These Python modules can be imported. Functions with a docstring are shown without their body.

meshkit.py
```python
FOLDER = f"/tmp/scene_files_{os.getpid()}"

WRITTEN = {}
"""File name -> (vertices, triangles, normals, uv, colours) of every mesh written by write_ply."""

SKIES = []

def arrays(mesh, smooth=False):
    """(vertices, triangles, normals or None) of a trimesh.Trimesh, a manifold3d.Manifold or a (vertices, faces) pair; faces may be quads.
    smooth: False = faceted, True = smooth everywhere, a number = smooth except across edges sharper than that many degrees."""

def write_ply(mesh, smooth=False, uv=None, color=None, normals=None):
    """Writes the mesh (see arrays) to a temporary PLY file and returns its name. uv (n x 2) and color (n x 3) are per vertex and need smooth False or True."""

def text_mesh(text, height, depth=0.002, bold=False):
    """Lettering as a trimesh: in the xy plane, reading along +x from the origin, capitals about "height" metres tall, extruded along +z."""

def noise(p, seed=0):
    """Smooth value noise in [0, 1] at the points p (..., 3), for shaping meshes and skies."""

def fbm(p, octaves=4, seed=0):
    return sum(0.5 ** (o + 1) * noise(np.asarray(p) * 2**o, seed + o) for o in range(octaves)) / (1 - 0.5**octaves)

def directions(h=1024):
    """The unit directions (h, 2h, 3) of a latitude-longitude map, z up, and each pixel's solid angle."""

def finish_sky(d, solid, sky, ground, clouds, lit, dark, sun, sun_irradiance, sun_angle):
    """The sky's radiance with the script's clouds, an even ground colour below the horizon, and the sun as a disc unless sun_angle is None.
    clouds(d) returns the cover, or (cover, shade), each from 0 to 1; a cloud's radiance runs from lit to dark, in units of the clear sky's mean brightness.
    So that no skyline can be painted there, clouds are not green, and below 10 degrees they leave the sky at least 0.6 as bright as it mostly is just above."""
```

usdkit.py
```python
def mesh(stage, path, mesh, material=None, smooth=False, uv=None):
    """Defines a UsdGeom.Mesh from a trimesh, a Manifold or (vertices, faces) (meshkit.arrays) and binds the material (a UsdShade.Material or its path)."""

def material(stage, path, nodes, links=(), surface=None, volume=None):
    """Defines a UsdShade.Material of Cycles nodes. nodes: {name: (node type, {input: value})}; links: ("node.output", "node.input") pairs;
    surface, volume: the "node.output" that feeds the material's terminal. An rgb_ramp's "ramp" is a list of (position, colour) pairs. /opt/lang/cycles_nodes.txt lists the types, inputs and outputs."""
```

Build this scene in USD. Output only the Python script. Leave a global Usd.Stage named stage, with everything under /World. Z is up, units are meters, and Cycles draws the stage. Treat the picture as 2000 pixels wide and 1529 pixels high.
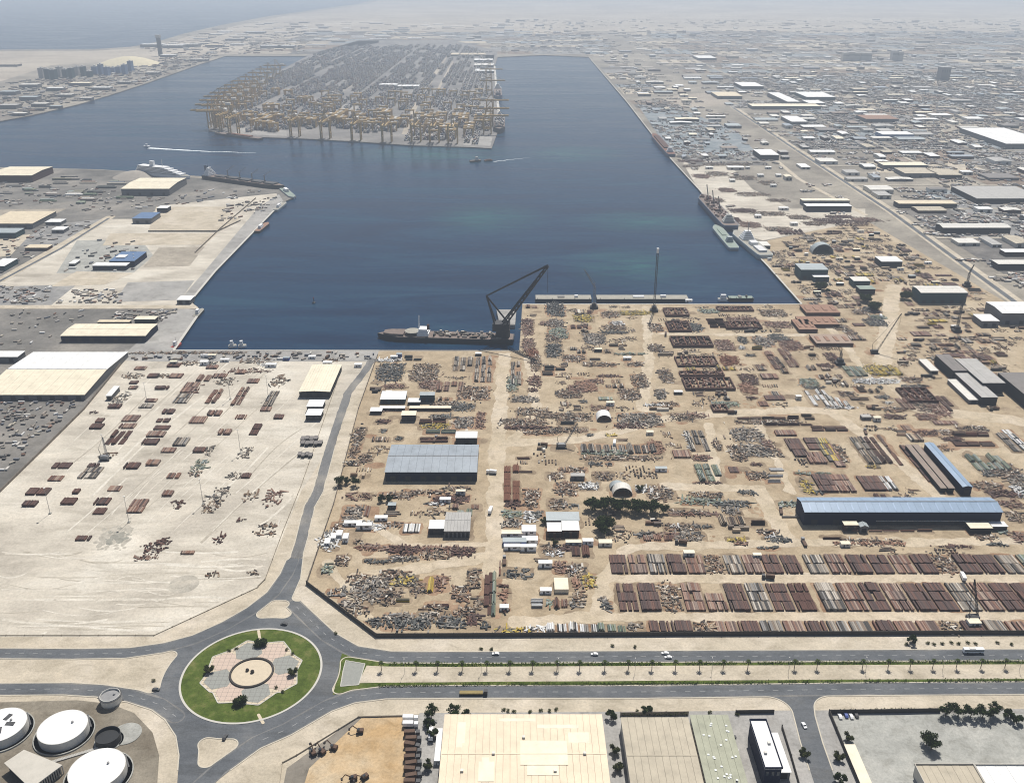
import math, random
import numpy as np, trimesh, usdkit, meshkit
from pxr import Usd, UsdGeom, UsdLux, UsdShade, Sdf, Gf, Vt
from shapely.geometry import Polygon, LineString, Point, box as sbox
from shapely.ops import unary_union
from shapely import affinity
from shapely.prepared import prep

stage = Usd.Stage.CreateInMemory()
UsdGeom.SetStageUpAxis(stage, UsdGeom.Tokens.z)
UsdGeom.SetStageMetersPerUnit(stage, 1.0)
UsdGeom.Xform.Define(stage, '/World')
UsdGeom.Scope.Define(stage, '/World/Looks')

# ---------------------------------------------------------------- camera, sky, sun, exposure
CAM_H, FPX, PITCH = 400.0, 1810.0, math.atan(814.5 / 1810.0)
SUN_EL, SUN_AZ = math.radians(58), math.radians(14)
SUN_I, SKY_I, EXPOSURE = 1.25, 0.055, 0.1
HAZE_D = 1.05e-4
cam = UsdGeom.Camera.Define(stage, '/World/camera')
cam.AddTranslateOp().Set((0, 0, CAM_H))
cam.AddRotateXOp().Set(90 - math.degrees(PITCH))
cam.CreateHorizontalApertureAttr(36.0)
cam.CreateVerticalApertureAttr(36.0 * 782 / 1024)
cam.CreateFocalLengthAttr(36.0 * FPX / 2000)
cam.CreateClippingRangeAttr((1.0, 200000.0))
cam.CreateExposureAttr(EXPOSURE)
sky_m = usdkit.material(stage, '/World/Looks/sky', {
    'sky': ('sky_texture', {'sky_type': 'single_scattering', 'sun_disc': False, 'sun_elevation': SUN_EL, 'sun_rotation': SUN_AZ,
                            'aerosol_density': 2.0, 'air_density': 1.0}),
    'bg': ('background_shader', {'strength': SKY_I})}, [('sky.color', 'bg.color')], surface='bg.background')
dome = UsdLux.DomeLight.Define(stage, '/World/sky')
UsdShade.MaterialBindingAPI.Apply(dome.GetPrim()).Bind(sky_m)
dome.GetPrim().SetCustomDataByKey('kind', 'structure')
sun = UsdLux.DistantLight.Define(stage, '/World/sun')
sun.CreateIntensityAttr(SUN_I); sun.CreateAngleAttr(0.53); sun.CreateNormalizeAttr(True)
sun.CreateColorAttr((1.0, 0.96, 0.90))
sun.AddRotateZOp().Set(-math.degrees(SUN_AZ)); sun.AddRotateXOp().Set(-(90 - math.degrees(SUN_EL)))

CP, SP = math.cos(PITCH), math.sin(PITCH)
def G(u, v, z=0.0):
    """The point of the level z seen at (u, v) of the 2000 px wide photograph."""
    a, b = (u - 1000) / FPX, -(v - 764.5) / FPX
    dx, dy, dz = a, CP + b * SP, -SP + b * CP
    t = (z - CAM_H) / dz
    return (dx * t, dy * t)
def GX(u, v, z=0.0): return G(u, v, z)[0]
def GY(v, z=0.0): return G(1000, v, z)[1]
def PXM(v): return (v + 50) * CP / CAM_H            # pixels per metre across
def PYM(v): return ((v + 50) * CP) ** 2 / (FPX * CAM_H)  # pixels per metre in depth
def poly(pts, z=0.0): return Polygon([G(u, v, z) for u, v in pts]).buffer(0)
def line(pts): return LineString([G(u, v) for u, v in pts])
rnd = random.Random(7)

# ---------------------------------------------------------------- materials
def sc(c, k): return tuple(min(1.0, x * k) for x in c)
MATS = {}
def M(name, col, rough=0.75, var=0.18, scale=0.25, metallic=0.0, spec=0.3):
    """A plain surface with uneven tone and some bump."""
    if name in MATS: return MATS[name]
    MATS[name] = usdkit.material(stage, '/World/Looks/' + name, {
        'g': ('geometry', {}), 'n': ('noise_texture', {'scale': scale, 'detail': 5.0, 'roughness': 0.65}),
        'mp': ('mapping', {'scale': (1.0, 1.0, 0.3)}),
        'r': ('rgb_ramp', {'ramp': [(0.25, sc(col, 1 - 1.3 * var)), (0.5, col), (0.75, sc(col, 1 + var))]}),
        'p': ('principled_bsdf', {'roughness': rough, 'metallic': metallic, 'specular_ior_level': spec})},
        [('g.position', 'mp.vector'), ('mp.vector', 'n.vector'), ('n.fac', 'r.fac'), ('r.color', 'p.base_color')], surface='p.BSDF')
    return MATS[name]
def PAL(name, cols, rough=0.7, var=0.22):
    """Each separate piece of the mesh takes one colour of the palette."""
    if name in MATS: return MATS[name]
    n = len(cols)
    MATS[name] = usdkit.material(stage, '/World/Looks/' + name, {
        'g': ('geometry', {}), 't': ('attribute', {'attribute': 'tone'}), 'n': ('noise_texture', {'scale': 0.6, 'detail': 3.0}),
        'r': ('rgb_ramp', {'ramp': [(i / n, c) for i, c in enumerate(cols)], 'interpolate': False}),
        'k': ('rgb_ramp', {'ramp': [(0.2, (1 - var,) * 3), (0.8, (1.0, 1.0, 1.0))]}),
        'm': ('mix', {'mix_type': 'multiply', 'fac': 1.0}),
        'p': ('principled_bsdf', {'roughness': rough, 'specular_ior_level': 0.3})},
        [('t.fac', 'r.fac'), ('g.position', 'n.vector'), ('n.fac', 'k.fac'), ('r.color', 'm.color1'), ('k.color', 'm.color2'),
         ('m.color', 'p.base_color')], surface='p.BSDF')
    return MATS[name]
def GROUND(name, a, b, c, big=1 / 90, mid=1 / 14, fine=1 / 1.6, stretch=(1, 1, 1), spot=0.25, dark=None):
    """Bare ground: large patches, streaks, grit and scattered dark specks."""
    dark = dark or sc(a, 0.45)
    MATS[name] = usdkit.material(stage, '/World/Looks/' + name, {
        'g': ('geometry', {}), 'mp': ('mapping', {'scale': stretch}),
        'n1': ('noise_texture', {'scale': big, 'detail': 4.0, 'roughness': 0.6}),
        'n2': ('noise_texture', {'scale': mid, 'detail': 5.0, 'roughness': 0.7, 'distortion': 0.6}),
        'n3': ('noise_texture', {'scale': fine, 'detail': 3.0, 'roughness': 0.7}),
        'n4': ('noise_texture', {'scale': mid * 2.3, 'detail': 6.0, 'roughness': 0.75}),
        'r1': ('rgb_ramp', {'ramp': [(0.36, a), (0.52, b), (0.68, c)]}),
        'r2': ('rgb_ramp', {'ramp': [(0.3, (0.74, 0.73, 0.71)), (0.5, (0.97, 0.97, 0.97)), (0.7, (1.12, 1.11, 1.1))]}),
        'r3': ('rgb_ramp', {'ramp': [(0.3, (0.84, 0.84, 0.84)), (0.6, (1.05, 1.05, 1.05))]}),
        'r4': ('rgb_ramp', {'ramp': [(0.60, (0, 0, 0)), (0.72, (spot,) * 3)]}),
        'm1': ('mix', {'mix_type': 'multiply', 'fac': 1.0}), 'm2': ('mix', {'mix_type': 'multiply', 'fac': 1.0}),
        'm3': ('mix', {'color2': dark}),
        'bp': ('bump', {'strength': 0.5, 'distance': 0.25}),
        'p': ('principled_bsdf', {'roughness': 0.95, 'specular_ior_level': 0.15})},
        [('g.position', 'n1.vector'), ('g.position', 'mp.vector'), ('mp.vector', 'n2.vector'), ('g.position', 'n3.vector'), ('mp.vector', 'n4.vector'),
         ('n1.fac', 'r1.fac'), ('n2.fac', 'r2.fac'), ('n3.fac', 'r3.fac'), ('n4.fac', 'r4.fac'), ('r1.color', 'm1.color1'), ('r2.color', 'm1.color2'),
         ('m1.color', 'm2.color1'), ('r3.color', 'm2.color2'), ('m2.color', 'm3.color1'), ('r4.color', 'm3.fac'), ('n3.fac', 'bp.height'),
         ('bp.normal', 'p.normal'), ('m3.color', 'p.base_color')], surface='p.BSDF')
    return MATS[name]

GROUND('land', (.19, .17, .145), (.27, .245, .205), (.37, .335, .275), big=1 / 260, mid=1 / 45, fine=1 / 6, spot=0.75, dark=(.08, .075, .065))
GROUND('desert', (.34, .30, .25), (.42, .37, .30), (.48, .43, .36), big=1 / 900, mid=1 / 160, fine=1 / 20, stretch=(.5, 1, 1), spot=0.55, dark=(.14, .14, .12))
GROUND('port_ground', (.13, .125, .115), (.19, .18, .165), (.27, .25, .22), big=1 / 120, mid=1 / 25, fine=1 / 4, spot=0.6, dark=(.06, .06, .055))
GROUND('pale_sand', (.44, .40, .335), (.54, .495, .415), (.61, .57, .49), big=1 / 70, mid=1 / 18, fine=1 / 2.2, stretch=(.35, 1, 1), spot=0.18, dark=(.28, .25, .2))
GROUND('verge_sand', (.44, .385, .295), (.50, .44, .345), (.55, .49, .40), big=1 / 40, mid=1 / 10, fine=1 / 1.5, stretch=(.6, 1, 1), spot=0.22, dark=(.25, .21, .15))
GROUND('yard_dirt', (.34, .265, .175), (.41, .33, .225), (.47, .39, .28), big=1 / 60, mid=1 / 12, fine=1 / 1.8, spot=0.4, dark=(.17, .12, .075))
GROUND('grimy_dirt', (.20, .15, .10), (.285, .22, .15), (.35, .28, .195), big=1 / 25, mid=1 / 7, fine=1 / 1.5, spot=.5, dark=(.10, .075, .05))
GROUND('rusty_ground', (.25, .155, .095), (.32, .215, .14), (.37, .275, .185), big=1 / 25, mid=1 / 7, fine=1 / 1.5, spot=.4, dark=(.12, .07, .045))
GROUND('lane_dirt', (.46, .385, .275), (.51, .43, .32), (.55, .475, .37), big=1 / 40, mid=1 / 9, fine=1 / 1.5, spot=0.15)
GROUND('orange_sand', (.44, .30, .155), (.49, .365, .22), (.52, .42, .285), big=1 / 28, mid=1 / 9, fine=1 / 1.5, spot=0.2)
GROUND('brown_ground', (.17, .145, .11), (.21, .185, .145), (.27, .24, .19), big=1 / 30, mid=1 / 8, fine=1 / 1.2, spot=0.25)
GROUND('concrete', (.31, .31, .285), (.36, .36, .33), (.41, .405, .37), big=1 / 30, mid=1 / 9, fine=1 / 1.5, spot=0.2)
GROUND('quay_concrete', (.29, .28, .265), (.34, .33, .31), (.39, .375, .35), big=1 / 60, mid=1 / 14, fine=1 / 2, spot=0.3)
GROUND('asphalt', (.10, .108, .118), (.125, .133, .142), (.165, .168, .17), big=1 / 40, mid=1 / 8, fine=1 / 1.2, stretch=(.25, 1, 1), spot=0.2, dark=(.26, .24, .2))
GROUND('dusty_asphalt', (.145, .148, .15), (.185, .183, .178), (.26, .245, .22), big=1 / 40, mid=1 / 8, fine=1 / 1.2, stretch=(1, .25, 1), spot=0.2)
GROUND('track_pale', (.56, .515, .435), (.62, .58, .50), (.65, .61, .53), big=1 / 40, mid=1 / 9, spot=.05)
GROUND('track_dark', (.36, .325, .265), (.42, .38, .31), (.47, .43, .355), big=1 / 40, mid=1 / 9, spot=.1)
GROUND('grass', (.058, .086, .014), (.085, .118, .022), (.15, .155, .05), big=1 / 9, mid=1 / 3, fine=1 / .7, spot=0.5, dark=(.12, .11, .05))
GROUND('stain', (.36, .335, .285), (.42, .39, .33), (.47, .43, .36), big=1 / 20, mid=1 / 6, spot=.3, dark=(.2, .2, .17))
GROUND('stain_core', (.24, .24, .21), (.29, .28, .24), (.35, .33, .28), big=1 / 20, mid=1 / 6, spot=.2)
GROUND('plot_dark', (.11, .105, .10), (.16, .15, .14), (.22, .205, .185), big=1 / 40, mid=1 / 12, fine=1 / 3, spot=.6, dark=(.04, .04, .04))
GROUND('plot_tan', (.30, .265, .215), (.36, .32, .26), (.42, .375, .305), big=1 / 40, mid=1 / 12, fine=1 / 3, spot=.5)
GROUND('plot_grey', (.20, .20, .195), (.27, .265, .255), (.34, .33, .31), big=1 / 40, mid=1 / 12, fine=1 / 3, spot=.6)
GROUND('plot_blue', (.17, .20, .22), (.24, .27, .285), (.32, .33, .33), big=1 / 40, mid=1 / 10, fine=1 / 3, spot=.5)
GROUND('plot_brown', (.17, .13, .10), (.23, .18, .14), (.29, .24, .19), big=1 / 40, mid=1 / 12, fine=1 / 3, spot=.5)
GROUND('mud', (.30, .20, .12), (.35, .25, .16), (.40, .30, .2), big=1 / 30, mid=1 / 8, spot=.3)
GROUND('mole_ground', (.17, .165, .16), (.22, .21, .20), (.28, .265, .245), big=1 / 150, mid=1 / 30, fine=1 / 5, spot=.5)
def SILT(i, u, v, w, d):
    """A cloud of silt in the water: centre and size in metres as a spherical falloff."""
    x, y = G(u, v, -2.5); sx, sy = 1 / (w / PXM(v) / 2), 1 / (d / PYM(v) / 2)
    return {f'sm{i}': ('mapping', {'location': (-x * sx, -y * sy, 0), 'scale': (sx, sy, 0)}), f'sg{i}': ('gradient_texture', {'gradient_type': 'spherical'})}, [('g.position', f'sm{i}.vector'), (f'sm{i}.vector', f'sg{i}.vector')]
wn, wl = {
    'g': ('geometry', {}), 'mp': ('mapping', {'scale': (.22, 1, 1)}), 'mp2': ('mapping', {'scale': (.7, 1, 1)}),
    'n1': ('noise_texture', {'scale': 1 / 90, 'detail': 5.0, 'roughness': .6, 'distortion': 1.0}), 'n2': ('noise_texture', {'scale': 1 / 8, 'detail': 5.0, 'roughness': .65}),
    'n3': ('noise_texture', {'scale': 1 / 30, 'detail': 6.0, 'roughness': .65, 'distortion': 1.5}),
    'r': ('rgb_ramp', {'ramp': [(.36, (.0025, .016, .047)), (.55, (.004, .027, .066)), (.70, (.009, .044, .082))]}),
    'k': ('rgb_ramp', {'ramp': [(.30, (0, 0, 0)), (.62, (1, 1, 1))]}), 'mm': ('math', {'math_type': 'multiply'}), 'mx': ('mix', {'color2': (.015, .085, .092)}),
    'rr': ('map_range', {'from_min': .35, 'from_max': .7, 'to_min': .12, 'to_max': .3}),
    'bp': ('bump', {'strength': .7, 'distance': .6}), 'p': ('principled_bsdf', {'ior': 1.33, 'specular_ior_level': .16})}, [
    ('g.position', 'mp.vector'), ('mp.vector', 'n1.vector'), ('g.position', 'mp2.vector'), ('mp2.vector', 'n2.vector'), ('mp.vector', 'n3.vector'), ('n1.fac', 'r.fac'), ('r.color', 'mx.color1'),
    ('n3.fac', 'k.fac'), ('k.color', 'mm.value1'), ('mm.value', 'mx.fac'), ('mx.color', 'p.base_color'), ('n1.fac', 'rr.value'), ('rr.result', 'p.roughness'), ('n2.fac', 'bp.height'), ('bp.normal', 'p.normal')]
prev = None
for i, q in enumerate([(950, 425, 260, 70), (1260, 432, 330, 50), (850, 300, 420, 50), (1120, 300, 240, 40), (1240, 520, 300, 90)]):
    n_, l_ = SILT(i, *q); wn.update(n_); wl += l_
    if prev is None: prev = f'sg{i}.fac'
    else:
        wn[f'sa{i}'] = ('math', {'math_type': 'maximum'}); wl += [(prev, f'sa{i}.value1'), (f'sg{i}.fac', f'sa{i}.value2')]; prev = f'sa{i}.value'
wl.append((prev, 'mm.value2'))
MATS['water'] = usdkit.material(stage, '/World/Looks/water', wn, wl, surface='p.BSDF')
M('white_roof', (.74, .74, .72), .55, .12, .12); M('cream_roof', (.62, .53, .38), .6, .14, .1); M('pale_cream_roof', (.72, .65, .50), .6, .12, .1); M('peach_roof', (.70, .575, .42), .6, .12, .09)
M('beige_roof', (.43, .38, .29), .7, .16, .12); M('green_roof', (.34, .345, .26), .75, .18, .12); M('grey_roof', (.27, .305, .34), .5, .16, .12)
M('blue_roof', (.235, .325, .44), .4, .08, .12); M('dark_roof', (.16, .145, .135), .6, .12, .12); M('mid_roof', (.36, .35, .33), .6, .12, .1)
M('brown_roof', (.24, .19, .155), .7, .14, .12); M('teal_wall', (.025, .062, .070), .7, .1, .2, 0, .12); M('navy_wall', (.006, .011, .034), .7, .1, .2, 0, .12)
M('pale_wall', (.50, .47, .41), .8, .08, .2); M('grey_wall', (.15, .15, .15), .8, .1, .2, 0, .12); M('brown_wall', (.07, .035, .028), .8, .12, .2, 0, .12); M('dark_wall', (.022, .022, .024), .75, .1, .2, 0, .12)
M('white_paint', (.78, .78, .77), .45, .05, .3); M('off_white', (.62, .60, .55), .6, .08, .3); M('yellow_paint', (.60, .40, .05), .5, .12, .4); M('crane_yellow', (.46, .31, .12), .55, .15, .1)
M('black_metal', (.025, .025, .027), .55, .2, .4); M('dark_metal', (.06, .06, .062), .6, .2, .4); M('grey_metal', (.25, .25, .25), .5, .15, .4); M('glass_dark', (.03, .04, .05), .12, .05, .3, 0, .6)
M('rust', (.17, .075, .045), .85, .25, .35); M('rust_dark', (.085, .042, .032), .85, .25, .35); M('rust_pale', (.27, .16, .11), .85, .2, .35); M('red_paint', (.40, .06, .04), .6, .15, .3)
M('blue_paint', (.05, .09, .30), .5, .1, .3); M('road_edge', (.50, .455, .37), .85, .1, .3); M('kerb', (.50, .48, .43), .8, .06, .6); M('wall_pale', (.34, .295, .23), .85, .12, .4); M('truck_brown', (.09, .05, .03), .7, .2, .4); M('cargo_tan', (.26, .20, .08), .8, .2, .5); M('wall_stone', (.20, .17, .14), .85, .12, .4); M('wall_dark', (.05, .045, .04), .85, .15, .3)
M('trunk', (.14, .10, .065), .9, .2, 2); M('line_paint', (.34, .34, .33), .7, .12, 1.2); M('pink_paving', (.52, .41, .335), .85, .08, .5); M('grey_paving', (.27, .275, .25), .85, .1, .5); M('beige_paving', (.55, .47, .35), .85, .08, .4)
M('hull_black', (.018, .02, .022), .5, .15, .15); M('hull_blue', (.05, .08, .13), .5, .15, .1); M('hull_grey', (.33, .37, .38), .5, .1, .15); M('deck_green', (.22, .27, .23), .7, .2, .15); M('deck_brown', (.17, .13, .11), .75, .2, .15)
M('barge_deck', (.31, .295, .25), .75, .12, .1); M('foam', (.75, .80, .82), .9, .1, .3); M('mound_sand', (.62, .55, .38), .9, .08, .05); M('mound_grey', (.33, .30, .26), .95, .15, .2); M('mound_dark', (.16, .145, .14), .95, .25, .1)
M('skylight', (.66, .68, .66), .4, .08, .3); M('skylight_blue', (.30, .40, .54), .4, .1, .3); M('tyre', (.02, .02, .02), .8, .1, 1); M('stripe_blue', (.10, .17, .30), .5, .1, .2); M('gutter', (.15, .14, .13), .7, .1, .3)
RUST = [(.17, .08, .052), (.23, .125, .085), (.12, .06, .045), (.29, .18, .13), (.16, .10, .08), (.22, .16, .13), (.08, .05, .04), (.34, .25, .19)]
PAL('mix_rust', RUST)
PAL('mix_rust_dark', [(.075, .036, .028), (.10, .047, .034), (.055, .03, .026), (.13, .06, .042), (.085, .05, .042)])
PAL('mix_grey', [(.21, .185, .155), (.09, .08, .07), (.34, .30, .25), (.20, .15, .11), (.05, .045, .04), (.50, .45, .38), (.27, .225, .175), (.04, .038, .036), (.22, .21, .20)])
PAL('mix_scrap', [(.10, .08, .06), (.24, .16, .10), (.035, .03, .026), (.34, .27, .20), (.18, .105, .065), (.62, .57, .49), (.05, .04, .035), (.29, .21, .14), (.42, .33, .23), (.03, .027, .025), (.20, .12, .075), (.13, .10, .08), (.26, .21, .16), (.09, .055, .04)])
PAL('mix_dark', [(.04, .045, .045), (.08, .085, .08), (.03, .03, .032), (.15, .15, .14), (.06, .065, .06), (.26, .24, .21)])
PAL('mix_white', [(.72, .72, .70), (.60, .58, .53), (.80, .80, .79), (.25, .24, .22), (.66, .66, .66), (.05, .05, .05)])
PAL('mix_yellow', [(.50, .36, .05), (.36, .26, .06), (.20, .18, .12), (.56, .44, .12), (.10, .09, .08)])
PAL('mix_green', [(.18, .22, .15), (.10, .13, .11), (.28, .31, .24), (.22, .21, .15), (.30, .34, .32)])
PAL('mix_box', [(.20, .12, .09), (.09, .12, .17), (.40, .38, .34), (.28, .21, .14), (.16, .17, .17), (.16, .15, .17), (.50, .48, .44), (.22, .22, .24), (.12, .13, .15), (.31, .28, .23), (.22, .20, .19), (.24, .24, .25)], .6)
PAL('mix_city', [(.64, .61, .55), (.38, .34, .29), (.46, .42, .35), (.74, .72, .68), (.30, .27, .235), (.52, .47, .39), (.38, .32, .26), (.42, .42, .42)])
PAL('mix_goods', [(.12, .11, .10), (.24, .20, .16), (.36, .33, .29), (.08, .08, .08), (.56, .53, .48), (.18, .15, .13), (.24, .14, .10), (.17, .18, .20), (.70, .69, .66), (.42, .38, .31), (.30, .26, .22)])
for nm, a, b in (('leaf_dark', (.014, .024, .009), (.065, .09, .032)), ('leaf_olive', (.05, .06, .02), (.10, .11, .045)), ('leaf_hedge', (.045, .075, .012), (.11, .15, .03)), ('leaf_palm', (.035, .055, .018), (.08, .10, .04))):
    MATS[nm] = usdkit.material(stage, '/World/Looks/' + nm, {
        'g': ('attribute', {'attribute': 'tone'}), 'r': ('rgb_ramp', {'ramp': [(0, a), (1, b)]}), 'd': ('diffuse_bsdf', {}), 't': ('translucent_bsdf', {}), 'm': ('mix_closure', {'fac': .25})},
        [('g.fac', 'r.fac'), ('r.color', 'd.color'), ('r.color', 't.color'), ('d.BSDF', 'm.closure1'), ('t.BSDF', 'm.closure2')], surface='m.closure')

# ---------------------------------------------------------------- mesh helpers
BOXF = np.array([[0, 2, 1], [0, 3, 2], [4, 5, 6], [4, 6, 7], [0, 1, 5], [0, 5, 4], [1, 2, 6], [1, 6, 5], [2, 3, 7], [2, 7, 6], [3, 0, 4], [3, 4, 7]])
TONE = random.Random(99)
class MB:
    """Collects shapes into one mesh."""
    def __init__(s): s.v, s.f, s.n, s.t = [], [], 0, []
    def add(s, v, f):
        s.t.append((len(v), TONE.random())); s.v.append(np.asarray(v, float)); s.f.append(np.asarray(f, int) + s.n); s.n += len(v); return s
    def tones(s): return np.concatenate([np.full(n, t, np.float32) for n, t in s.t])
    def box(s, x0, x1, y0, y1, z0, z1):
        return s.add([(x0, y0, z0), (x1, y0, z0), (x1, y1, z0), (x0, y1, z0), (x0, y0, z1), (x1, y0, z1), (x1, y1, z1), (x0, y1, z1)], BOXF)
    def obox(s, c, size, yaw=0.0, tilt=0.0):
        """A box about its centre, turned by yaw and raised at one end by tilt."""
        l, w, h = size[0] / 2, size[1] / 2, size[2] / 2
        p = np.array([(-l, -w, -h), (l, -w, -h), (l, w, -h), (-l, w, -h), (-l, -w, h), (l, -w, h), (l, w, h), (-l, w, h)])
        ct, st, cy, sy = math.cos(tilt), math.sin(tilt), math.cos(yaw), math.sin(yaw)
        x, z = p[:, 0] * ct - p[:, 2] * st, p[:, 0] * st + p[:, 2] * ct
        return s.add(np.stack([x * cy - p[:, 1] * sy + c[0], x * sy + p[:, 1] * cy + c[1], z + c[2]], 1), BOXF)
    def tube(s, a, b, r, n=6, r2=None):
        a, b = np.asarray(a, float), np.asarray(b, float); d = b - a; d /= np.linalg.norm(d)
        k = np.cross(d, (0, 0, 1.0) if abs(d[2]) < .9 else (1.0, 0, 0)); k /= np.linalg.norm(k); m = np.cross(d, k)
        t = np.arange(n) * 2 * math.pi / n; ring = np.cos(t)[:, None] * k + np.sin(t)[:, None] * m
        r2 = r if r2 is None else r2
        i = np.arange(n); j = (i + 1) % n
        f = np.vstack([np.stack([i, j, j + n], 1), np.stack([i, j + n, i + n], 1), np.stack([np.full(n, 2 * n), j, i], 1), np.stack([np.full(n, 2 * n + 1), i + n, j + n], 1)])
        return s.add(np.vstack([a + ring * r, b + ring * r2, a, b]), f)
    def prism(s, pts, z0, z1):
        m = trimesh.creation.extrude_polygon(Polygon(pts).buffer(0), z1 - z0, engine='earcut')
        return s.add(np.array(m.vertices) + (0, 0, z0), m.faces)
    def lathe(s, prof, n=32, c=(0, 0)):
        t = np.arange(n) * 2 * math.pi / n; v = []
        for r, z in prof: v.append(np.stack([c[0] + r * np.cos(t), c[1] + r * np.sin(t), np.full(n, z)], 1))
        i = np.arange(n); j = (i + 1) % n; f = []
        for k in range(len(prof) - 1):
            f += [np.stack([i + k * n, j + k * n, j + (k + 1) * n], 1), np.stack([i + k * n, j + (k + 1) * n, i + (k + 1) * n], 1)]
        return s.add(np.vstack(v), np.vstack(f))
    def loft(s, rings):
        """Skins closed rings of equal length; both ends are capped."""
        n = len(rings[0]); i = np.arange(n); j = (i + 1) % n; f = []
        for k in range(len(rings) - 1):
            f += [np.stack([i + k * n, j + k * n, j + (k + 1) * n], 1), np.stack([i + k * n, j + (k + 1) * n, i + (k + 1) * n], 1)]
        e = (len(rings) - 1) * n
        f += [np.array([[0, k + 1, k] for k in range(1, n - 1)]), np.array([[e, e + k, e + k + 1] for k in range(1, n - 1)])]
        return s.add(np.vstack(rings), np.vstack(f))
    def lattice(s, a, b, w, r=.12, n=8, w2=None):
        """A four-legged lattice mast from a to b."""
        a, b = np.asarray(a, float), np.asarray(b, float); d = b - a; d /= np.linalg.norm(d); w2 = w if w2 is None else w2
        k = np.cross(d, (0, 0, 1.0) if abs(d[2]) < .95 else (1.0, 0, 0)); k /= np.linalg.norm(k); m = np.cross(d, k)
        cs = [(1, 1), (-1, 1), (-1, -1), (1, -1)]
        P = lambda t, q: a + (b - a) * t + (k * q[0] + m * q[1]) * (w * (1 - t) + w2 * t) / 2
        for q in cs: s.tube(P(0, q), P(1, q), r, 4)
        for i in range(n):
            for c in range(4):
                s.tube(P(i / n, cs[c]), P((i + 1) / n, cs[(c + 1) % 4]), r * .7, 3)
        return s
    def mesh(s): return (np.vstack(s.v), np.vstack(s.f))

def define(path, mb, m, smooth=False):
    """A Mesh prim; every shape in the mesh carries its own random tone for the palette materials."""
    g = usdkit.mesh(stage, path, mb.mesh() if isinstance(mb, MB) else mb, mat(m), smooth)
    if isinstance(mb, MB) and not smooth: UsdGeom.PrimvarsAPI(g).CreatePrimvar('tone', Sdf.ValueTypeNames.FloatArray, 'vertex').Set(Vt.FloatArray.FromNumpy(mb.tones()))
    return g
COUNT = {}
def numbered(parent, name):
    k = COUNT[(parent, name)] = COUNT.get((parent, name), -1) + 1
    return f'{parent}/{name}' + (f'_{k:03d}' if k else '')
def mat(m): return MATS[m] if isinstance(m, str) else m
class Thing:
    def __init__(s, prim): s.prim = prim; s.path = str(prim.GetPath())
    def part(s, name, mb, m, smooth=False, label=None):
        p = define(numbered(s.path, name), mb, m, smooth).GetPrim()
        if label: p.SetCustomDataByKey('label', label)
        return Thing(p)
LABELLED = []
def tag(prim, label, cat, group=None, kind=None):
    for k, v in (('label', label), ('category', cat), ('group', group), ('kind', kind)):
        if v: prim.SetCustomDataByKey(k, v)
    return prim
def thing(name, label, cat, x, y, z=0.0, rot=0.0, group=None, kind=None):
    x_ = UsdGeom.Xform.Define(stage, numbered('/World', name))
    x_.AddTranslateOp().Set((x, y, z)); x_.AddRotateZOp().Set(rot)
    tag(x_.GetPrim(), label, cat, group, kind); return Thing(x_.GetPrim())
def single(name, mb, m, label, cat, x, y, z=0.0, group=None, kind=None, smooth=False, rot=0.0):
    """A thing that is one mesh, with its origin at its base."""
    p = define(numbered('/World', name), mb, m, smooth)
    p.AddTranslateOp().Set((x, y, z)); p.AddRotateZOp().Set(rot)
    tag(p.GetPrim(), label, cat, group, kind); return Thing(p.GetPrim())
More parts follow.
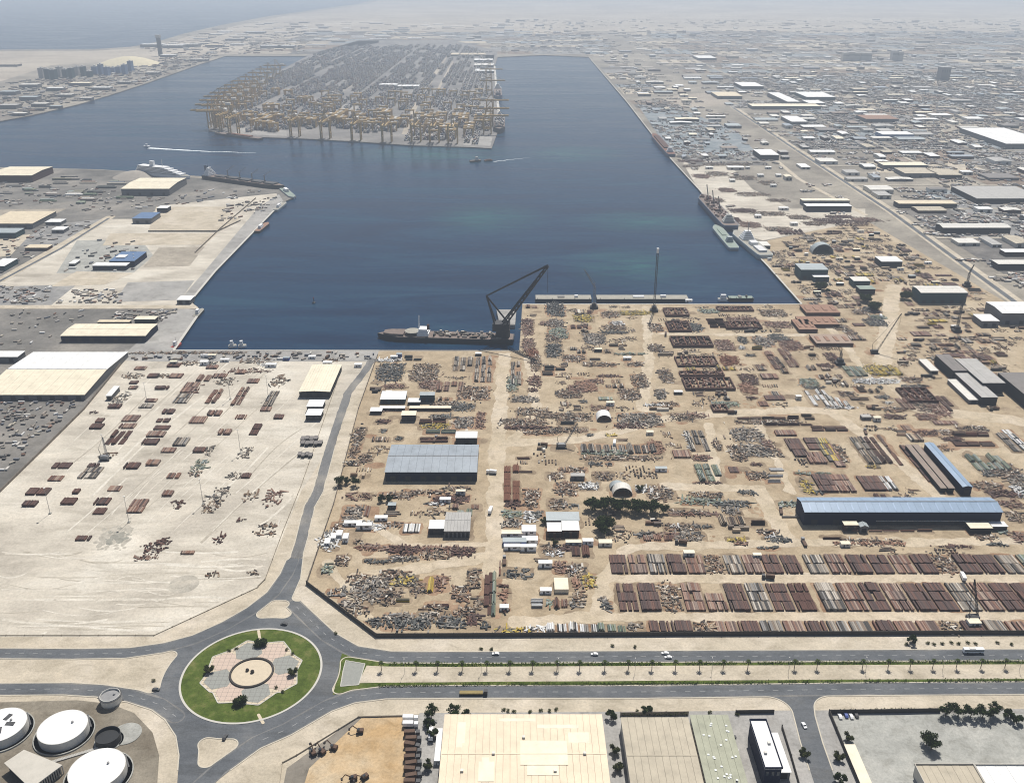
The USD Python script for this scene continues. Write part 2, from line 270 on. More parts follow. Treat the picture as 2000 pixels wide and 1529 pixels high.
def copy(t, label, x, y, z=0.0, rot=0.0, group=None):
    base = t.path.split('/')[-1]
    base = base[:-4] if base[-4:-3] == '_' and base[-3:].isdigit() else base
    x_ = UsdGeom.Xform.Define(stage, numbered('/World', base))
    x_.GetPrim().GetReferences().AddInternalReference(t.prim.GetPath())
    x_.ClearXformOpOrder()
    x_.AddTranslateOp().Set((x, y, z)); x_.AddRotateZOp().Set(rot)
    x_.GetPrim().SetInstanceable(True)
    was = t.prim.GetCustomData()
    tag(x_.GetPrim(), label, was['category'], group or was.get('group')); return Thing(x_.GetPrim())
class Kind:
    """Builds a kind of thing the first time and copies it after that."""
    def __init__(s, fn): s.fn, s.first = fn, None
    def __call__(s, label, x, y, z=0.0, rot=0.0, group=None):
        if s.first is None:
            s.first = s.fn(label, x, y, z, rot, group); return s.first
        return copy(s.first, label, x, y, z, rot, group)
def struct(name, mb, m, z=0.0):
    p = define(numbered('/World', name), mb, m)
    p.GetPrim().SetCustomDataByKey('kind', 'structure'); return Thing(p.GetPrim())
def sheet(g, z):
    """A level sheet over a shapely shape."""
    v, f, n = [], [], 0
    for q in getattr(g, 'geoms', [g]):
        if q.geom_type != 'Polygon' or q.area < .05: continue
        a, b = trimesh.creation.triangulate_polygon(q, engine='earcut')
        a = np.asarray(a); b = np.asarray(b)
        c = np.cross(a[b[:, 1]] - a[b[:, 0]], a[b[:, 2]] - a[b[:, 0]]); b[c < 0] = b[c < 0][:, ::-1]
        v.append(np.column_stack([a, np.full(len(a), z)])); f.append(b + n); n += len(a)
    return np.vstack(v), np.vstack(f)
def slab(g, z0, z1):
    v, f, n = [], [], 0
    for q in getattr(g, 'geoms', [g]):
        if q.geom_type != 'Polygon' or q.area < .05: continue
        m = trimesh.creation.extrude_polygon(q, z1 - z0, engine='earcut')
        v.append(np.array(m.vertices) + (0, 0, z0)); f.append(np.array(m.faces) + n); n += len(m.vertices)
    return np.vstack(v), np.vstack(f)
ORD = ['nearest', 'second nearest', 'third nearest', 'fourth nearest', 'fifth nearest', 'sixth nearest', 'seventh nearest', 'eighth nearest', 'ninth nearest', 'tenth nearest']
def nth(i): return ORD[i] if i < 10 else f'{i + 1}th nearest' if (i + 1) % 10 not in (1, 2, 3) or 10 < (i + 1) % 100 < 14 else f'{i + 1}{["st", "nd", "rd"][(i + 1) % 10 - 1]} nearest'
NTH = ['leftmost', 'second from left', 'third from left', 'fourth from left', 'fifth from left', 'sixth from left', 'seventh from left', 'eighth from left', 'ninth from left', 'tenth from left']
def nleft(i): return NTH[i] if i < 10 else nth(i).replace('nearest', 'from left')
LANDMARKS, PENDING = [], []
def landmark(name, x, y): LANDMARKS.append((name, x, y))
def later(t, look, x, y): PENDING.append((t, look, x, y))
def settle():
    """Labels the many look-alikes by the landmark they stand by and their rank from it."""
    by = {}
    for t, look, x, y in PENDING:
        nm, lx, ly = min(LANDMARKS, key=lambda l: math.hypot(l[1] - x, (l[2] - y)))
        dx, dy = x - lx, y - ly
        way = ('right of' if dx > 0 else 'left of') if abs(dx) > abs(dy) else ('behind' if dy > 0 else 'in front of')
        by.setdefault((look, way, nm), []).append((math.hypot(dx, dy), t))
    for (look, way, nm), found in by.items():
        found.sort(key=lambda x: x[0])
        for i, (d, t) in enumerate(found):
            t.prim.SetCustomDataByKey('label', f'{look}, {nth(i)} {way} the {nm}' if len(found) > 1 else f'{look} {way} the {nm}')
    PENDING.clear()
# ---------------------------------------------------------------- ground, water, quays
FARX, FARY = 30000.0, 45000.0
basin = poly([(-700, 237), (0, 237), (60, 226), (150, 205), (215, 186), (280, 165), (345, 142), (390, 126), (440, 110), (600, 110), (520, 152), (412, 205), (408, 256), (500, 268), (590, 271),
              (700, 277), (800, 284), (925, 288), (960, 290), (977, 245), (970, 180), (966, 130), (972, 112), (1060, 108), (1150, 112), (1225, 200), (1310, 310), (1365, 370),
              (1430, 447), (1500, 520), (1565, 593), (1020, 593), (1014, 684), (340, 683), (393, 606), (372, 588), (420, 530), (550, 396), (578, 384), (560, 366), (470, 356), (400, 345), (300, 338), (190, 331), (0, 327), (-700, 320)])
sea_pts = [G(-1500, 100), G(-200, 99), G(90, 97), G(180, 97), G(255, 92), G(300, 84), G(360, 66), G(430, 50), G(520, 33), G(600, 22), G(700, 8), G(760, -8), G(800, -25)]
sea = Polygon(sea_pts + [(sea_pts[-1][0] + 500, FARY + 200), (-FARX - 200, FARY + 200), (-FARX - 200, sea_pts[0][1])]).buffer(0)
land = sbox(-FARX, -800, FARX, FARY).difference(basin).difference(sea)
def tiled(g, z, step=1200.0, far=12000.0):
    """The sheet in tiles, so that no triangle is so large that it loses precision."""
    x0, y0, x1, y1 = -7800, -800, 7800, far; vs, fs, n = [], [], 0; pg = g
    cells = [sbox(x, y, x + step, y + step) for x in np.arange(x0, x1, step) for y in np.arange(y0, far, step)]
    nearb = sbox(x0, y0, x0 + step * len(np.arange(x0, x1, step)), y0 + step * len(np.arange(y0, far, step)))
    for q in cells + [g.difference(nearb)]:
        c = q.intersection(g)
        if c.area < 1: continue
        v, f = sheet(c, z); vs.append(v); fs.append(f + n); n += len(v)
    return vs, fs, n
vs, fs, n = tiled(land, 0.0)
for q in (basin.exterior, sea.exterior):
    c = np.array(q.coords); k = len(c); vs.append(np.vstack([np.column_stack([c, np.full(k, 0.0)]), np.column_stack([c, np.full(k, -5.5)])])); i = np.arange(k - 1)
    fs.append(np.vstack([np.stack([i, i + 1, i + 1 + k], 1), np.stack([i, i + 1 + k, i + k], 1)]) + n); n += 2 * k
struct('ground', (np.vstack(vs), np.vstack(fs)), 'land')
W = sbox(-FARX, -800, FARX, FARY)
struct('water', slab(unary_union([basin.buffer(4), sea.buffer(4)]).intersection(W), -5.9, -2.5), 'water')
near = basin.buffer(0)
def patch(name, pts, m, lev, cut=None):
    g = (poly(pts) if isinstance(pts, list) else pts).difference(near.buffer(.6))
    if cut is not None: g = g.difference(cut)
    return g, struct(name, sheet(g, .03 * lev), m)
# the far desert and the industrial plain
dz = sbox(-FARX, GY(62), FARX, FARY).difference(sea.buffer(150)); vs, fs, n = tiled(dz, .5, 1500, 16000); struct('desert_plain', (np.vstack(vs), np.vstack(fs)), 'desert')
patch('coastal_sand', [(-900, 103), (0, 101), (180, 100), (255, 96), (310, 90), (380, 68), (450, 55), (600, 45), (600, 76), (740, 72), (740, 84), (620, 106), (440, 106), (360, 112), (300, 132), (200, 122), (100, 128), (0, 160), (-900, 190)], 'desert', 2)
mole_g, _ = patch('terminal_ground', [(600, 108), (520, 152), (412, 205), (408, 256), (500, 268), (590, 271), (700, 277), (800, 284), (925, 288), (960, 290), (977, 245), (970, 180), (966, 130), (972, 100), (880, 78), (700, 80)], 'mole_ground', 2)
patch('port_ground', [(-900, 690), (-500, 470), (-900, 330), (0, 328), (190, 332), (300, 339), (470, 357), (558, 367), (575, 384), (548, 396), (420, 530), (372, 588), (393, 606), (340, 684), (250, 690), (160, 800), (0, 962), (-500, 1400)], 'port_ground', 1)
patch('paved_terminal', [(0, 545), (215, 428), (270, 428), (330, 400), (540, 378), (548, 396), (420, 530), (372, 588), (385, 598), (0, 598)], 'pale_sand', 2)
patch('sand_field', [(305, 404), (440, 404), (470, 430), (425, 452), (290, 452)], 'verge_sand', 3)
patch('quay_apron', [(545, 380), (558, 400), (420, 533), (374, 588), (348, 590), (400, 530), (505, 405)], 'quay_concrete', 9)
patch('quay_apron', [(345, 600), (392, 607), (340, 684), (330, 690), (245, 690)], 'quay_concrete', 4)
patch('quay_apron', [(245, 684), (740, 684), (735, 706), (300, 706), (235, 704)], 'quay_concrete', 5)
patch('pale_sand_yard', [(248, 700), (300, 700), (735, 700), (690, 760), (640, 880), (588, 960), (518, 1132), (504, 1146), (300, 1243), (-500, 1243), (-500, 1400), (0, 962), (165, 800)], 'pale_sand', 3)
patch('roadside_sand', [(-900, 1242), (300, 1242), (504, 1145), (588, 960), (640, 880), (690, 760), (735, 690), (740, 690), (690, 830), (652, 985), (598, 1141), (735, 1245), (2600, 1236), (2600, 1400), (1600, 1392), (900, 1392), (700, 1398), (560, 1500), (540, 1600), (-900, 1600)], 'verge_sand', 2)
yard = poly([(738, 686), (1013, 686), (1018, 595), (1565, 595), (1485, 508), (1500, 470), (1690, 430), (2050, 640), (2600, 1000), (2600, 1236), (2000, 1237), (1300, 1240), (735, 1243), (600, 1141), (652, 985), (690, 830)])
patch('yard_ground', yard, 'yard_dirt', 4)
patch('quay_sand', [(1368, 378), (1330, 312), (1420, 318), (1470, 370), (1545, 408), (1690, 408), (1690, 432), (1490, 470), (1440, 455)], 'pale_sand', 3)
patch('quay_sand', [(1290, 190), (1390, 180), (1440, 205), (1330, 212)], 'desert', 3)
patch('lower_lots', [(820, 1392), (2600, 1380), (2600, 1640), (700, 1640)], 'quay_concrete', 3)
patch('orange_lot', [(706, 1402), (792, 1400), (800, 1640), (560, 1640), (604, 1500)], 'orange_sand', 5)
patch('concrete_yard', [(1622, 1396), (2600, 1390), (2600, 1640), (1725, 1640)], 'concrete', 5)
patch('tank_farm_ground', [(-900, 1372), (0, 1371), (150, 1367), (215, 1374), (262, 1392), (298, 1430), (311, 1475), (300, 1640), (-900, 1640)], 'brown_ground', 5)
for i_, (nm, m_, lev, pts) in enumerate((('plot_ground', 'concrete', 4, [(150, 470), (275, 468), (300, 500), (262, 532), (110, 534)]), ('plot_ground', 'verge_sand', 4, [(215, 456), (425, 456), (400, 478), (200, 480)]), ('plot_ground', 'plot_tan', 4, [(310, 484), (400, 482), (370, 520), (280, 522)]), ('plot_ground', 'pale_sand', 5, [(385, 498), (432, 452), (500, 408), (505, 412), (425, 500)]),
        ('plot_ground', 'quay_concrete', 4, [(250, 552), (380, 548), (352, 586), (222, 590)]), ('plot_ground', 'plot_grey', 4, [(0, 560), (150, 556), (100, 596), (0, 596)]), ('plot_ground', 'verge_sand', 4, [(150, 530), (260, 534), (205, 556), (100, 560)]), ('plot_ground', 'plot_tan', 2, [(0, 410), (130, 408), (60, 440), (0, 440)]), ('plot_ground', 'plot_grey', 2, [(90, 440), (200, 428), (100, 485), (30, 480)]), ('plot_ground', 'verge_sand', 2, [(0, 462), (60, 458), (20, 500), (0, 502)]),
        ('plot_ground', 'plot_blue', 12, [(1245, 205), (1330, 213), (1440, 258), (1478, 300), (1340, 304), (1302, 288)]), ('plot_ground', 'plot_dark', 3, [(1760, 410), (2100, 400), (2300, 620), (2000, 560)]), ('plot_ground', 'plot_brown', 3, [(2010, 640), (2300, 640), (2400, 700), (2060, 690)]))):
    patch(nm, pts, m_, lev + .31 * (i_ + 1) if lev < 10 else 18.3)
# wear and stains in the yards
def blob(u, v, w, d, k=12, seed=0):
    r = random.Random(seed * 91 + int(u)); ph = [r.uniform(.7, 1.25) for _ in range(k)]
    return [(u + w / 2 * ph[i] * math.cos(2 * math.pi * i / k), v + d / 2 * ph[i] * math.sin(2 * math.pi * i / k)) for i in range(k)]
def ragged(g, step=3.0, amp=2.2, seed=0):
    """Frays the outline of a shape."""
    out = []
    for q in getattr(g, 'geoms', [g]):
        L = q.exterior; n = max(8, int(L.length / step)); pts = []
        for i in range(n):
            p, p2 = L.interpolate(i / n, True), L.interpolate(((i + 1) % n) / n, True); d = math.hypot(p2.x - p.x, p2.y - p.y) + 1e-6
            k = (meshkit.fbm(np.array([p.x / 9.0, p.y / 9.0, seed]), 3) - .5) * 2.2 * amp; pts.append((p.x + (p2.y - p.y) / d * k, p.y - (p2.x - p.x) / d * k))
        out.append(Polygon(pts, [list(h.coords) for h in q.interiors]).buffer(0))
    return unary_union(out)
def specks(u, v, w, d, n, seed):
    r = random.Random(seed); x, y = G(u, v); w, d = w / PXM(v) / 2, d / PYM(v) / 2; c = []
    for i in range(n): c.append(Point(x + r.gauss(0, .42) * w, y + r.gauss(0, .42) * d).buffer(r.uniform(.6, 2.6)))
    return ragged(unary_union(c), 1.2, .8, seed)
struct('wet_stain', sheet(specks(225, 1047, 74, 52, 130, 3), .125), 'stain'); struct('wet_stain', sheet(specks(228, 1048, 40, 30, 60, 4), .130), 'stain_core')
struct('gravel_pad', sheet(ragged(Point(*G(359, 1140)).buffer(10.5), 2, .9), .128), 'stain')
rt = random.Random(5)
for k in range(120):
    v = rt.uniform(1075, 1235) if k < 70 else rt.uniform(720, 1070); u = rt.uniform(-60, 430) if k < 70 else rt.uniform(60, 560); w = rt.uniform(60, 260); bend = rt.uniform(-10, 12)
    lim = (v - 1243) / (1146 - 1243) * (504 - 301) + 301 if v > 1146 else 504
    pts = [(u + w * i / 8, v + bend * math.sin(i / 8 * 3.1) + (0 if k < 70 else -w * i / 8 * .9)) for i in range(9)]
    g = line(pts).buffer(rt.choice((.3, .4, .6, 1.1))).intersection(poly([(255, 705), (660, 705), (580, 950), (512, 1128), (496, 1146), (296, 1238), (-200, 1238), (-100, 1060), (0, 975), (165, 812)]))
    if g.area > 4: struct('wheel_track', sheet(ragged(g, 4, .35, k) if g.geom_type == 'Polygon' else g, .100 + .0002 * k), 'track_pale' if k % 3 else 'track_dark')
for k, (u, v, w, d) in enumerate([(1495, 790, 110, 32), (1850, 680, 210, 50), (1180, 760, 90, 40), (1740, 660, 70, 60), (1415, 700, 50, 26), (1330, 1055, 90, 30), (1500, 1000, 80, 30)]):
    struct('rusty_dirt', sheet(specks(u, v, w * 1.25, d * 1.3, 70, k), .155 + .004 * k), 'mud')
lanes = [([(958, 1125), (966, 1080), (967, 960), (972, 860), (986, 690)], 14), ([(985, 866), (1140, 858), (1320, 815), (1560, 800), (1640, 805)], 14), ([(1390, 806), (1620, 802), (1690, 852), (1760, 905), (1835, 972)], 13),
         ([(1175, 1130), (2100, 1128)], 11), ([(1170, 1205), (2100, 1203)], 10), ([(1010, 1215), (1170, 1205), (1180, 1130), (1230, 1068), (1560, 1060), (2100, 1056)], 11), ([(1262, 600), (1268, 700), (1255, 800)], 12),
         ([(1290, 652), (1570, 655)], 9), ([(1575, 600), (1640, 660), (1700, 740)], 9), ([(1745, 560), (1735, 640), (1720, 720), (1800, 800), (2050, 830)], 20), ([(690, 1128), (820, 1110), (960, 1085)], 12),
         ([(1300, 950), (1480, 955), (1540, 1060)], 13), ([(1385, 830), (1400, 950)], 9), ([(1480, 830), (1545, 960)], 8), ([(700, 1010), (800, 1068), (955, 1062)], 7), ([(640, 1100), (720, 1215)], 8), ([(1030, 700), (1050, 800), (1000, 860)], 9)]
lane_g = unary_union([line(p).buffer(w / 2, cap_style=1) for p, w in lanes]).intersection(yard.buffer(-4)).simplify(.5)
struct('dirt_lane', sheet(ragged(lane_g, 2.5, 3.2), .185), 'lane_dirt')
# roads
cy = (GY(1415) + GY(1227)) / 2
RC = (GX(489.5, 1321), cy)
RIN, ROUT = 43.6, 54.5
def ring(r): return Point(*RC).buffer(r, 48)
roads = [([(-900, 1276), (0, 1276), (150, 1277), (250, 1275), (320, 1265), (380, 1249), (440, 1222), (492, 1192), (533, 1160), (560, 1122), (572, 1095)], 9.5),
         ([(574, 1180), (600, 1205), (640, 1243), (690, 1272), (760, 1283), (900, 1284), (1250, 1282), (1700, 1280), (2600, 1276)], 10.5),
         ([(565, 1150), (578, 1090), (590, 1050), (604, 990), (621, 960), (645, 872), (680, 767), (715, 722), (728, 700)], 8.5),
         ([(-900, 1346), (0, 1346), (130, 1345), (195, 1349), (260, 1359), (310, 1375), (345, 1400)], 10),
         ([(335, 1390), (362, 1430), (369, 1470), (364, 1540), (340, 1640)], 10),
         ([(2600, 1340), (1700, 1345.5), (1250, 1351), (900, 1351), (755, 1352), (690, 1360), (640, 1378), (560, 1424), (500, 1450), (430, 1500), (380, 1545), (300, 1640)], 10.5),
         ([(1566, 1350), (1570, 1395), (1585, 1450), (1612, 1529), (1650, 1640)], 12), ([(555, 1172), (574, 1130), (580, 1085)], 9), ([(545, 1165), (562, 1130)], 8)]
road_g = unary_union([line(p).buffer(w / 2, cap_style=2, join_style=1) for p, w in roads] + [ring(ROUT)]).buffer(5).buffer(-5).difference(ring(RIN - .5))
fil = unary_union([line(roads[5][0]).buffer(5.2), line(roads[6][0]).buffer(6)]).buffer(13).buffer(-13)
road_g = unary_union([road_g, fil.intersection(Point(*G(1567, 1372)).buffer(38))])
north = line(roads[2][0][1:]).buffer(30, cap_style=2).intersection(road_g)
struct('road', sheet(road_g.difference(north), .19), 'asphalt'); struct('road', sheet(ragged(north, 3, .8), .195), 'dusty_asphalt')
drift = unary_union([line(roads[i][0]).buffer(roads[i][1] / 2 + .3).difference(line(roads[i][0]).buffer(roads[i][1] / 2 - .8)) for i in (0, 1, 3, 5)]).intersection(road_g.buffer(.2))
struct('sand_drift', sheet(ragged(drift, 3, .5), .207), 'dusty_asphalt')
struct('dirt_track', sheet(unary_union([line([(0, 548), (120, 480), (215, 424)]).buffer(9), line([(-200, 600), (0, 600), (385, 600)]).buffer(7), line([(1430, 208), (1545, 285), (1740, 412), (1985, 590), (2200, 750)]).buffer(11),
       line([(1500, 300), (1560, 350), (1690, 420)]).buffer(5)]).difference(near), .22), 'verge_sand')
struct('track_road', sheet(unary_union([line([(-20, 560), (120, 485), (212, 427)]).buffer(2.6), line([(1432, 211), (1545, 287), (1740, 414), (1985, 592), (2200, 752)]).buffer(4)]), .25), 'asphalt')
# lane markings: dashes along the middle of the two carriageways
def dashes(pts, step=9.0, ln=3.4, w=.28, off=0.0):
    L, m, s = line(pts), MB(), 4.0
    while s + ln < L.length:
        a, b = L.interpolate(s), L.interpolate(s + ln); yaw = math.atan2(b.y - a.y, b.x - a.x)
        nx, ny = -math.sin(yaw) * off, math.cos(yaw) * off
        q = [(-ln / 2, -w / 2), (ln / 2, -w / 2), (ln / 2, w / 2), (-ln / 2, w / 2)]
        cx, cy_ = (a.x + b.x) / 2 + nx, (a.y + b.y) / 2 + ny
        m.add([(cx + x * math.cos(yaw) - y * math.sin(yaw), cy_ + x * math.sin(yaw) + y * math.cos(yaw), .21) for x, y in q], [[0, 1, 2], [0, 2, 3]]); s += step
    return m
struct('lane_marking', dashes(roads[1][0]), 'line_paint'); struct('lane_marking', dashes(roads[5][0][:9][::-1]), 'line_paint')
struct('lane_marking', dashes(roads[0][0][:5]), 'line_paint'); struct('lane_marking', dashes(roads[3][0]), 'line_paint')
struct('road_kerb', slab(unary_union([road_g.buffer(.7).difference(road_g)]).intersection(sbox(-520, 380, 1400, 760)).difference(ring(ROUT - 1)), .0, .30), 'road_edge')
# pale quay edges
struct('quay_edge', slab(unary_union([line([(340, 683), (393, 606)]).buffer(1.6), line([(372, 588), (420, 530), (550, 396)]).buffer(1.6), line([(340, 684.5), (740, 685.5)]).buffer(1.2),
       line([(1150, 112), (1225, 200), (1310, 310), (1365, 370), (1430, 447), (1500, 520), (1565, 593)]).buffer(1.2), line([(1565, 594), (1022, 594)]).buffer(1.2), line([(977, 245), (970, 180), (966, 130)]).buffer(4)]), .02, .5), 'kerb')
# ---------------------------------------------------------------- the roundabout island
isl = thing('roundabout_island', 'round grass island with star of pink and grey paving inside the road ring', 'roundabout', RC[0], RC[1])
isl.part('kerb_ring', slab(Point(0, 0).buffer(RIN, 48).difference(Point(0, 0).buffer(RIN - 1.3, 48)), .0, .42), 'kerb')
isl.part('lawn', slab(Point(0, 0).buffer(RIN - 1.3, 48), .02, .32), 'grass')
def rel(u, v): x, y = G(u, v); return x - RC[0], y - RC[1]
grey = [rel(*p) for p in ((486, 1273), (555, 1299), (428, 1327), (500, 1353))]
pink = [rel(*p) for p in ((533, 1274), (442, 1294), (548, 1328), (452, 1350))]
def hexa(c, r, a=0.0): return Polygon([(c[0] + r * math.cos(a + i * math.pi / 3), c[1] + r * math.sin(a + i * math.pi / 3)) for i in range(6)])
star = unary_union([hexa(c, 11.5, math.atan2(c[1], c[0])) for c in grey + pink] + [Point(0, 0).buffer(17)]).buffer(3).buffer(-4.5).buffer(1.8)
isl.part('paved_star', slab(star, .33, .40), 'beige_paving')
core = Point(0, 0).buffer(14)
for c in grey: isl.part('paving_pad', slab(hexa(c, 9.3, math.atan2(c[1], c[0])).difference(core), .405, .47), 'grey_paving', label='grey paved hexagon')
for c in pink: isl.part('paving_pad', slab(hexa(c, 9.6, math.atan2(c[1], c[0])).difference(unary_union([core] + [hexa(g, 9.5, math.atan2(g[1], g[0])) for g in grey])), .41, .475), 'pink_paving', label='pink paved hexagon')
jt = []
for k in range(-9, 10): jt += [sbox(-32, k * 3.4 - .07, 32, k * 3.4 + .07), sbox(k * 3.4 - .07, -32, k * 3.4 + .07, 32)]
jt = unary_union(jt).intersection(star).difference(core); isl.part('paving_joints', slab(jt, .47, .482), 'gutter').prim.SetCustomDataByKey('kind', 'stuff')
isl.part('star_edging', slab(star.difference(star.buffer(-.55)), .405, .56), 'kerb')
isl.part('centre_disc', slab(Point(0, 0).buffer(12.4, 32), .405, .55), 'beige_paving')
isl.part('centre_wall', slab(Point(0, 0).buffer(13.7, 32).difference(Point(0, 0).buffer(12.5, 32)), .41, 1.3), 'wall_dark')
isl.part('fountain_stone', MB().lathe([(1.1, .55), (1.1, 1.6), (.9, 1.7), (.2, 2.6), (0.05, 2.7)], 10, (-3.2, 1.8)), 'wall_dark'); isl.part('fountain_stone', MB().lathe([(1.2, .55), (1.2, 1.8), (.3, 2.7), (.05, 2.8)], 10, (.4, .2)), 'wall_dark')
isl.part('lawn_path', slab(LineString([rel(505, 1396), rel(514, 1412)]).buffer(.9), .325, .36), 'beige_paving')
isl.part('lawn_path', slab(LineString([rel(505, 1232), rel(508, 1250)]).buffer(.9), .325, .36), 'beige_paving')
# ---------------------------------------------------------------- the median between the carriageways
med = thing('road_median', 'long sandy median strip with green edges between the two carriageways', 'median', *G(1100, 1315))
mo = G(1100, 1315)
def mrel(pts): return affinity.translate(poly(pts), -mo[0], -mo[1])
med_all = mrel([(668, 1276), (690, 1284), (760, 1296), (900, 1297), (1250, 1295), (2600, 1290), (2600, 1329), (1700, 1333), (900, 1339), (760, 1340), (700, 1345), (650, 1357), (660, 1320), (664, 1290)])
med.part('verge_lawn', slab(med_all, .0, .26), 'grass')
med.part('sand_bed', slab(mrel([(716, 1300), (760, 1302), (900, 1302.5), (1250, 1300.5), (2600, 1295), (2600, 1324), (1700, 1327), (900, 1332), (700, 1334)]), .27, .34), 'verge_sand')
med.part('paved_pad', slab(mrel([(676, 1291), (712, 1297), (700, 1337), (666, 1340), (671, 1310)]), .27, .36), 'grey_paving')
med.part('pad_edging', slab(mrel([(676, 1291), (712, 1297), (700, 1337), (666, 1340), (671, 1310)]).buffer(.5).difference(mrel([(676, 1291), (712, 1297), (700, 1337), (666, 1340), (671, 1310)])), .27, .5), 'kerb')
# ---------------------------------------------------------------- buildings
FOOT = []                                   # what already stands on the ground
def roof_planes(x0, x1, y0, y1, h, style, rise, o=.5, t=.28):
    """The roof's planes as lists of four corners at the eaves' level upwards."""
    x0, x1, y0, y1 = x0 - o, x1 + o, y0 - o, y1 + o
    if style == 'gx':
        ym = (y0 + y1) / 2
        return [[(x0, y0, h), (x1, y0, h), (x1, ym, h + rise), (x0, ym, h + rise)], [(x0, ym, h + rise), (x1, ym, h + rise), (x1, y1, h), (x0, y1, h)]]
    if style == 'gy':
        xm = (x0 + x1) / 2
        return [[(x0, y0, h), (xm, y0, h + rise), (xm, y1, h + rise), (x0, y1, h)], [(xm, y0, h + rise), (x1, y0, h), (x1, y1, h), (xm, y1, h + rise)]]
    if style == 'lean':
        return [[(x0, y0, h), (x1, y0, h), (x1, y1, h + rise), (x0, y1, h + rise)]]
    return [[(x0, y0, h), (x1, y0, h), (x1, y1, h), (x0, y1, h)]]
def plate(mb, q, t):
    q = np.asarray(q, float); return mb.add(np.vstack([q, q + (0, 0, t)]), BOXF)
def walls(mb, x0, x1, y0, y1, h, style, rise):
    mb.box(x0, x1, y0, y1, -.3, h - .01)
    if style == 'gx':
        ym = (y0 + y1) / 2
        for x in (x0, x1 - .2): mb.add([(x, y0, h), (x, y1, h), (x, ym, h + rise * .97), (x + .2, y0, h), (x + .2, y1, h), (x + .2, ym, h + rise * .97)], [[0, 2, 1], [3, 4, 5], [0, 1, 4], [0, 4, 3], [1, 2, 5], [1, 5, 4], [2, 0, 3], [2, 3, 5]])
    elif style == 'gy':
        xm = (x0 + x1) / 2
        for y in (y0, y1 - .2): mb.add([(x0, y, h), (x1, y, h), (xm, y, h + rise * .97), (x0, y + .2, h), (x1, y + .2, h), (xm, y + .2, h + rise * .97)], [[0, 1, 2], [3, 5, 4], [0, 4, 1], [0, 3, 4], [1, 5, 2], [1, 4, 5], [2, 3, 0], [2, 5, 3]])
    elif style == 'lean':
        mb.add([(x0, y0, h), (x0, y1, h), (x0, y1, h + rise * .97), (x1, y0, h), (x1, y1, h), (x1, y1, h + rise * .97)], [[0, 2, 1], [3, 4, 5], [0, 5, 2], [0, 3, 5], [1, 2, 5], [1, 5, 4]])
    return mb
def bld_xy(x0, x1, y0, y1, h, style='flat', rm='white_roof', wm='pale_wall', label='', name='warehouse', cat='warehouse', rise=2.0, doors=0, dm='dark_wall', strips=1, sky=0, vents=0, windows=0, group=None, parapet=None, foot=True, wall_on=True, rm2=None):
    cx, cyy = (x0 + x1) / 2, (y0 + y1) / 2
    a, b_, c, d = x0 - cx, x1 - cx, y0 - cyy, y1 - cyy
    t = thing(name, label, cat, cx, cyy, group=group)
    if style == 'flat' and strips == 1 and parapet is None: pass
    t.part('wall', walls(MB(), a, b_, c, d, h, style, rise), wm)
    planes = roof_planes(a, b_, c, d, h, style, rise)
    for pi_, q in enumerate(planes):
        q = np.asarray(q, float); n = max(1, strips); rm_ = rm2 if pi_ and rm2 else rm
        for i in range(n):
            s0, s1 = i / n, (i + 1) / n
            g = min(.06 / max(np.linalg.norm(q[1] - q[0]), 1), .2 / n) if n > 1 else 0
            lo = lambda s: q[0] + (q[1] - q[0]) * s
            hi = lambda s: q[3] + (q[2] - q[3]) * s
            t.part('roof_sheet' if n > 1 else 'roof', plate(MB(), [lo(s0 + g), lo(s1 - g), hi(s1 - g), hi(s0 + g)], .25 + .05 * (i % 2)), rm_)
    q0 = np.asarray(planes[0], float)
    if style == 'gx': t.part('ridge_cap', MB().box(a, b_, -.4, .4, h + rise + .2, h + rise + .45), 'gutter' if rm2 or rm in ('grey_roof', 'blue_roof') else rm)
    if style == 'gy': t.part('ridge_cap', MB().box(-.4, .4, c, d, h + rise + .2, h + rise + .45), rm)
    for i in range(sky):
        skm = 'skylight_blue' if rm == 'blue_roof' else 'skylight'
        s = (i + .5) / sky; p = q0[0] + (q0[1] - q0[0]) * s; r = q0[3] + (q0[2] - q0[3]) * s
        e = (q0[1] - q0[0]) / np.linalg.norm(q0[1] - q0[0]) * .6
        A, B = p + (r - p) * .15, p + (r - p) * .85
        t.part('skylight', plate(MB(), [A - e + (0, 0, .32), A + e + (0, 0, .32), B + e + (0, 0, .32), B - e + (0, 0, .32)], .06), skm)
    for i in range(vents):
        x = a + (b_ - a) * (i + .7) / (vents + .4); y = c + (d - c) * (.3 + .4 * ((i * 7) % 3) / 2)
        z = h + (0 if style != 'gx' else rise * (1 - abs(y) / max(d, 1))) + .3
        t.part('roof_vent', MB().box(x - .8, x + .8, y - .8, y + .8, z, z + 1.1), 'off_white')
    for i in range(doors):
        x = a + (b_ - a) * (i + .5) / doors; w = min(5.0, (b_ - a) / doors * .6)
        t.part('door', MB().box(x - w / 2, x + w / 2, c - .12, c - .002, 0, min(5, h * .75)), dm)
    for i in range(windows):
        x = a + (b_ - a) * (i + .5) / windows; w = (b_ - a) / windows * .5
        t.part('window', MB().box(x - w / 2, x + w / 2, c - .08, c - .002, h * .6, h * .82), 'glass_dark')
    if parapet:
        for (p0, p1, p2, p3) in ((a - .5, b_ + .5, c - .5, c - .1), (a - .5, b_ + .5, d + .1, d + .5), (a - .5, a - .1, c - .09, d + .09), (b_ + .1, b_ + .5, c - .09, d + .09)):
            t.part('parapet', MB().box(p0, p1, p2, p3, h + .3, h + 1.2), parapet)
    if foot: FOOT.append(sbox(x0 - 1, y0 - 1.5, x1 + 1, y1 + 1))
    return t, cx, cyy
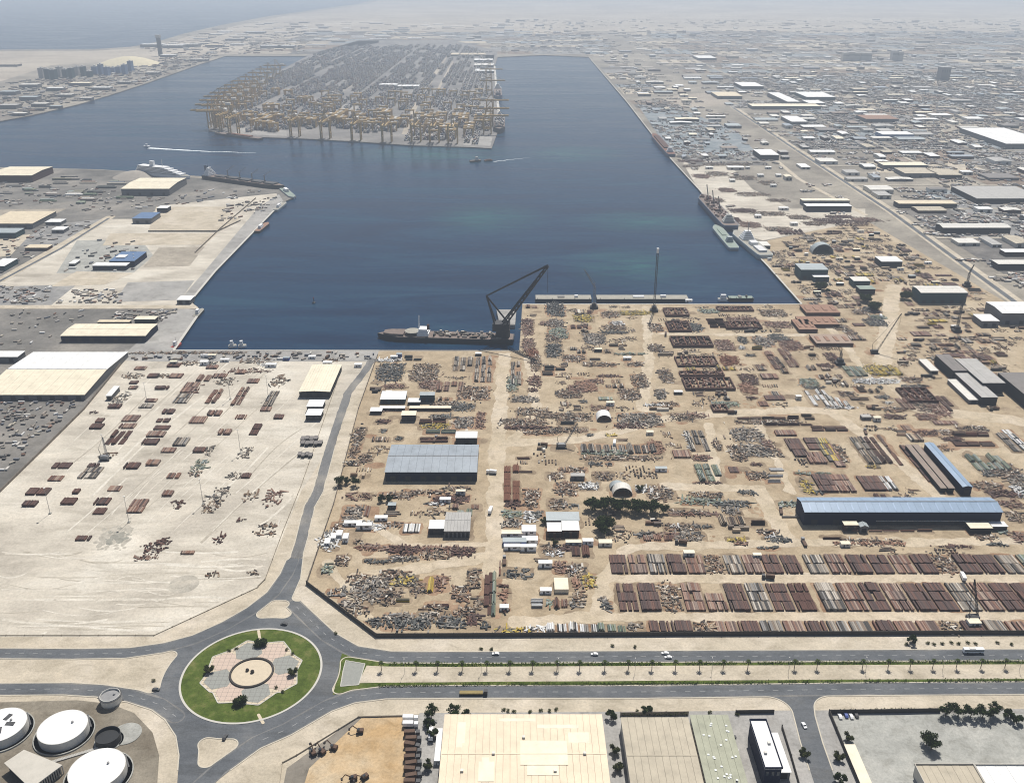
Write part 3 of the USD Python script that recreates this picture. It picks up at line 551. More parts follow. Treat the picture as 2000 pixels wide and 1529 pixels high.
def bld(u0, u1, vf, vb, h, style='flat', rm='white_roof', wm='pale_wall', label='', **k):
    """A building by its roof in the photograph: front eave from u0 to u1 in row vf, back eave in row vb."""
    y0, y1 = GY(vf, h), GY(vb, h)
    x0, x1 = GX(u0, vf, h), GX(u1, vf, h)
    if y1 - y0 < 4: y1 = y0 + 4
    return bld_xy(x0, x1, y0, y1, h, style, rm, wm, label, **k)
def lm(name, r): landmark(name, r[1], r[2]); return r

# front row along the bottom of the picture
bld_last = lm('large cream warehouse', bld(855, 1194, 1560, 1396, 9, 'gx', 'peach_roof', 'pale_wall', 'very large cream roofed warehouse beside the lower carriageway', rise=.5, strips=24, doors=6, vents=5))
cw = bld_last
for u, v, w, d in ((1062, 1470, 90, 46), (1060, 1500, 60, 26), (1010, 1405, 70, 6), (900, 1440, 16, 60), (1130, 1440, 40, 20), (950, 1500, 30, 50), (1090, 1418, 80, 7)):
    x, y = G(u, v, 9.5); sx, sy = w / PXM(v) / 2, d / PYM(v) / 2; cw[0].part('roof_patch', MB().box(x - cw[1] - sx, x - cw[1] + sx, y - cw[2] - sy, y - cw[2] + sy, 9.35 + .5 * (1 - min(1, abs(y - cw[2]) / 24)), 9.42 + .5 * (1 - min(1, abs(y - cw[2]) / 24))), 'pale_cream_roof')
bld(1237, 1380, 1560, 1402, 8, 'gx', 'beige_roof', 'pale_wall', 'beige roofed warehouse between the cream warehouse and the roof dotted with skylights', rise=.6, strips=10, doors=3)
r = bld(1388, 1468, 1560, 1397, 8, 'flat', 'green_roof', 'pale_wall', 'warehouse with dull green roof dotted with small white skylights', strips=6, doors=2); lm('green skylight roof', r)
rr = random.Random(3)
for k in range(34):
    u, v = rr.uniform(1362, 1452), rr.uniform(1410, 1528)
    if abs((u - 1400) - (v - 1470) * .32) > 36: continue
    x, y = G(u, v, 8); r[0].part('skylight', MB().box(x - r[1] - .55, x - r[1] + .55, y - r[2] - .55, y - r[2] + .55, 8.3, 8.62), 'skylight')
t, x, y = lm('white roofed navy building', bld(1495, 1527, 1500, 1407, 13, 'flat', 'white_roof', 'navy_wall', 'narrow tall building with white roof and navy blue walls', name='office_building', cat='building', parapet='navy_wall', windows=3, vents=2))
bld(1519, 1544, 1507, 1432, 5, 'flat', 'white_roof', 'grey_wall', 'low white roofed annex right of the navy walled building', name='annex', cat='annex', doors=1)
bld(1821, 1938, 1560, 1494, 7, 'flat', 'beige_roof', 'pale_wall', 'beige roofed building at the foot of the concrete yard', name='factory_building', cat='building', strips=8, doors=3, parapet='pale_wall')
bld(1942, 2110, 1560, 1495, 7.2, 'flat', 'white_roof', 'pale_wall', 'pale roofed building at the lower right edge of the concrete yard', name='factory_building', cat='building', strips=8, doors=3, parapet='pale_wall')
bld(1685, 1704, 1536, 1456, 3.5, 'lean', 'pale_cream_roof', 'pale_wall', 'long narrow cream roofed lean-to along the concrete yard wall', name='shed', cat='shed', rise=.5, doors=1)
# main yard
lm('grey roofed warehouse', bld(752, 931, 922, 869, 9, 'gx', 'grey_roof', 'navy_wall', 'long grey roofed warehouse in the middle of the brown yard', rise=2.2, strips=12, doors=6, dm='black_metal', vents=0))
t = Thing(stage.GetPrimAtPath(numbered('/World', 'warehouse')[:0] + '/World/warehouse_003')) if False else None
bld(890, 931, 855, 843, 8, 'flat', 'white_roof', 'dark_wall', 'small white roofed shed with dark front behind the grey roofed warehouse', name='shed', cat='shed', doors=2, dm='black_metal')
bld(743, 791, 780, 766, 5, 'lean', 'white_roof', 'teal_wall', 'white roofed shed with teal front near the yard entrance lane', name='shed', cat='shed', rise=1, doors=3)
bld(820, 848, 772, 766, 8, 'flat', 'hull_grey', 'teal_wall', 'tall teal walled shed right of the white roofed teal shed', name='shed', cat='shed', doors=2, dm='black_metal')
bld(797, 820, 785, 778, 3.5, 'flat', 'white_roof', 'dark_wall', 'low white roofed cabin beside the tall teal shed', name='shed', cat='shed', doors=1)
lm('black fronted shed', bld(784, 811, 811, 803, 7, 'flat', 'pale_cream_roof', 'dark_wall', 'cream roofed shed with black front in the yard corner', name='shed', cat='shed', doors=2, dm='black_metal'))
bld(723, 745, 803, 796, 3.5, 'flat', 'white_roof', 'dark_wall', 'low white cabin left of the cream roofed black shed', name='shed', cat='shed', doors=1)
bld(742, 790, 797, 793, 3, 'flat', 'white_roof', 'grey_wall', 'thin white roofed store in front of the teal fronted shed', name='shed', cat='shed', doors=3)
bld(800, 880, 797, 793, 3, 'flat', 'pale_cream_roof', 'brown_wall', 'thin cream roofed store in front of the tall teal shed', name='shed', cat='shed', doors=4)
lm('brown slatted shed', bld(868, 917, 1037, 1001, 6, 'gx', 'mid_roof', 'grey_wall', 'grey brown roofed shed with slatted front beside the central lane', name='shed', cat='shed', rise=1.2, strips=8, doors=6))
bld(838, 866, 1032, 1016, 6, 'flat', 'white_roof', 'dark_wall', 'white roofed annex with black front left of the slatted shed', name='annex', cat='annex', doors=1, dm='black_metal')
lm('paired white houses', bld(1070, 1096, 1037, 1021, 6, 'flat', 'white_roof', 'brown_wall', 'left of two white roofed brown houses beside the dark tree', name='yard_house', cat='house', doors=2, windows=3))
bld(1099, 1131, 1035, 1018, 6.5, 'flat', 'white_roof', 'brown_wall', 'right of two white roofed brown houses beside the dark tree', name='yard_house', cat='house', doors=2, windows=3)
bld(1068, 1131, 1016, 1002, 5, 'lean', 'hull_grey', 'grey_wall', 'pale grey roofed shed behind the two white roofed houses', name='shed', cat='shed', rise=.8, doors=2)
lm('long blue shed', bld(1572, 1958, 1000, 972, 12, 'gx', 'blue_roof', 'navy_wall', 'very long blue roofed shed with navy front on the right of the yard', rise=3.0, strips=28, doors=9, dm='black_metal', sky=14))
bld(1712, 1892, 1017, 1012, 4, 'lean', 'off_white', 'dark_wall', 'long low white roofed store in front of the long blue shed', name='shed', cat='shed', rise=.4, doors=8, dm='black_metal')
bld(1650, 1676, 1025, 1018, 6, 'flat', 'pale_cream_roof', 'brown_wall', 'small cream roofed hut in front of the blue shed', name='hut', cat='hut', doors=1, windows=2)
bld(1681, 1696, 1029, 1022, 5, 'gy', 'hull_grey', 'grey_wall', 'tiny grey gabled hut in front of the blue shed', name='hut', cat='hut', rise=1.5, doors=1)
bld(1896, 1938, 1031, 1019, 5, 'flat', 'pale_cream_roof', 'dark_wall', 'square cream roofed store at the right end of the blue shed', name='shed', cat='shed', doors=2)
bld(1939, 1968, 1028, 1019, 4, 'flat', 'white_roof', 'dark_wall', 'small white roofed store beside the square cream store', name='shed', cat='shed', doors=2)
lm('narrow blue shed', bld(1881, 1899, 951, 866, 8, 'gy', 'blue_roof', 'navy_wall', 'narrow deep blue roofed shed behind the long blue shed', rise=1.2, strips=1, doors=1, dm='black_metal'))
bld(1853, 1864, 953, 870, 5, 'lean', 'brown_roof', 'dark_wall', 'long brown roofed store nearest the narrow blue shed', name='shed', cat='shed', rise=.6, doors=1)
bld(1838, 1848, 953, 870, 4.5, 'lean', 'brown_roof', 'dark_wall', 'long brown roofed store beside the pale dirt road', name='shed', cat='shed', rise=.6, doors=1)
lm('grey stepped sheds', bld(1920, 1963, 748, 701, 12, 'flat', 'mid_roof', 'dark_wall', 'largest grey roofed shed of the stepped group at the right', strips=3, doors=2))
bld(1862, 1889, 724, 693, 11, 'flat', 'dark_roof', 'dark_wall', 'dark grey roofed shed at the back of the stepped group', strips=2, doors=2)
bld(1918, 1949, 776, 729, 9, 'flat', 'mid_roof', 'dark_wall', 'lower grey roofed shed in front of the stepped group', strips=2, doors=2)
bld(1893, 1913, 781, 742, 4, 'lean', 'off_white', 'grey_wall', 'narrow white roofed lean-to before the grey stepped sheds', name='shed', cat='shed', rise=.5, doors=1)
bld(1818, 1833, 724, 702, 4, 'flat', 'off_white', 'grey_wall', 'narrow white roofed store left of the grey stepped sheds', name='shed', cat='shed', doors=1)
bld(2006, 2060, 774, 728, 13, 'flat', 'dark_roof', 'dark_wall', 'dark roofed shed right of the stepped group at the picture edge', doors=2)
lm('teal walled workshop', bld(1799, 1890, 572, 559, 15, 'gx', 'off_white', 'teal_wall', 'pale roofed workshop with tall teal walls behind the brown yard', name='workshop', cat='workshop', rise=1.5, strips=8, doors=5))
bld(1722, 1763, 511, 501, 9, 'flat', 'white_roof', 'dark_wall', 'white roofed store near the rows of steel racks', name='shed', cat='shed', doors=2)
lm('dark quayside workshop', bld(1565, 1618, 527, 515, 14, 'flat', 'hull_grey', 'teal_wall', 'dark workshop with pale patched roof beside the right quay', name='workshop', cat='workshop', doors=3))
bld(1590, 1620, 541, 534, 7, 'flat', 'white_roof', 'teal_wall', 'white roofed store in front of the dark quayside workshop', name='shed', cat='shed', doors=2)
bld(1668, 1700, 549, 541, 9, 'flat', 'off_white', 'teal_wall', 'pale roofed store beside the trees of the brown yard', name='shed', cat='shed', doors=2)
bld(1680, 1710, 565, 558, 7, 'flat', 'deck_green', 'dark_wall', 'pale green roofed store among the yard trees', name='shed', cat='shed', doors=2)
bld(1958, 2040, 612, 590, 15, 'gx', 'white_roof', 'grey_wall', 'big white roofed shed with grey walls at the right picture edge', rise=1.5, doors=3, strips=6)
bld(1918, 1952, 627, 614, 8, 'flat', 'white_roof', 'grey_wall', 'small white roofed grey shed left of the big white one', name='shed', cat='shed', doors=2)
bld(1475, 1505, 480, 472, 5, 'flat', 'off_white', 'dark_wall', 'pale flat roofed store beside the docked grey ship', name='shed', cat='shed', doors=2)
# quonset hut
def quonset(u, v, w, d, label, rm='white_roof'):
    x, y = G(u, v); n = 12; t = thing('arched_hut', label, 'hut', x, y)
    a = np.linspace(0, math.pi, n + 1); p = np.stack([np.cos(a) * w / 2, np.sin(a) * w * .45], 1)
    mb = MB()
    for i in range(n):
        (xa, za), (xb, zb) = p[i], p[i + 1]
        mb.add([(xa, 0, za), (xb, 0, zb), (xb, d, zb), (xa, d, za), (xa * .96, 0, za * .96), (xb * .96, 0, zb * .96), (xb * .96, d, zb * .96), (xa * .96, d, za * .96)], BOXF[:, ::-1])
    t.part('roof', mb, rm)
    t.part('back_wall', MB().prism([(q[0] * .95, q[1] * .95) for q in p], 0, .2), 'dark_wall')
    k = stage.GetPrimAtPath(t.path + '/back_wall'); x_ = UsdGeom.Xformable(k); x_.AddTranslateOp().Set((0, d - .1, 0)); x_.AddRotateXOp().Set(90)
    t.part('door_frame', MB().box(-w * .3, -w * .27, .3, .6, 0, w * .33).box(w * .27, w * .3, .3, .6, 0, w * .33).box(-w * .3, w * .3, .3, .6, w * .331, w * .36), 'dark_metal')
    FOOT.append(sbox(x - w / 2 - 1, y - 1, x + w / 2 + 1, y + d + 1)); return t, x, y
lm('white arched hut', quonset(1180, 823, 15, 13, 'white arched hut with open dark front in the middle of the yard'))
quonset(1607, 496, 34, 16, 'large pale arched shed with dark mouth near the right quay', 'hull_grey')
quonset(1216, 968, 17, 10, 'low pale arched hut behind the dark tree row', 'off_white')
quonset(1206, 957, 13, 7, 'small grey arched hut behind the pale arched hut', 'hull_grey')
# left port area
lm('huge white warehouse', bld(-40, 165, 771, 688, 6, 'gx', 'pale_cream_roof', 'grey_wall', 'huge warehouse with white rear and cream front roof at the left edge', rm2='white_roof', rise=3.5, strips=20, doors=8, dm='black_metal'))
lm('pale long shed', bld(118, 284, 656, 633, 8, 'gx', 'pale_cream_roof', 'navy_wall', 'long cream roofed shed behind the huge white warehouse', rise=1.2, strips=12, doors=7, dm='black_metal'))
bld(-20, 34, 697, 686, 7, 'flat', 'white_roof', 'grey_wall', 'small white roofed shed behind the huge white warehouse', name='shed', cat='shed', doors=2)
lm('cream sand yard shed', bld(584, 644, 765, 713, 7, 'gy', 'pale_cream_roof', 'dark_wall', 'cream roofed shed standing in the pale sand yard', rise=.8, strips=6, doors=3, dm='black_metal'))
bld(599, 629, 794, 781, 6, 'flat', 'white_roof', 'dark_wall', 'upper of two small white sheds in the pale yard', name='shed', cat='shed', doors=2)
bld(597, 626, 811, 799, 6, 'flat', 'white_roof', 'dark_wall', 'lower of two small white sheds in the pale yard', name='shed', cat='shed', doors=2, dm='black_metal')
bld(207, 217, 773, 756, 5, 'lean', 'white_roof', 'grey_wall', 'small white lean-to beside the huge white warehouse', name='shed', cat='shed', rise=1, doors=1)
bld(-30, 63, 437, 413, 9, 'flat', 'cream_roof', 'grey_wall', 'sandy roofed depot at the left picture edge', strips=4, doors=3)
bld(-25, 62, 343, 326, 14, 'gx', 'pale_cream_roof', 'brown_wall', 'cream roofed quay shed at the far left water edge', rise=2, strips=8, doors=4)
lm('white quay shed', bld(236, 330, 369, 348, 13, 'gx', 'pale_cream_roof', 'grey_wall', 'cream roofed quay shed in front of the white ship', rise=2.5, strips=8, doors=4))
bld(258, 295, 427, 415, 9, 'flat', 'stripe_blue', 'grey_wall', 'blue grey roofed shed behind the round sand field', name='shed', cat='shed', doors=2)
bld(306, 326, 407, 402, 8, 'flat', 'white_roof', 'dark_wall', 'small white roofed shed behind the round sand field', name='shed', cat='shed', doors=1)
bld(88, 118, 434, 428, 6, 'flat', 'white_roof', 'grey_wall', 'white roofed store left of the pale double road', name='shed', cat='shed', doors=1)
bld(100, 124, 449, 443, 6, 'flat', 'white_roof', 'grey_wall', 'lower white roofed store left of the pale double road', name='shed', cat='shed', doors=1)
bld(-20, 30, 455, 446, 9, 'flat', 'hull_grey', 'teal_wall', 'grey green roofed store at the left picture edge', name='shed', cat='shed', doors=2)
bld(48, 92, 484, 478, 5, 'flat', 'cream_roof', 'brown_wall', 'long cream roofed store beside the pale double road', name='shed', cat='shed', doors=2)
bld(-20, 8, 520, 505, 8, 'flat', 'white_roof', 'teal_wall', 'white roofed store at the left edge beside the road', name='shed', cat='shed', doors=1)
lm('blue compound', bld(213, 262, 510, 492, 9, 'flat', 'stripe_blue', 'navy_wall', 'blue roofed building in the walled compound of the paved terminal', name='port_building', cat='building', doors=2, vents=4))
bld(226, 243, 503, 498, 10.5, 'flat', 'white_roof', 'white_paint', 'white roof block on the blue compound', name='port_building', cat='building', foot=False)
bld(180, 246, 519, 513, 7, 'flat', 'white_roof', 'navy_wall', 'long white roofed building in front of the blue compound', name='port_building', cat='building', doors=4)
bld(252, 266, 506, 496, 7, 'flat', 'white_roof', 'grey_wall', 'small white block right of the blue compound', name='port_building', cat='building', doors=1)
bld(134, 146, 515, 508, 4, 'flat', 'white_roof', 'grey_wall', 'small white store left of the blue compound', name='shed', cat='shed', doors=1)
bld(262, 302, 624, 618, 6, 'flat', 'pale_cream_roof', 'dark_wall', 'long thin pale roofed store behind the cream roofed shed', name='shed', cat='shed', doors=3)
bld(190, 252, 629, 625, 5, 'flat', 'cream_roof', 'brown_wall', 'low sandy roofed store behind the cream roofed shed', name='shed', cat='shed', doors=3)
bld(345, 372, 586, 578, 6, 'flat', 'white_roof', 'grey_wall', 'white roofed store at the corner of the left quay', name='shed', cat='shed', doors=2)
# right background, the ones that stand out
for a in ((1486, 1522, 303, 292, 12, 'flat', 'white_roof', 'dark_wall', 'bright white roofed shed beside the right quay sand'), (1568, 1660, 392, 388, 9, 'flat', 'pale_cream_roof', 'grey_wall', 'upper of two long thin pale sheds by the main road'),
          (1576, 1664, 403, 398, 10, 'flat', 'white_roof', 'dark_wall', 'lower of two long thin pale sheds by the main road'), (1842, 1975, 445, 437, 11, 'gx', 'off_white', 'dark_wall', 'long pale roofed warehouse right of the main road'),
          (1908, 2040, 388, 364, 10, 'flat', 'mid_roof', 'dark_wall', 'broad grey brown roofed warehouse at the right edge'), (1965, 2060, 281, 250, 13, 'flat', 'white_roof', 'grey_wall', 'huge bright white roofed warehouse at the right picture edge'),
          (1538, 1562, 199, 181, 14, 'flat', 'white_roof', 'grey_wall', 'deep white roofed warehouse in the hazy industrial plain'), (1576, 1632, 190, 180, 12, 'flat', 'white_roof', 'teal_wall', 'wide white roofed warehouse in the hazy industrial plain'),
          (1580, 1612, 202, 196, 10, 'flat', 'white_roof', 'grey_wall', 'white roofed store before the wide white warehouse'), (1470, 1604, 208, 203, 10, 'flat', 'pale_cream_roof', 'grey_wall', 'very long thin cream warehouse in the industrial plain'),
          (1546, 1578, 238, 227, 10, 'flat', 'white_roof', 'grey_wall', 'white roofed warehouse behind the main road'), (1692, 1756, 233, 225, 10, 'flat', 'rust_pale', 'grey_wall', 'reddish roofed warehouse in the industrial plain'),
          (1724, 1786, 263, 257, 10, 'flat', 'white_roof', 'stripe_blue', 'long white roofed warehouse right of the industrial plain centre'), (1450, 1492, 169, 161, 12, 'flat', 'white_roof', 'dark_wall', 'white roofed warehouse beyond the right channel'),
          (1402, 1450, 188, 180, 10, 'flat', 'cream_roof', 'grey_wall', 'cream roofed warehouse beyond the right channel'), (1364, 1400, 114, 109, 12, 'flat', 'white_roof', 'grey_wall', 'distant white roofed warehouse right of the channel head'),
          (1726, 1812, 323, 317, 9, 'flat', 'pale_cream_roof', 'grey_wall', 'long thin cream warehouse in the right industrial plain'), (1768, 1830, 339, 328, 9, 'flat', 'beige_roof', 'grey_wall', 'beige roofed warehouse in the right industrial plain'),
          (1834, 1880, 342, 330, 9, 'flat', 'beige_roof', 'dark_wall', 'second beige roofed warehouse nearer the right edge'), (1950, 2030, 516, 508, 9, 'flat', 'off_white', 'dark_wall', 'pale roofed shed right of the main road at the edge'),
          (1756, 1870, 398, 392, 9, 'flat', 'cream_roof', 'dark_wall', 'long cream roofed warehouse just right of the main road')):
    bld(*a, strips=3, doors=3)
# tank farm
def tank(u, v, r, h, label, rm='white_paint', wm='off_white', dome=.05, pad=1.22, inset=0):
    x, y = G(u, v); t = thing('storage_tank', label, 'tank', x, y)
    t.part('base_ring', MB().lathe([(r * pad, 0.0), (r * pad, 1.0), (r * pad - .6, 1.0), (r * pad - .6, .15), (r, .15)], 56), 'concrete' if pad > 1 else wm)
    t.part('shell', MB().lathe([(r, 0), (r, h), (r - .25, h), (r - .25, h - 1.5)], 56), wm)
    z = h - inset
    t.part('roof', MB().lathe([(r - .3, z), (r * .7, z + r * dome * .7), (r * .3, z + r * dome), (.05, z + r * dome * 1.1)], 56), rm, smooth=30)
    for k in range(2): t.part('stair', MB().obox((math.cos(.6 + k * 2.6) * (r + .5), math.sin(.6 + k * 2.6) * (r + .5), h / 2), (h * 1.2, .8, .25), .6 + k * 2.6 + math.pi / 2, .8), 'grey_metal')
    t.part('roof_hatch', MB().lathe([(.7, z + r * dome * .4), (.7, z + r * dome + .8), (.1, z + r * dome + .9)], 10, (r * .35, r * .2)), 'grey_metal')
    FOOT.append(Point(x, y).buffer(r * pad)); return t
LM_T = tank(126, 1434, 13.6, 6, 'white domed storage tank left of the dark open tank'); landmark('tank farm', *G(150, 1440))
tank(193, 1516, 14.8, 6, 'white domed storage tank at the bottom picture edge')
t = tank(6, 1430, 13.8, 6, 'white storage tank with dark patched roof at the left edge')
for k in range(5): t.part('roof_panel', MB().obox((5.5 * math.cos(k * 1.26), 5.5 * math.sin(k * 1.26), 6.75), (5.0, 2.6, .3), k * 1.26), 'dark_metal')
x, y = G(213, 1447); t = thing('storage_tank', 'small open black tank between the white tanks', 'tank', x, y)
t.part('shell', MB().lathe([(6.9, 0), (6.9, 5), (6.6, 5), (6.6, 1.0)], 40), 'black_metal'); t.part('oil_surface', MB().lathe([(6.6, 3.2), (3, 3.2), (.05, 3.2)], 40), 'hull_black')
t.part('base_ring', MB().lathe([(8.0, 0), (8.0, .5), (7.0, .5)], 40), 'concrete')
single('concrete_pad', slab(Point(0, 0).buffer(8.5, 24), .02, .5), 'concrete', 'round pale concrete pad beside the small black tank', 'pad', *G(247, 1433))
t = tank(218, 1371, 5.8, 6, 'slim grey water tank with ringed top beside the road bend', 'grey_metal', 'off_white', .05, 1.0, 1.2)
t.part('rim_walk', MB().lathe([(6.0, 5.2), (6.6, 5.2), (6.6, 5.5), (6.0, 5.5)], 32), 'dark_metal')
ctr = G(66, 1503, 6); corners = [G(u, v, 6) for u, v in ((8, 1490), (47, 1464), (122, 1494), (60, 1540))]
t = thing('pump_house', 'flat pale roofed pump house with dark colonnade among the tanks', 'pump house', *ctr)
loc = [(a - ctr[0], b - ctr[1]) for a, b in corners]
inn = Polygon(loc).buffer(-1.2)
t.part('wall', slab(inn, 0, 5.7), 'dark_wall'); t.part('roof', slab(Polygon(loc), 5.72, 6.3), 'pale_wall')
for k in range(14):
    q = LineString([loc[3], loc[2]]).interpolate((k + .5) / 14, True); t.part('column', MB().box(q.x - .25, q.x + .25, q.y + .3, q.y + .8, 0, 5.7), 'pale_wall')
single('pipe_run', MB().tube((-16, -8, .6), (20, 9, .6), .3).tube((-16, -7.2, .6), (20, 9.8, .6), .3).tube((-16, -6.4, .6), (20, 10.6, .6), .22), 'off_white', 'pale pipe run crossing the tank farm below the black tank', 'pipes', *G(150, 1475), kind='stuff')

# walls and fences
def wall(name, pts, h, w, m, label, cat='wall', posts=0, pm=None):
    L = line(pts); cx, cy0 = L.centroid.x, L.centroid.y; l2 = affinity.translate(L, -cx, -cy0)
    t = thing(name, label, cat, cx, cy0)
    seg = list(l2.coords)
    for a, b in zip(seg[:-1], seg[1:]):
        d = math.hypot(b[0] - a[0], b[1] - a[1]); n = max(1, min(60, int(d / 12))); yaw = math.atan2(b[1] - a[1], b[0] - a[0])
        for i in range(n):
            s = (i + .5) / n; t.part('wall_panel', MB().obox((a[0] + (b[0] - a[0]) * s, a[1] + (b[1] - a[1]) * s, h / 2), (d / n - .12, w, h), yaw), m)
        for i in range(n):
            t.part('post', MB().obox((a[0] + (b[0] - a[0]) * i / n, a[1] + (b[1] - a[1]) * i / n, (h + .3) / 2), (.5, w + .25, h + .3), yaw), pm or m)
    FOOT.append(L.buffer(2)); return t
wall('boundary_wall', [(599, 1141), (735, 1244), (1000, 1243), (1300, 1241), (2060, 1238)], 3.2, .4, 'wall_dark', 'long dark boundary wall between the brown yard and the upper carriageway')
wall('boundary_wall', [(599, 1140), (652, 985), (700, 800), (738, 694)], 2.2, .3, 'wall_stone', 'brown boundary wall along the road up to the basin')
wall('yard_fence', [(504, 1146), (518, 1132), (552, 1040), (588, 950), (640, 800), (668, 720)], 1.2, .15, 'wall_pale', 'thin brown fence along the right side of the pale yard', 'fence')
wall('yard_fence', [(504, 1147), (301, 1241), (-60, 1241)], .6, .3, 'wall_pale', 'thin fence along the front of the pale yard', 'fence')
wall('boundary_wall', [(-60, 1006), (0, 962), (80, 884), (165, 800), (246, 700)], 2.6, .4, 'wall_stone', 'brown wall along the left side of the pale yard')
wall('boundary_wall', [(1680, 1540), (1619, 1393), (1720, 1392), (1836, 1390)], 3, .4, 'wall_dark', 'dark wall round the corner of the concrete yard')
wall('boundary_wall', [(1437, 1393), (1512, 1392)], 2.6, .4, 'wall_dark', 'short dark wall behind the white and navy building')
wall('yard_fence', [(1527, 1422), (1545, 1480), (1562, 1540)], 2.6, .3, 'wall_dark', 'dark fence between the white annex and the side road', 'fence')
wall('boundary_wall', [(1212, 1397), (1345, 1395)], 2.6, .4, 'wall_stone', 'brown wall behind the beige roofed warehouse')
wall('yard_fence', [(545, 1540), (552, 1490), (580, 1475), (700, 1401), (790, 1399)], 1.0, .12, 'wall_pale', 'thin fence round the orange sand lot', 'fence')
wall('yard_fence', [(290, 453), (425, 453), (470, 432)], 2.5, .4, 'wall_stone', 'dark fence round the sand field near the pier end', 'fence')
wall('yard_fence', [(381, 495), (430, 448), (500, 388)], 2.5, .4, 'wall_stone', 'dark fence beside the left quay apron', 'fence')
# ---------------------------------------------------------------- container terminal on the mole
landmark('container terminal', *G(720, 230))
mole_in = mole_g.buffer(-22)
mole_box = mole_in.bounds
rows, k = [], 0
x = mole_box[0] + 20
while x < mole_box[2] - 20:
    y = mole_box[1] + 60 + 40 * math.sin(x * .02)
    lane = int(x / 30) % 9
    while y < 5900:
        ln = rnd.uniform(150, 235)
        if rnd.random() < .86 and mole_in.contains(sbox(x, y, x + 17, y + ln)): rows.append((x, y, ln))
        y += ln + 32
    x += 22.5 + (14 if lane == 8 else 0)
rows.sort(key=lambda r: r[1])
def row_mesh(ln, full):
    mb = MB(); r = random.Random(int(ln * 7) + full)
    n = int(ln / 12.8)
    for i in range(n):
        if r.random() < .08: continue
        for j in range(6):
            hgt = r.choice((0, 1, 2, 2, 3, 3, 4)) * 2.6
            if hgt: mb.box(-8 + j * 2.7, -8 + j * 2.7 + 2.44, i * 12.8, i * 12.8 + 12.2, 0, hgt)
    return mb
for i, (x, y, ln) in enumerate(rows[:300]):
    t = thing('container_row', '', 'containers', x + 8.5, y, .06, group='container rows on the terminal mole'); t.part('containers', row_mesh(ln, i), 'mix_box').prim.SetCustomDataByKey('kind', 'stuff')
    later(t, 'row of stacked shipping containers', x + 8.5, y + ln / 2)
if rows[300:]:
    mb = MB()
    for i, (x, y, ln) in enumerate(rows[300:]):
        r = random.Random(i)
        for a in range(int(ln / 12.8)):
            for j in range(3):
                hgt = r.choice((0, 2, 3, 4)) * 2.6
                if hgt: mb.box(x + j * 5.4, x + j * 5.4 + 5, y + a * 12.8, y + a * 12.8 + 12.2, 0.06, hgt)
    define('/World/distant_container_rows', mb, 'mix_box')
    tag(stage.GetPrimAtPath('/World/distant_container_rows'), 'far rows of shipping containers fading into haze at the mole root', 'containers', None, 'stuff')
for a in ((740, 776, 166, 163, 9, 'flat', 'white_roof', 'grey_wall', 'long thin white roofed shed amid the container rows'), (776, 818, 169, 166, 9, 'flat', 'white_roof', 'grey_wall', 'short white roofed shed amid the container rows'),
          (926, 962, 118, 115, 9, 'flat', 'white_roof', 'grey_wall', 'farthest pale transit shed on the mole right quay'), (926, 964, 128, 124, 9, 'flat', 'off_white', 'grey_wall', 'second farthest pale transit shed on the mole right quay'),
          (927, 965, 139, 135, 9, 'flat', 'white_roof', 'grey_wall', 'nearest pale transit shed on the mole right quay'), (880, 950, 107, 104, 9, 'flat', 'cream_roof', 'grey_wall', 'long pale shed at the root of the mole'), (948, 964, 108, 103, 22, 'flat', 'dark_roof', 'dark_wall', 'dark block at the channel head end of the mole')):
    bld(*a, doors=2)
struct('terminal_apron', sheet(unary_union([poly([(665, 205), (755, 200), (752, 216), (668, 222)]), poly([(455, 262), (560, 266), (560, 256), (470, 250)]), poly([(905, 283), (958, 286), (962, 268), (912, 262)])]), .10), 'quay_concrete')
struct('terminal_road', sheet(unary_union([line([(625, 200), (705, 158)]).buffer(7), line([(790, 262), (812, 205), (872, 110)]).buffer(8), line([(840, 205), (885, 120)]).buffer(5)]).intersection(mole_g), .12), 'desert')
def sts(label, x, y, z=0, rot=0, group=None):
    """A ship-to-shore gantry crane: legs, boom over the water along -x, machinery house."""
    t = thing('quay_crane', label, 'crane', x, y, z, rot, group)
    for a in (-10, 10):
        for b in (-12, 12): t.part('leg', MB().box(a - 1.5, a + 1.5, b - 1.5, b + 1.5, 0, 46), 'crane_yellow')
    for b in (-12, 12): t.part('portal_beam', MB().box(-11, 11, b - 1, b + 1, 14, 16.5), 'crane_yellow')
    for a in (-10, 10): t.part('sill_beam', MB().box(a - 1, a + 1, -13, 13, 44, 46.5), 'crane_yellow')
    t.part('boom', MB().box(-58, 34, -5.4, -2.8, 46.6, 50.6).box(-58, 34, 2.8, 5.4, 46.6, 50.6).box(-58, -56, -3, 3, 46.6, 50), 'crane_yellow')
    t.part('mast', MB().tube((8, -4, 50), (-8, 0, 74), .9, 4).tube((8, 4, 50), (-8, 0, 74), .9, 4).tube((-10, -4, 50), (-8, 0, 74), .9, 4).tube((-10, 4, 50), (-8, 0, 74), .9, 4), 'crane_yellow')
    t.part('stay', MB().tube((-8, 0, 73.5), (-50, 0, 50), .4, 4).tube((-8, 0, 73.5), (30, 0, 50), .4, 4), 'dark_metal')
    t.part('machine_house', MB().box(14, 28, -5, 5, 50.1, 57), 'off_white'); t.part('cab', MB().box(-6, -2, -2, 2, 42.5, 46.4), 'off_white')
    return t
STS = Kind(sts)
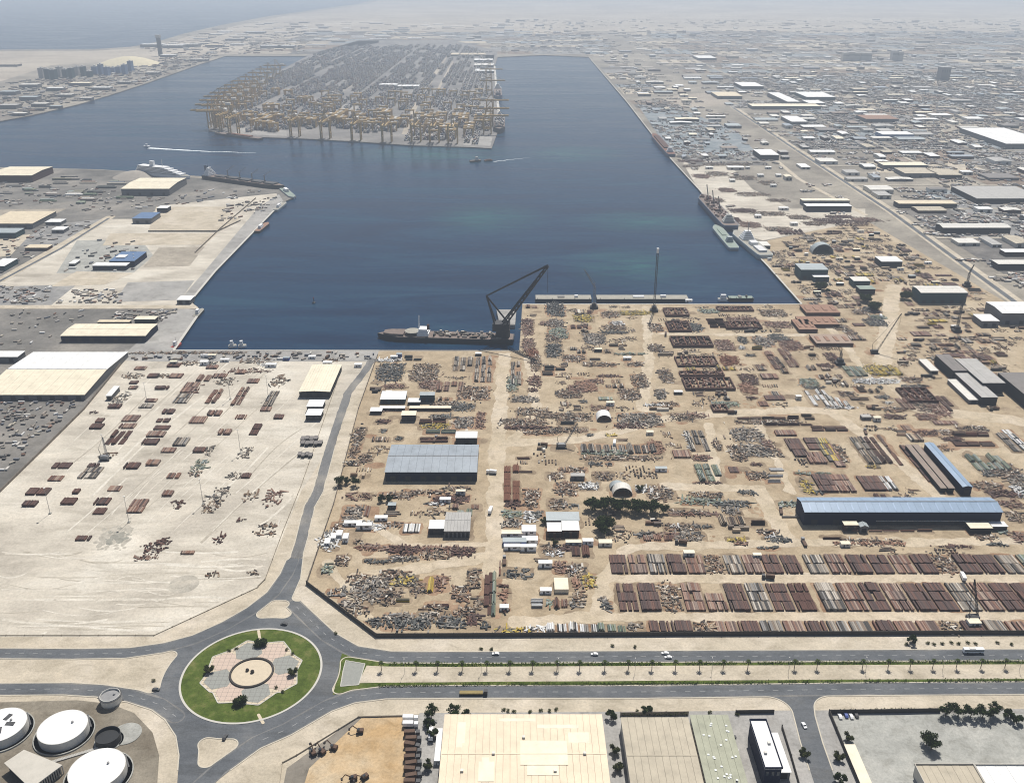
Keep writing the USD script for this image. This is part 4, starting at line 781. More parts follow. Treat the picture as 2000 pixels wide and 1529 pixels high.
def rtg(label, x, y, z=0, rot=0, group=None):
    t = thing('yard_gantry', label, 'crane', x, y, z, rot, group)
    for a in (-12, 12):
        for b in (-5, 5): t.part('leg', MB().box(a - 1.2, a + 1.2, b - 1.2, b + 1.2, 0, 21), 'crane_yellow')
    t.part('girder', MB().box(-14, 14, -6.4, -3, 21, 24.4).box(-14, 14, 3, 6.4, 21, 24.4), 'crane_yellow'); t.part('trolley', MB().box(-3, 4, -3.5, 3.5, 22, 26), 'off_white')
    for a in (-12, 12): t.part('sill', MB().box(a - .9, a + .9, -8, 8, .6, 2.2), 'crane_yellow')
    return t
RTG = Kind(rtg)
gl = 'yellow ship to shore crane on the left tip of the container mole'
for i, (u, v, r) in enumerate([(417, 250, 0), (424, 238, 0), (431, 228, 0), (438, 220, 0), (449, 212, 0), (461, 203, 0), (474, 195, 0), (488, 186, 0), (502, 177, 0), (516, 168, 0), (530, 160, 0), (544, 152, 0), (428, 252, 0), (436, 240, 0), (447, 229, 0), (459, 219, 0), (472, 210, 0), (487, 201, 0), (502, 192, 0), (440, 256, 90), (458, 262, 90)]):
    x, y = G(u, v); q = Point(x, y)
    t = STS('', x, y, .05, r, 'ship cranes on the mole'); later(t, 'tall yellow ship crane', x, y)
for i in range(4):
    u = 575 + i * 60; x, y = G(u, 268 + (u - 560) * .06)
    t = STS('', x, y + 14, .05, 90, 'ship cranes on the mole'); later(t, 'tall yellow ship crane', x, y)
for i in range(3):
    x, y = G(812 + i * 36, 279 + i * 1.6); t = STS('', x, y + 16, .05, 90, 'ship cranes on the mole'); later(t, 'tall yellow ship crane', x, y)
for u, v in ((962, 262), (965, 246), (966, 228), (963, 185), (961, 160)):
    x, y = G(u, v); t = STS('', x - 14, y, .05, 180, 'ship cranes on the mole'); later(t, 'tall yellow ship crane', x, y)
rr = random.Random(12); front = [r for r in rows if GY(282) < r[1] < GY(190)]
for i in range(220):
    x, y, ln = front[rr.randrange(len(front))] if i > 120 else front[rr.randrange(len(front) // 3)]; yy = y + rr.uniform(10, ln - 10)
    t = RTG('', x + 8.5, yy, .06, 0, 'yellow yard gantries over the containers'); later(t, 'yellow gantry straddling container stacks', x + 8.5, yy)
# ---------------------------------------------------------------- ships
def hull_rings(L, B, z0, z1, nose=.16, tail=.04, flare=.9):
    """A ship's hull along +x with a pointed bow, as a loft from keel to deck."""
    def outline(s, z):
        p = []
        for q, w in ((0, .78 * s), (tail, .96 * s), (.3, s), (1 - nose, s), (1 - nose / 2, .66 * s), (1 - nose / 5, .3 * s), (1, .03)): p.append(((q - .5) * L * (1 if s == 1 else .985), w * B / 2))
        return np.array([(a, -b, z) for a, b in p] + [(a, b, z) for a, b in p[::-1]])
    return [outline(flare, z0), outline(1, z0 + (z1 - z0) * .6), outline(1, z1)]
def ship(label, name, u0, v0, u1, v1, B, free, hm, dm, cat='ship', group=None):
    """A ship from stern (u0, v0) to bow (u1, v1) on the waterline."""
    a, b = np.array(G(u0, v0, -2.5)), np.array(G(u1, v1, -2.5)); c = (a + b) / 2; L = np.linalg.norm(b - a)
    t = thing(name, label, cat, c[0], c[1], -2.5, math.degrees(math.atan2(b[1] - a[1], b[0] - a[0])), group)
    R = hull_rings(L, B, -1.5, free)
    t.part('hull', MB().loft(R), hm)
    t.part('deck', MB().loft([R[2] * (.985, .93, 1) + (0, 0, .02), R[2] * (.985, .93, 1) + (0, 0, .12)]), dm)
    return t, L
def house(t, x, L, B, z, n, m='white_paint'):
    for i in range(n):
        s = 1 - i * .13
        d = t.part('deckhouse', MB().box(x - L / 2 * s, x + L / 2 * s, -B / 2 * s, B / 2 * s, z + i * 2.7 + .14, z + i * 2.7 + 2.7), m)
        d.part('window_band', MB().box(x - L / 2 * s - .04, x + L / 2 * s + .04, -B / 2 * s * .9, B / 2 * s * .9, z + i * 2.7 + 1.4, z + i * 2.7 + 2.0), 'glass_dark')
# crane vessel moored in the notch of the front quay
t, L = ship('long black crane vessel with derrick boom moored at the front quay', 'crane_vessel', 1004, 667, 738, 659, 24, 6, 'hull_black', 'deck_brown')
landmark('crane vessel', *G(870, 660))
house(t, L * .16, 14, 16, 6, 3); t.part('funnel', MB().tube((L * .12, 4, 14), (L * .12, 4, 20), 1.6, 10), 'rust_dark'); t.part('mast', MB().lattice((L * .19, 0, 14), (L * .19, 0, 30), 1.4, .12, 5), 'white_paint')
t.part('fore_deck', MB().prism([(L * .30, -9), (L * .40, -8.4), (L * .45, -5), (L * .45, 5), (L * .40, 8.4), (L * .30, 9)], 6.15, 8.6), 'deck_brown'); t.part('helideck', MB().lathe([(9.5, 9.5), (9.5, 10.2), (.1, 10.2)], 16, (L * .24, 0)).tube((L * .24, 0, 6), (L * .24, 0, 9.5), 1.2), 'barge_deck')
r = random.Random(4); mb = MB()
for i in range(70): mb.obox((r.uniform(-L * .42, L * .08), r.uniform(-9, 9), 6.1 + r.uniform(.5, 1.6)), (r.uniform(2, 8), r.uniform(1, 3), r.uniform(1, 3)), r.choice((0, 0, 1.57)))
t.part('deck_gear', mb, 'mix_grey').prim.SetCustomDataByKey('kind', 'stuff')
tub = t.part('crane_tub', MB().lathe([(8.5, 6.1), (8.5, 15), (0.1, 15)], 24, (-L * .42, 0)), 'hull_black')
t.part('crane_house', MB().box(-L * .42 - 8, -L * .42 + 12, -8, 8, 15.1, 24), 'black_metal')
bx = -L * .42
t.part('boom', MB().lattice((bx, -4, 20), (bx - 53, 10, 98), 5.5, .75, 14, 2.0).lattice((bx, 6, 20), (bx - 40, 9, 80), 4, .6, 12, 1.6), 'black_metal')
t.part('a_frame', MB().tube((bx + 9, -6, 22), (bx + 19, 4, 58), 1.0, 6).tube((bx + 9, 6, 22), (bx + 19, 4, 58), 1.0, 6).tube((bx - 6, 0, 24), (bx + 19, 4, 58), 1.1, 6), 'black_metal')
t.part('stay_wire', MB().tube((bx + 19, 4, 58), (bx - 53, 10, 99), .8, 4).tube((bx + 19, 4.8, 58), (bx - 51, 10, 97), .8, 4), 'black_metal'); t.part('hook_wire', MB().tube((bx - 53, 10, 98), (bx - 53, 10, 66), .25, 4), 'black_metal')
t.part('fender', MB().box(-L * .46, L * .30, -13.2, -12.2, -.5, 3.5), 'rust_dark')
single('mooring_dolphin', slab(Polygon([(-10, -30), (9, -30), (11, 28), (-15, 28)]), -4, 2.4), 'quay_concrete', 'pale concrete quay block beside the crane vessel derrick', 'quay', *G(992, 622))
# cargo ship behind the left pier
t, L = ship('dark cargo ship with white bridge moored behind the left pier', 'cargo_ship', 402, 350, 556, 372, 27, 10, 'hull_black', 'deck_brown')
house(t, -L * .44, 16, 22, 10, 6); t.part('funnel', MB().box(-L * .49, -L * .46, -2.5, 2.5, 18, 30), 'hull_blue')
for i in range(5): t.part('hatch', MB().box(-L * .34 + i * L * .155, -L * .34 + i * L * .155 + L * .12, -8, 8, 10.1, 12.5), 'dark_metal')
for i in range(4):
    q = t.part('deck_crane', MB().tube((-L * .2 + i * L * .155, 0, 10), (-L * .2 + i * L * .155, 0, 26), 1.2, 8), 'grey_metal'); q.part('jib', MB().tube((-L * .2 + i * L * .155, 0, 25), (-L * .2 + i * L * .155 + 18, 3, 36), .5, 5), 'grey_metal')
landmark('dark cargo ship', *G(480, 362))
# white passenger ship behind the quay shed
t, L = ship('white passenger ship lying behind the cream roofed quay shed', 'passenger_ship', 266, 341, 372, 352, 22, 9, 'white_paint', 'barge_deck')
for i in range(5): d = t.part('deckhouse', MB().box(-L * .44 + i * 2, L * (.38 - .07 * i), -9, 9, 9.1 + i * 2.8, 11.85 + i * 2.8), 'white_paint'); d.part('window_band', MB().box(-L * .43 + i * 2, L * (.37 - .07 * i), -9.06, 9.06, 10.0 + i * 2.8, 10.9 + i * 2.8), 'glass_dark')
t.part('funnel', MB().box(-L * .2, -L * .13, -3, 3, 23.1, 33), 'white_paint'); t.part('mast', MB().tube((L * .02, 0, 23), (L * .02, 0, 38), .5, 5), 'off_white')
single('ore_mound', MB().lathe([(44, 0), (36, 3), (24, 8), (12, 11), (.1, 12)], 24), 'mound_grey', 'grey gravel mound beside the cream roofed quay shed', 'mound', *G(262, 345), smooth=True)
# right quay
t, L = ship('dark purple freighter with deck clutter moored at the right quay', 'freighter', 1428, 452, 1370, 388, 30, 10, 'hull_blue', 'deck_brown')
house(t, -L * .4, 14, 20, 10, 5, 'off_white'); mb = MB(); r = random.Random(8)
for i in range(60): mb.obox((r.uniform(-L * .3, L * .4), r.uniform(-11, 11), 10.1 + r.uniform(.5, 2.5)), (r.uniform(2, 7), r.uniform(1, 4), r.uniform(1, 5)), r.uniform(0, 3))
t.part('deck_gear', mb, 'mix_rust').prim.SetCustomDataByKey('kind', 'stuff')
for i in range(3): t.part('derrick', MB().tube((-L * .15 + i * L * .2, 0, 10), (-L * .1 + i * L * .2, 3, 38), .9, 5), 'dark_metal')
t, L = ship('pale green tug barge lying outside the grey ship', 'work_boat', 1434, 490, 1396, 444, 18, 5, 'hull_grey', 'deck_green')
house(t, -L * .25, 11, 11, 5, 3, 'hull_grey'); t.part('hatch', MB().box(0, L * .28, -3.5, 3.5, 5.15, 6.4), 'deck_green')
t, L = ship('grey supply ship with white bridge moored at the right quay', 'supply_ship', 1496, 508, 1436, 458, 26, 8, 'hull_grey', 'barge_deck')
house(t, L * .12, 20, 20, 8, 5); t.part('mast', MB().lattice((L * .1, 0, 21), (L * .1, 0, 36), 1.2, .15, 5), 'grey_metal'); t.part('deck_gear', MB().box(-L * .4, -L * .2, -6, 6, 8.15, 11).box(-L * .15, -L * .05, -5, 6, 8.15, 13), 'mix_white')
landmark('grey supply ship', *G(1468, 482))
t, L = ship('red brown freighter moored far up the right quay', 'freighter', 1312, 309, 1275, 266, 22, 9, 'hull_blue', 'rust')
house(t, -L * .4, 12, 16, 9, 4); t.part('hatch', MB().box(-L * .25, L * .3, -7, 7, 9.1, 12), 'rust_dark')
t, L = ship('container ship moored at the right side of the mole', 'container_ship', 976, 236, 975, 262, 32, 14, 'hull_black', 'deck_brown')
house(t, -L * .3, 14, 28, 14, 7); mb = MB(); r = random.Random(2)
for i in range(9):
    for j in range(9):
        x0 = -L * .18 + i * L * .066; mb.box(x0, x0 + min(12, L * .06), -13 + j * 2.9, -13 + j * 2.9 + 2.5, 14.2, 14.2 + 2.6 * r.choice((1, 2, 3, 4)))
t.part('deck_cargo', mb, 'mix_box')
t, L = ship('dark ship alongside the far right side of the mole', 'container_ship', 972, 177, 973, 196, 30, 13, 'hull_blue', 'deck_brown'); house(t, -L * .3, 14, 26, 13, 6)
t.part('deck_cargo', row_mesh(100, 3).box(-9, 9, -4, -2, 0, 8), 'mix_box'); k = UsdGeom.Xformable(stage.GetPrimAtPath(t.path + '/deck_cargo')); k.AddTranslateOp().Set((L * .4, 0, 13.2)); k.AddRotateZOp().Set(90)
t, L = ship('low dark barge moored below the left tip of the mole', 'barge', 510, 274, 420, 262, 20, 5, 'hull_black', 'deck_brown', 'barge'); t.part('deck_cargo', MB().box(-L * .3, L * .2, -6, 6, 5.2, 8), 'rust')
t, L = ship('small dark tug towing across the open basin', 'tug_boat', 918, 317, 940, 315, 9, 3.5, 'hull_black', 'deck_brown', 'boat'); house(t, L * .1, 8, 6, 3.5, 3, 'off_white')
t, L = ship('small dark barge behind the tug in the open basin', 'barge', 946, 315.5, 962, 314, 9, 2.5, 'hull_black', 'rust', 'barge'); t.part('hatch', MB().box(-L * .3, L * .3, -3, 3, 2.6, 4), 'rust_dark')
t, L = ship('small white motor boat speeding across the basin', 'motor_boat', 293, 288, 281, 286, 6, 2.5, 'white_paint', 'white_paint', 'boat'); house(t, 0, 6, 4, 2.5, 2)
def foam_strip(pts, w0, w1, name):
    L = line(pts); n = 26; v = []; r = random.Random(5)
    for i in range(n + 1):
        p, q = L.interpolate(i / n, True), L.interpolate(min(1, i / n + .01), True); o = L.interpolate(max(0, i / n - .01), True)
        d = math.hypot(q.x - o.x, q.y - o.y); nx, ny = -(q.y - o.y) / d, (q.x - o.x) / d; w = (w0 + (w1 - w0) * i / n) * r.uniform(.6, 1.1)
        v += [(p.x + nx * w, p.y + ny * w, -2.42), (p.x - nx * w, p.y - ny * w, -2.42)]
    f = []
    for i in range(n): f += [[2 * i, 2 * i + 1, 2 * i + 3], [2 * i, 2 * i + 3, 2 * i + 2]]
    struct(name, (np.array(v), np.array(f)), 'foam')
foam_strip([(290, 287.5), (330, 290), (400, 294), (500, 297)], 7, 1.2, 'boat_wake'); foam_strip([(964, 314), (990, 311), (1034, 306)], 2, .5, 'boat_wake')
for nm, lab, a, B, fr, hm, dm in (('work_boat', 'grey green boat moored off the pier end', (552, 372, 574, 390), 14, 5, 'hull_grey', 'deck_green'), ('work_boat', 'pale boat moored below the pier end', (538, 414, 558, 398), 10, 4, 'hull_grey', 'barge_deck'),
                          ('work_boat', 'red decked boat moored along the left quay', (502, 456, 524, 438), 11, 4, 'hull_black', 'rust_pale'), ('work_boat', 'dark small boat at the corner of the left quay', (382, 622, 396, 606), 8, 3, 'hull_black', 'barge_deck'),
                          ('work_boat', 'small red boat moored in the left basin corner', (338, 683, 352, 672), 7, 2.6, 'red_paint', 'red_paint')):
    t, L = ship(lab, nm, *a, B, fr, hm, dm, 'boat'); house(t, -L * .15, L * .25, B * .5, fr, 2, 'white_paint'); t.part('mast', MB().tube((0, 0, fr), (0, 0, fr + 9), .2, 4), 'grey_metal')
for u in (447, 466):
    t, L = ship('white small boat beside the left front quay, %s of two' % ('left' if u < 450 else 'right'), 'work_boat', u, 678, u + 16, 677, 6, 2.5, 'white_paint', 'barge_deck', 'boat'); house(t, -1, L * .4, 3.4, 2.5, 2)
for u0, u1, lab in ((1046, 1156, 'pale flat barge along the front quay left of the jib crane'), (1166, 1346, 'long pale green flat barge along the front quay'), (1426, 1474, 'low thin grey barge along the front quay near the corner')):
    a, b = G(u0, 588.5), G(u1, 588.5); w = b[0] - a[0]; x, y = (a[0] + b[0]) / 2, a[1] + 11
    t = thing('flat_barge', lab, 'barge', x, y, -2.5); d = 9 if u0 < 1400 else 5
    R = lambda z, s: np.array([(-w / 2 * s, -d, z), (w / 2 * s, -d, z), (w / 2 * s, d, z), (-w / 2 * s, d, z)])
    t.part('hull', MB().loft([R(-1, .94), R(1.2, 1), R(4.5, 1)]), 'hull_black'); t.part('deck', MB().box(-w / 2 + .3, w / 2 - .3, -d + .3, d - .3, 4.52, 4.9), 'barge_deck' if u0 < 1400 else 'deck_green')
    for s in (-.46, -.2, .2, .46): t.part('bollard', MB().tube((w * s, -d + 1, 4.9), (w * s, -d + 1, 6), .4, 6), 'black_metal')
    t.part('deck_gear', MB().box(-w * .1, w * .02, -3, 4, 4.95, 6.2).box(w * .2, w * .26, -2, 2, 4.95, 7.5), 'mix_white')
t, L = ship('small white launch at the front quay corner', 'motor_boat', 1402, 587, 1422, 587, 7, 3, 'white_paint', 'barge_deck', 'boat'); house(t, 0, 8, 4, 3, 2)
x, y = G(613, 592, -2.5); t = thing('channel_buoy', 'small dark buoy floating in the open basin', 'buoy', x, y, -2.5)
t.part('float', MB().lathe([(.1, -.5), (2.2, 0), (2.2, 1.2), (.4, 2)], 12), 'black_metal'); t.part('frame', MB().tube((1, 0, 1.5), (0, 0, 7), .25, 4).tube((-1, 0, 1.5), (0, 0, 7), .25, 4), 'black_metal'); t.part('lamp', MB().lathe([(.6, 6.6), (.6, 7.8), (.05, 8.2)], 8), 'red_paint')
# ---------------------------------------------------------------- cranes on land
def mast_crane(u, v, h, label, jib=(0, 0, 0), m='dark_metal', top=None):
    x, y = G(u, v); t = thing('tower_crane', label, 'crane', x, y)
    t.part('base', MB().box(-5, 5, -4, 4, 0, 3.2).box(-3, 3, -3, 3, 3.2, 7), 'black_metal'); t.part('mast', MB().lattice((0, 0, 7), (0, 0, h), 2.0, .26, max(5, int(h / 4))), m)
    if top: t.part('head_frame', MB().box(-1.4, 1.4, -1.4, 1.4, h, h + 6), top)
    if any(jib): t.part('jib', MB().lattice((0, 0, h * .96), jib, 1.4, .2, 9, .7), m); t.part('jib_stay', MB().tube((0, 0, h + 5), jib, .2, 4).tube((0, 0, h), (0, 0, h + 5), .5, 4), m)
    FOOT.append(Point(x, y).buffer(7)); return t
mast_crane(1277, 608, 78, 'very tall dark lattice mast with white head on the front quay', top='white_paint'); landmark('tall dark lattice mast', *G(1277, 608))
mast_crane(1160, 602, 30, 'pale thin jib crane behind the front quay barges', (-14, 2, 52), 'grey_metal')
mast_crane(1868, 648, 34, 'dark mast crane in front of the teal walled workshop', (6, 4, 48))
mast_crane(1640, 712, 14, 'short dark mast crane beside the rusty hull sections', (-6, 1, 24))
mast_crane(1888, 560, 20, 'dark mast at the corner of the teal walled workshop', (4, 0, 32))
def crawler(u, v, jib, label, m='grey_metal', rot=0):
    x, y = G(u, v); t = thing('crawler_crane', label, 'crane', x, y, 0, rot)
    for s in (-2.6, 2.6): t.part('track', MB().box(-4, 4, s - .7, s + .7, .05, 1.4), 'black_metal')
    t.part('cab', MB().box(-4, 2.6, -2, 2, 1.5, 4.4), m); t.part('counterweight', MB().box(-5.4, -4.02, -2, 2, 1.6, 4), 'black_metal')
    t.part('boom', MB().lattice((2, 0, 3), jib, 1.2, .16, 11, .6), m); t.part('stay', MB().tube((-3.5, 0, 4), (-5, 0, 11), .25, 4).tube((-5, 0, 11), jib, .15, 4), 'black_metal'); t.part('hook_wire', MB().tube(jib, (jib[0], jib[1], max(3, jib[2] - 14)), .14, 3), 'black_metal')
    FOOT.append(Point(x, y).buffer(9)); return t
crawler(1709, 690, (26, 8, 46), 'black crawler crane with raised boom in the brown yard', 'black_metal'); landmark('black crawler crane', *G(1709, 690))
crawler(1098, 874, (14, 6, 22), 'small crawler crane with boom raised beside the dirt crossing')
def light_mast(label, x, y, z=0, rot=0, group=None):
    t = thing('light_mast', label, 'light mast', x, y, z, rot, group); t.part('pole', MB().tube((0, 0, 0), (0, 0, 24), .22, 6, .12), 'grey_metal'); t.part('lamp_ring', MB().lathe([(.2, 23.5), (.9, 23.8), (.9, 24.2), (.2, 24.3)], 10), 'off_white'); t.part('foot', MB().box(-1, 1, -1, 1, 0, .8), 'concrete'); return t
MAST = Kind(light_mast)
for u, v, w in ((98, 1003, 'front left'), (252, 1020, 'beside the wet stain'), (397, 985, 'front right'), (207, 895, 'middle left'), (470, 885, 'middle right'), (288, 790, 'back left'), (450, 780, 'back centre'), (524, 775, 'beside the cream shed')):
    x, y = G(u, v); MAST(f'tall thin light mast in the pale yard, {w}', x, y, 0, 0, 'light masts of the pale yard')
crawler(1902, 1212, (2, 14, 24), 'dark crawler crane standing between the plate stack rows', 'black_metal')
crawler(207, 898, (-2, 6, 20), 'small crane standing by rusty stacks of the pale yard')
# ---------------------------------------------------------------- stacks, heaps and gear in the yards
landmark('roundabout', RC[0], RC[1]); landmark('wet stain', *G(225, 1047)); landmark('gravel pad', *G(359, 1140)); landmark('right quay corner', *G(1565, 600))
landmark('central dirt crossing', *G(975, 860)); landmark('boundary wall bend', *G(735, 1235)); landmark('leftmost front plate bay', *G(1200, 1170))
landmark('gap in plate rows', *G(1595, 1165)); landmark('last front plate bay', *G(1980, 1160)); landmark('pale diagonal lane', *G(1720, 870))
WORDS = {'mix_rust': 'rusty brown', 'mix_rust_dark': 'dark rusty', 'mix_grey': 'grey', 'mix_scrap': 'mixed', 'mix_dark': 'black', 'mix_white': 'white', 'mix_yellow': 'yellowish', 'mix_green': 'grey green', 'rust': 'red brown', 'rust_dark': 'dark red', 'rust_pale': 'pinkish', 'red_paint': 'red', 'mound_sand': 'sandy', 'mound_dark': 'dark', 'yellow_paint': 'yellow'}
def stuff_part(t, name, mb, m):
    p = t.part(name, mb, m); p.prim.SetCustomDataByKey('kind', 'stuff'); return p
def size_word(w, d): return 'large ' if w * d > 900 else 'small ' if w * d < 130 else ''
def at_px(u, v, w, d):
    x, y = G(u, v); return x, y, w / PXM(v), d / PYM(v)
def put(name, cat, noun, m, x, y, w, d, group):
    t = thing(name, '', cat, x, y, .2, group=group)
    later(t, f'{size_word(w, d)}{WORDS.get(m, "")} {noun}'.strip(), x, y)
    FOOT.append(sbox(x - w / 2, y - d / 2, x + w / 2, y + d / 2)); return t
def pipes(x, y, w, d, m='mix_rust', along='y', seed=0):
    r = random.Random(seed); t = put('pipe_stack', 'pipe stack', '%s pipe stack' % ('lengthwise' if along == 'y' else 'crosswise'), m, x, y, w, d, 'stacks of pipes in the yards')
    a, b = (w, d) if along == 'y' else (d, w)
    nb = max(1, round(b / 12)); n = max(1, round(a / 7))
    for i in range(nb):
        mb = MB()
        for j in range(n):
            if r.random() < .12 and j: continue
            c0 = -a / 2 + (j + .06) * a / n; wd = a / n * .88; rad = r.choice((.35, .5, .7)); k = max(1, int(wd / (2.15 * rad)))
            ln = b / nb * r.uniform(.8, .95); s0 = -b / 2 + (i + .5) * b / nb + r.uniform(-.6, .6)
            for L in range(r.choice((1, 2, 2, 3))):
                for q in range(k - L):
                    c = c0 + rad * (1.05 + L) + q * 2.1 * rad; z = rad + L * 1.75 * rad
                    e = r.uniform(-.5, .5)
                    p0, p1 = (c, s0 - ln / 2 + e, z), (c, s0 + ln / 2 + e, z)
                    if along == 'x': p0, p1 = (p0[1], p0[0], z), (p1[1], p1[0], z)
                    mb.tube(p0, p1, rad, 5)
        if mb.n: stuff_part(t, 'pipe_layer', mb, m)
    return t
def plates(x, y, w, d, m='mix_rust_dark', seed=0, rows=None, h=2.0):
    """A bay of stacked steel: bundles side by side, a part each, made of bars."""
    r = random.Random(seed); t = put('steel_stack', 'steel stack', 'steel section stack', m, x, y, w, d, 'stacks of steel sections in the yards')
    n = rows or max(1, round(d / 11))
    for i in range(n):
        mb = MB(); y0 = -d / 2 + i * d / n; dd = d / n * .94; hh = h * r.uniform(.6, 1.25); k = max(4, int(w / 1.1))
        for j in range(k):
            if r.random() < .05: continue
            c = -w / 2 + (j + .5) * w / k; q = hh * r.uniform(.72, 1.0); e = r.uniform(-.4, .4)
            mb.box(c - w / k * .46, c + w / k * .46, y0 + .2 + e * .3, y0 + dd - .2 + e * .3, 0, q)
        t.part('bundle', mb, m).prim.SetCustomDataByKey('kind', 'stuff')
    return t
def heap(x, y, w, d, m='mix_scrap', h=2.2, seed=0, n=None, big=1.0):
    r = random.Random(seed); t = put('scrap_heap', 'scrap heap', 'scrap heap', m, x, y, w, d, 'heaps of scrap in the yards')
    n = n or int(min(520, max(18, w * d / 2.4))); mb = MB()
    for i in range(n):
        a, q = r.uniform(0, 6.283), math.sqrt(r.random()) * (1 + .25 * abs(r.gauss(0, 1)) * (r.random() < .4)); px, py = q * math.cos(a) * w / 2, q * math.sin(a) * d / 2
        if r.random() < .35: px, py = r.uniform(-w / 2, w / 2), r.uniform(-d / 2, d / 2); q = .8
        z = max(.1, .6 * h * (1 - min(1, q)) * r.uniform(.3, 1)); L = (r.uniform(4, 9) if r.random() < .18 else r.uniform(.7, 3.4)) * big
        mb.obox((px, py, z + .2), (L, r.uniform(.4, 1.5) * big, r.uniform(.2, .8) * big), r.choice((0, 1.57, r.uniform(0, 3.14))), r.uniform(-.4, .4))
    stuff_part(t, 'scrap_pieces', mb, m); return t
def racks(x, y, w, d, m='mix_rust', seed=0):
    """A rectangular steel module: heavy outer beams, cross ribs, gear inside."""
    r = random.Random(seed); t = put('welded_module', 'steel module', 'rectangular frame', m, x, y, w, d, 'steel frames under construction'); h = r.uniform(2.2, 3.4)
    a, b = w / 2, d / 2
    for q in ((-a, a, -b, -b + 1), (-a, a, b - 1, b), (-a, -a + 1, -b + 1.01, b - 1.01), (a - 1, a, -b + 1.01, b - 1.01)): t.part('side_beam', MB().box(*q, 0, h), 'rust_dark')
    n = max(2, int(w / 7))
    for i in range(1, n): t.part('cross_rib', MB().box(-a + i * w / n - .4, -a + i * w / n + .4, -b + 1.01, b - 1.01, .2, h * r.uniform(.7, .95)), 'rust')
    mb = MB()
    for i in range(int(w * d / 14)): mb.obox((r.uniform(-a + 1.5, a - 1.5), r.uniform(-b + 1.5, b - 1.5), h * .5), (r.uniform(1, 4), r.uniform(.6, 2), r.uniform(.5, h)), r.choice((0, 1.57)))
    stuff_part(t, 'inner_gear', mb, m); return t
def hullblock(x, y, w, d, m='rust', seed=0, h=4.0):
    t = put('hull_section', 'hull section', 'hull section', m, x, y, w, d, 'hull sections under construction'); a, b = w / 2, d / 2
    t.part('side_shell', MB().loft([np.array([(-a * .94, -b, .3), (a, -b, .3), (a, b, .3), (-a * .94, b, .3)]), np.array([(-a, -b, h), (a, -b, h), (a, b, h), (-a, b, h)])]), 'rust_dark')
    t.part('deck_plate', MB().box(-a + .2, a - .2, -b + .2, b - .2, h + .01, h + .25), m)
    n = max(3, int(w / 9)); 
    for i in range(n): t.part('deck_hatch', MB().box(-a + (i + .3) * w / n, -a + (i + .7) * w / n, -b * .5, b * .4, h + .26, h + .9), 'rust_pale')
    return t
def cabin(x, y, w=7.0, d=3.0, h=3.0, label=None, wm='white_paint', rm='white_roof'):
    t = thing('site_cabin', label or '', 'cabin', x, y, .2, group='small cabins in the yards')
    if not label: later(t, 'small %s site cabin' % ('white' if wm == 'white_paint' else 'pale' if wm == 'off_white' else 'grey' if wm == 'grey_wall' else 'blue' if 'blue' in wm else 'dark'), x, y)
    a, b = w / 2, d / 2
    t.part('wall', MB().box(-a, a, -b, b, 0, h), wm); t.part('roof', MB().box(-a - .2, a + .2, -b - .2, b + .2, h + .01, h + .2), rm); t.part('door', MB().box(-a * .5, -a * .2, -b - .06, -b - .002, .1, h * .8), 'dark_metal'); t.part('window', MB().box(a * .1, a * .6, -b - .06, -b - .002, h * .45, h * .8), 'glass_dark')
    FOOT.append(sbox(x - a, y - b, x + a, y + b)); return t
LOOSE = MB()
def loose(x, y, w, d, h, seed):
    """A cell of small goods: rows of bars, boxes set out in lines, or plain debris."""
    r = random.Random(seed); kind = r.random()
    if kind < .34:
        n = r.randint(4, 11); ln = (d if kind < .2 else w) * r.uniform(.6, .95); th = r.uniform(.35, 1.1); sp = (w if kind < .2 else d) / n
        for i in range(n):
            if r.random() < .1: continue
            c = (i + .5) * sp - (w if kind < .2 else d) / 2; e = r.uniform(-.8, .8); l2 = ln * r.uniform(.55, 1)
            LOOSE.obox((x + c, y + e, .2 + th / 2) if kind < .2 else (x + e, y + c, .2 + th / 2), (th, l2, th) if kind < .2 else (l2, th, th), r.gauss(0, .05))
    elif kind < .52:
        for i in range(r.randint(2, 6)):
            L = r.choice((6, 6, 12, 4)); LOOSE.obox((x + r.uniform(-w, w) * .42, y + r.uniform(-d, d) * .42, 1.5), (L, 2.4, 2.6), r.choice((0, 0, 1.57, r.gauss(0, .15))))
    elif kind < .66:
        nx, ny = max(2, int(w / 2.6)), max(2, int(d / 2.6)); sx = r.uniform(.9, 1.8)
        for i in range(nx):
            for j in range(ny):
                if r.random() < .7: LOOSE.obox((x - w / 2 + (i + .5) * w / nx, y - d / 2 + (j + .5) * d / ny, .2 + sx * .4), (sx, sx, sx * .8), 0)
    if kind >= .6 or r.random() < .5:
        for i in range(int(w * d / (5 if kind >= .66 else 16)) + 4):
            L = r.uniform(4, 9) if r.random() < .16 else r.uniform(.7, 3.0)
            LOOSE.obox((x + r.gauss(0, w * .33), y + r.gauss(0, d * .33), .2 + r.uniform(.15, h * .5)), (L, r.uniform(.3, 1.2), r.uniform(.2, .7)), r.choice((0, 1.57, r.uniform(0, 3.1))), r.uniform(-.25, .25))
FN = {'p': lambda *a, **k: pipes(*a, **k), 's': plates, 'h': heap, 'r': racks, 'b': hullblock}
KEY = {'R': 'mix_rust', 'D': 'mix_rust_dark', 'G': 'mix_grey', 'S': 'mix_scrap', 'K': 'mix_dark', 'W': 'mix_white', 'Y': 'mix_yellow', 'E': 'mix_green', 'O': 'rust', 'P': 'rust_pale', 'B': 'rust_dark'}
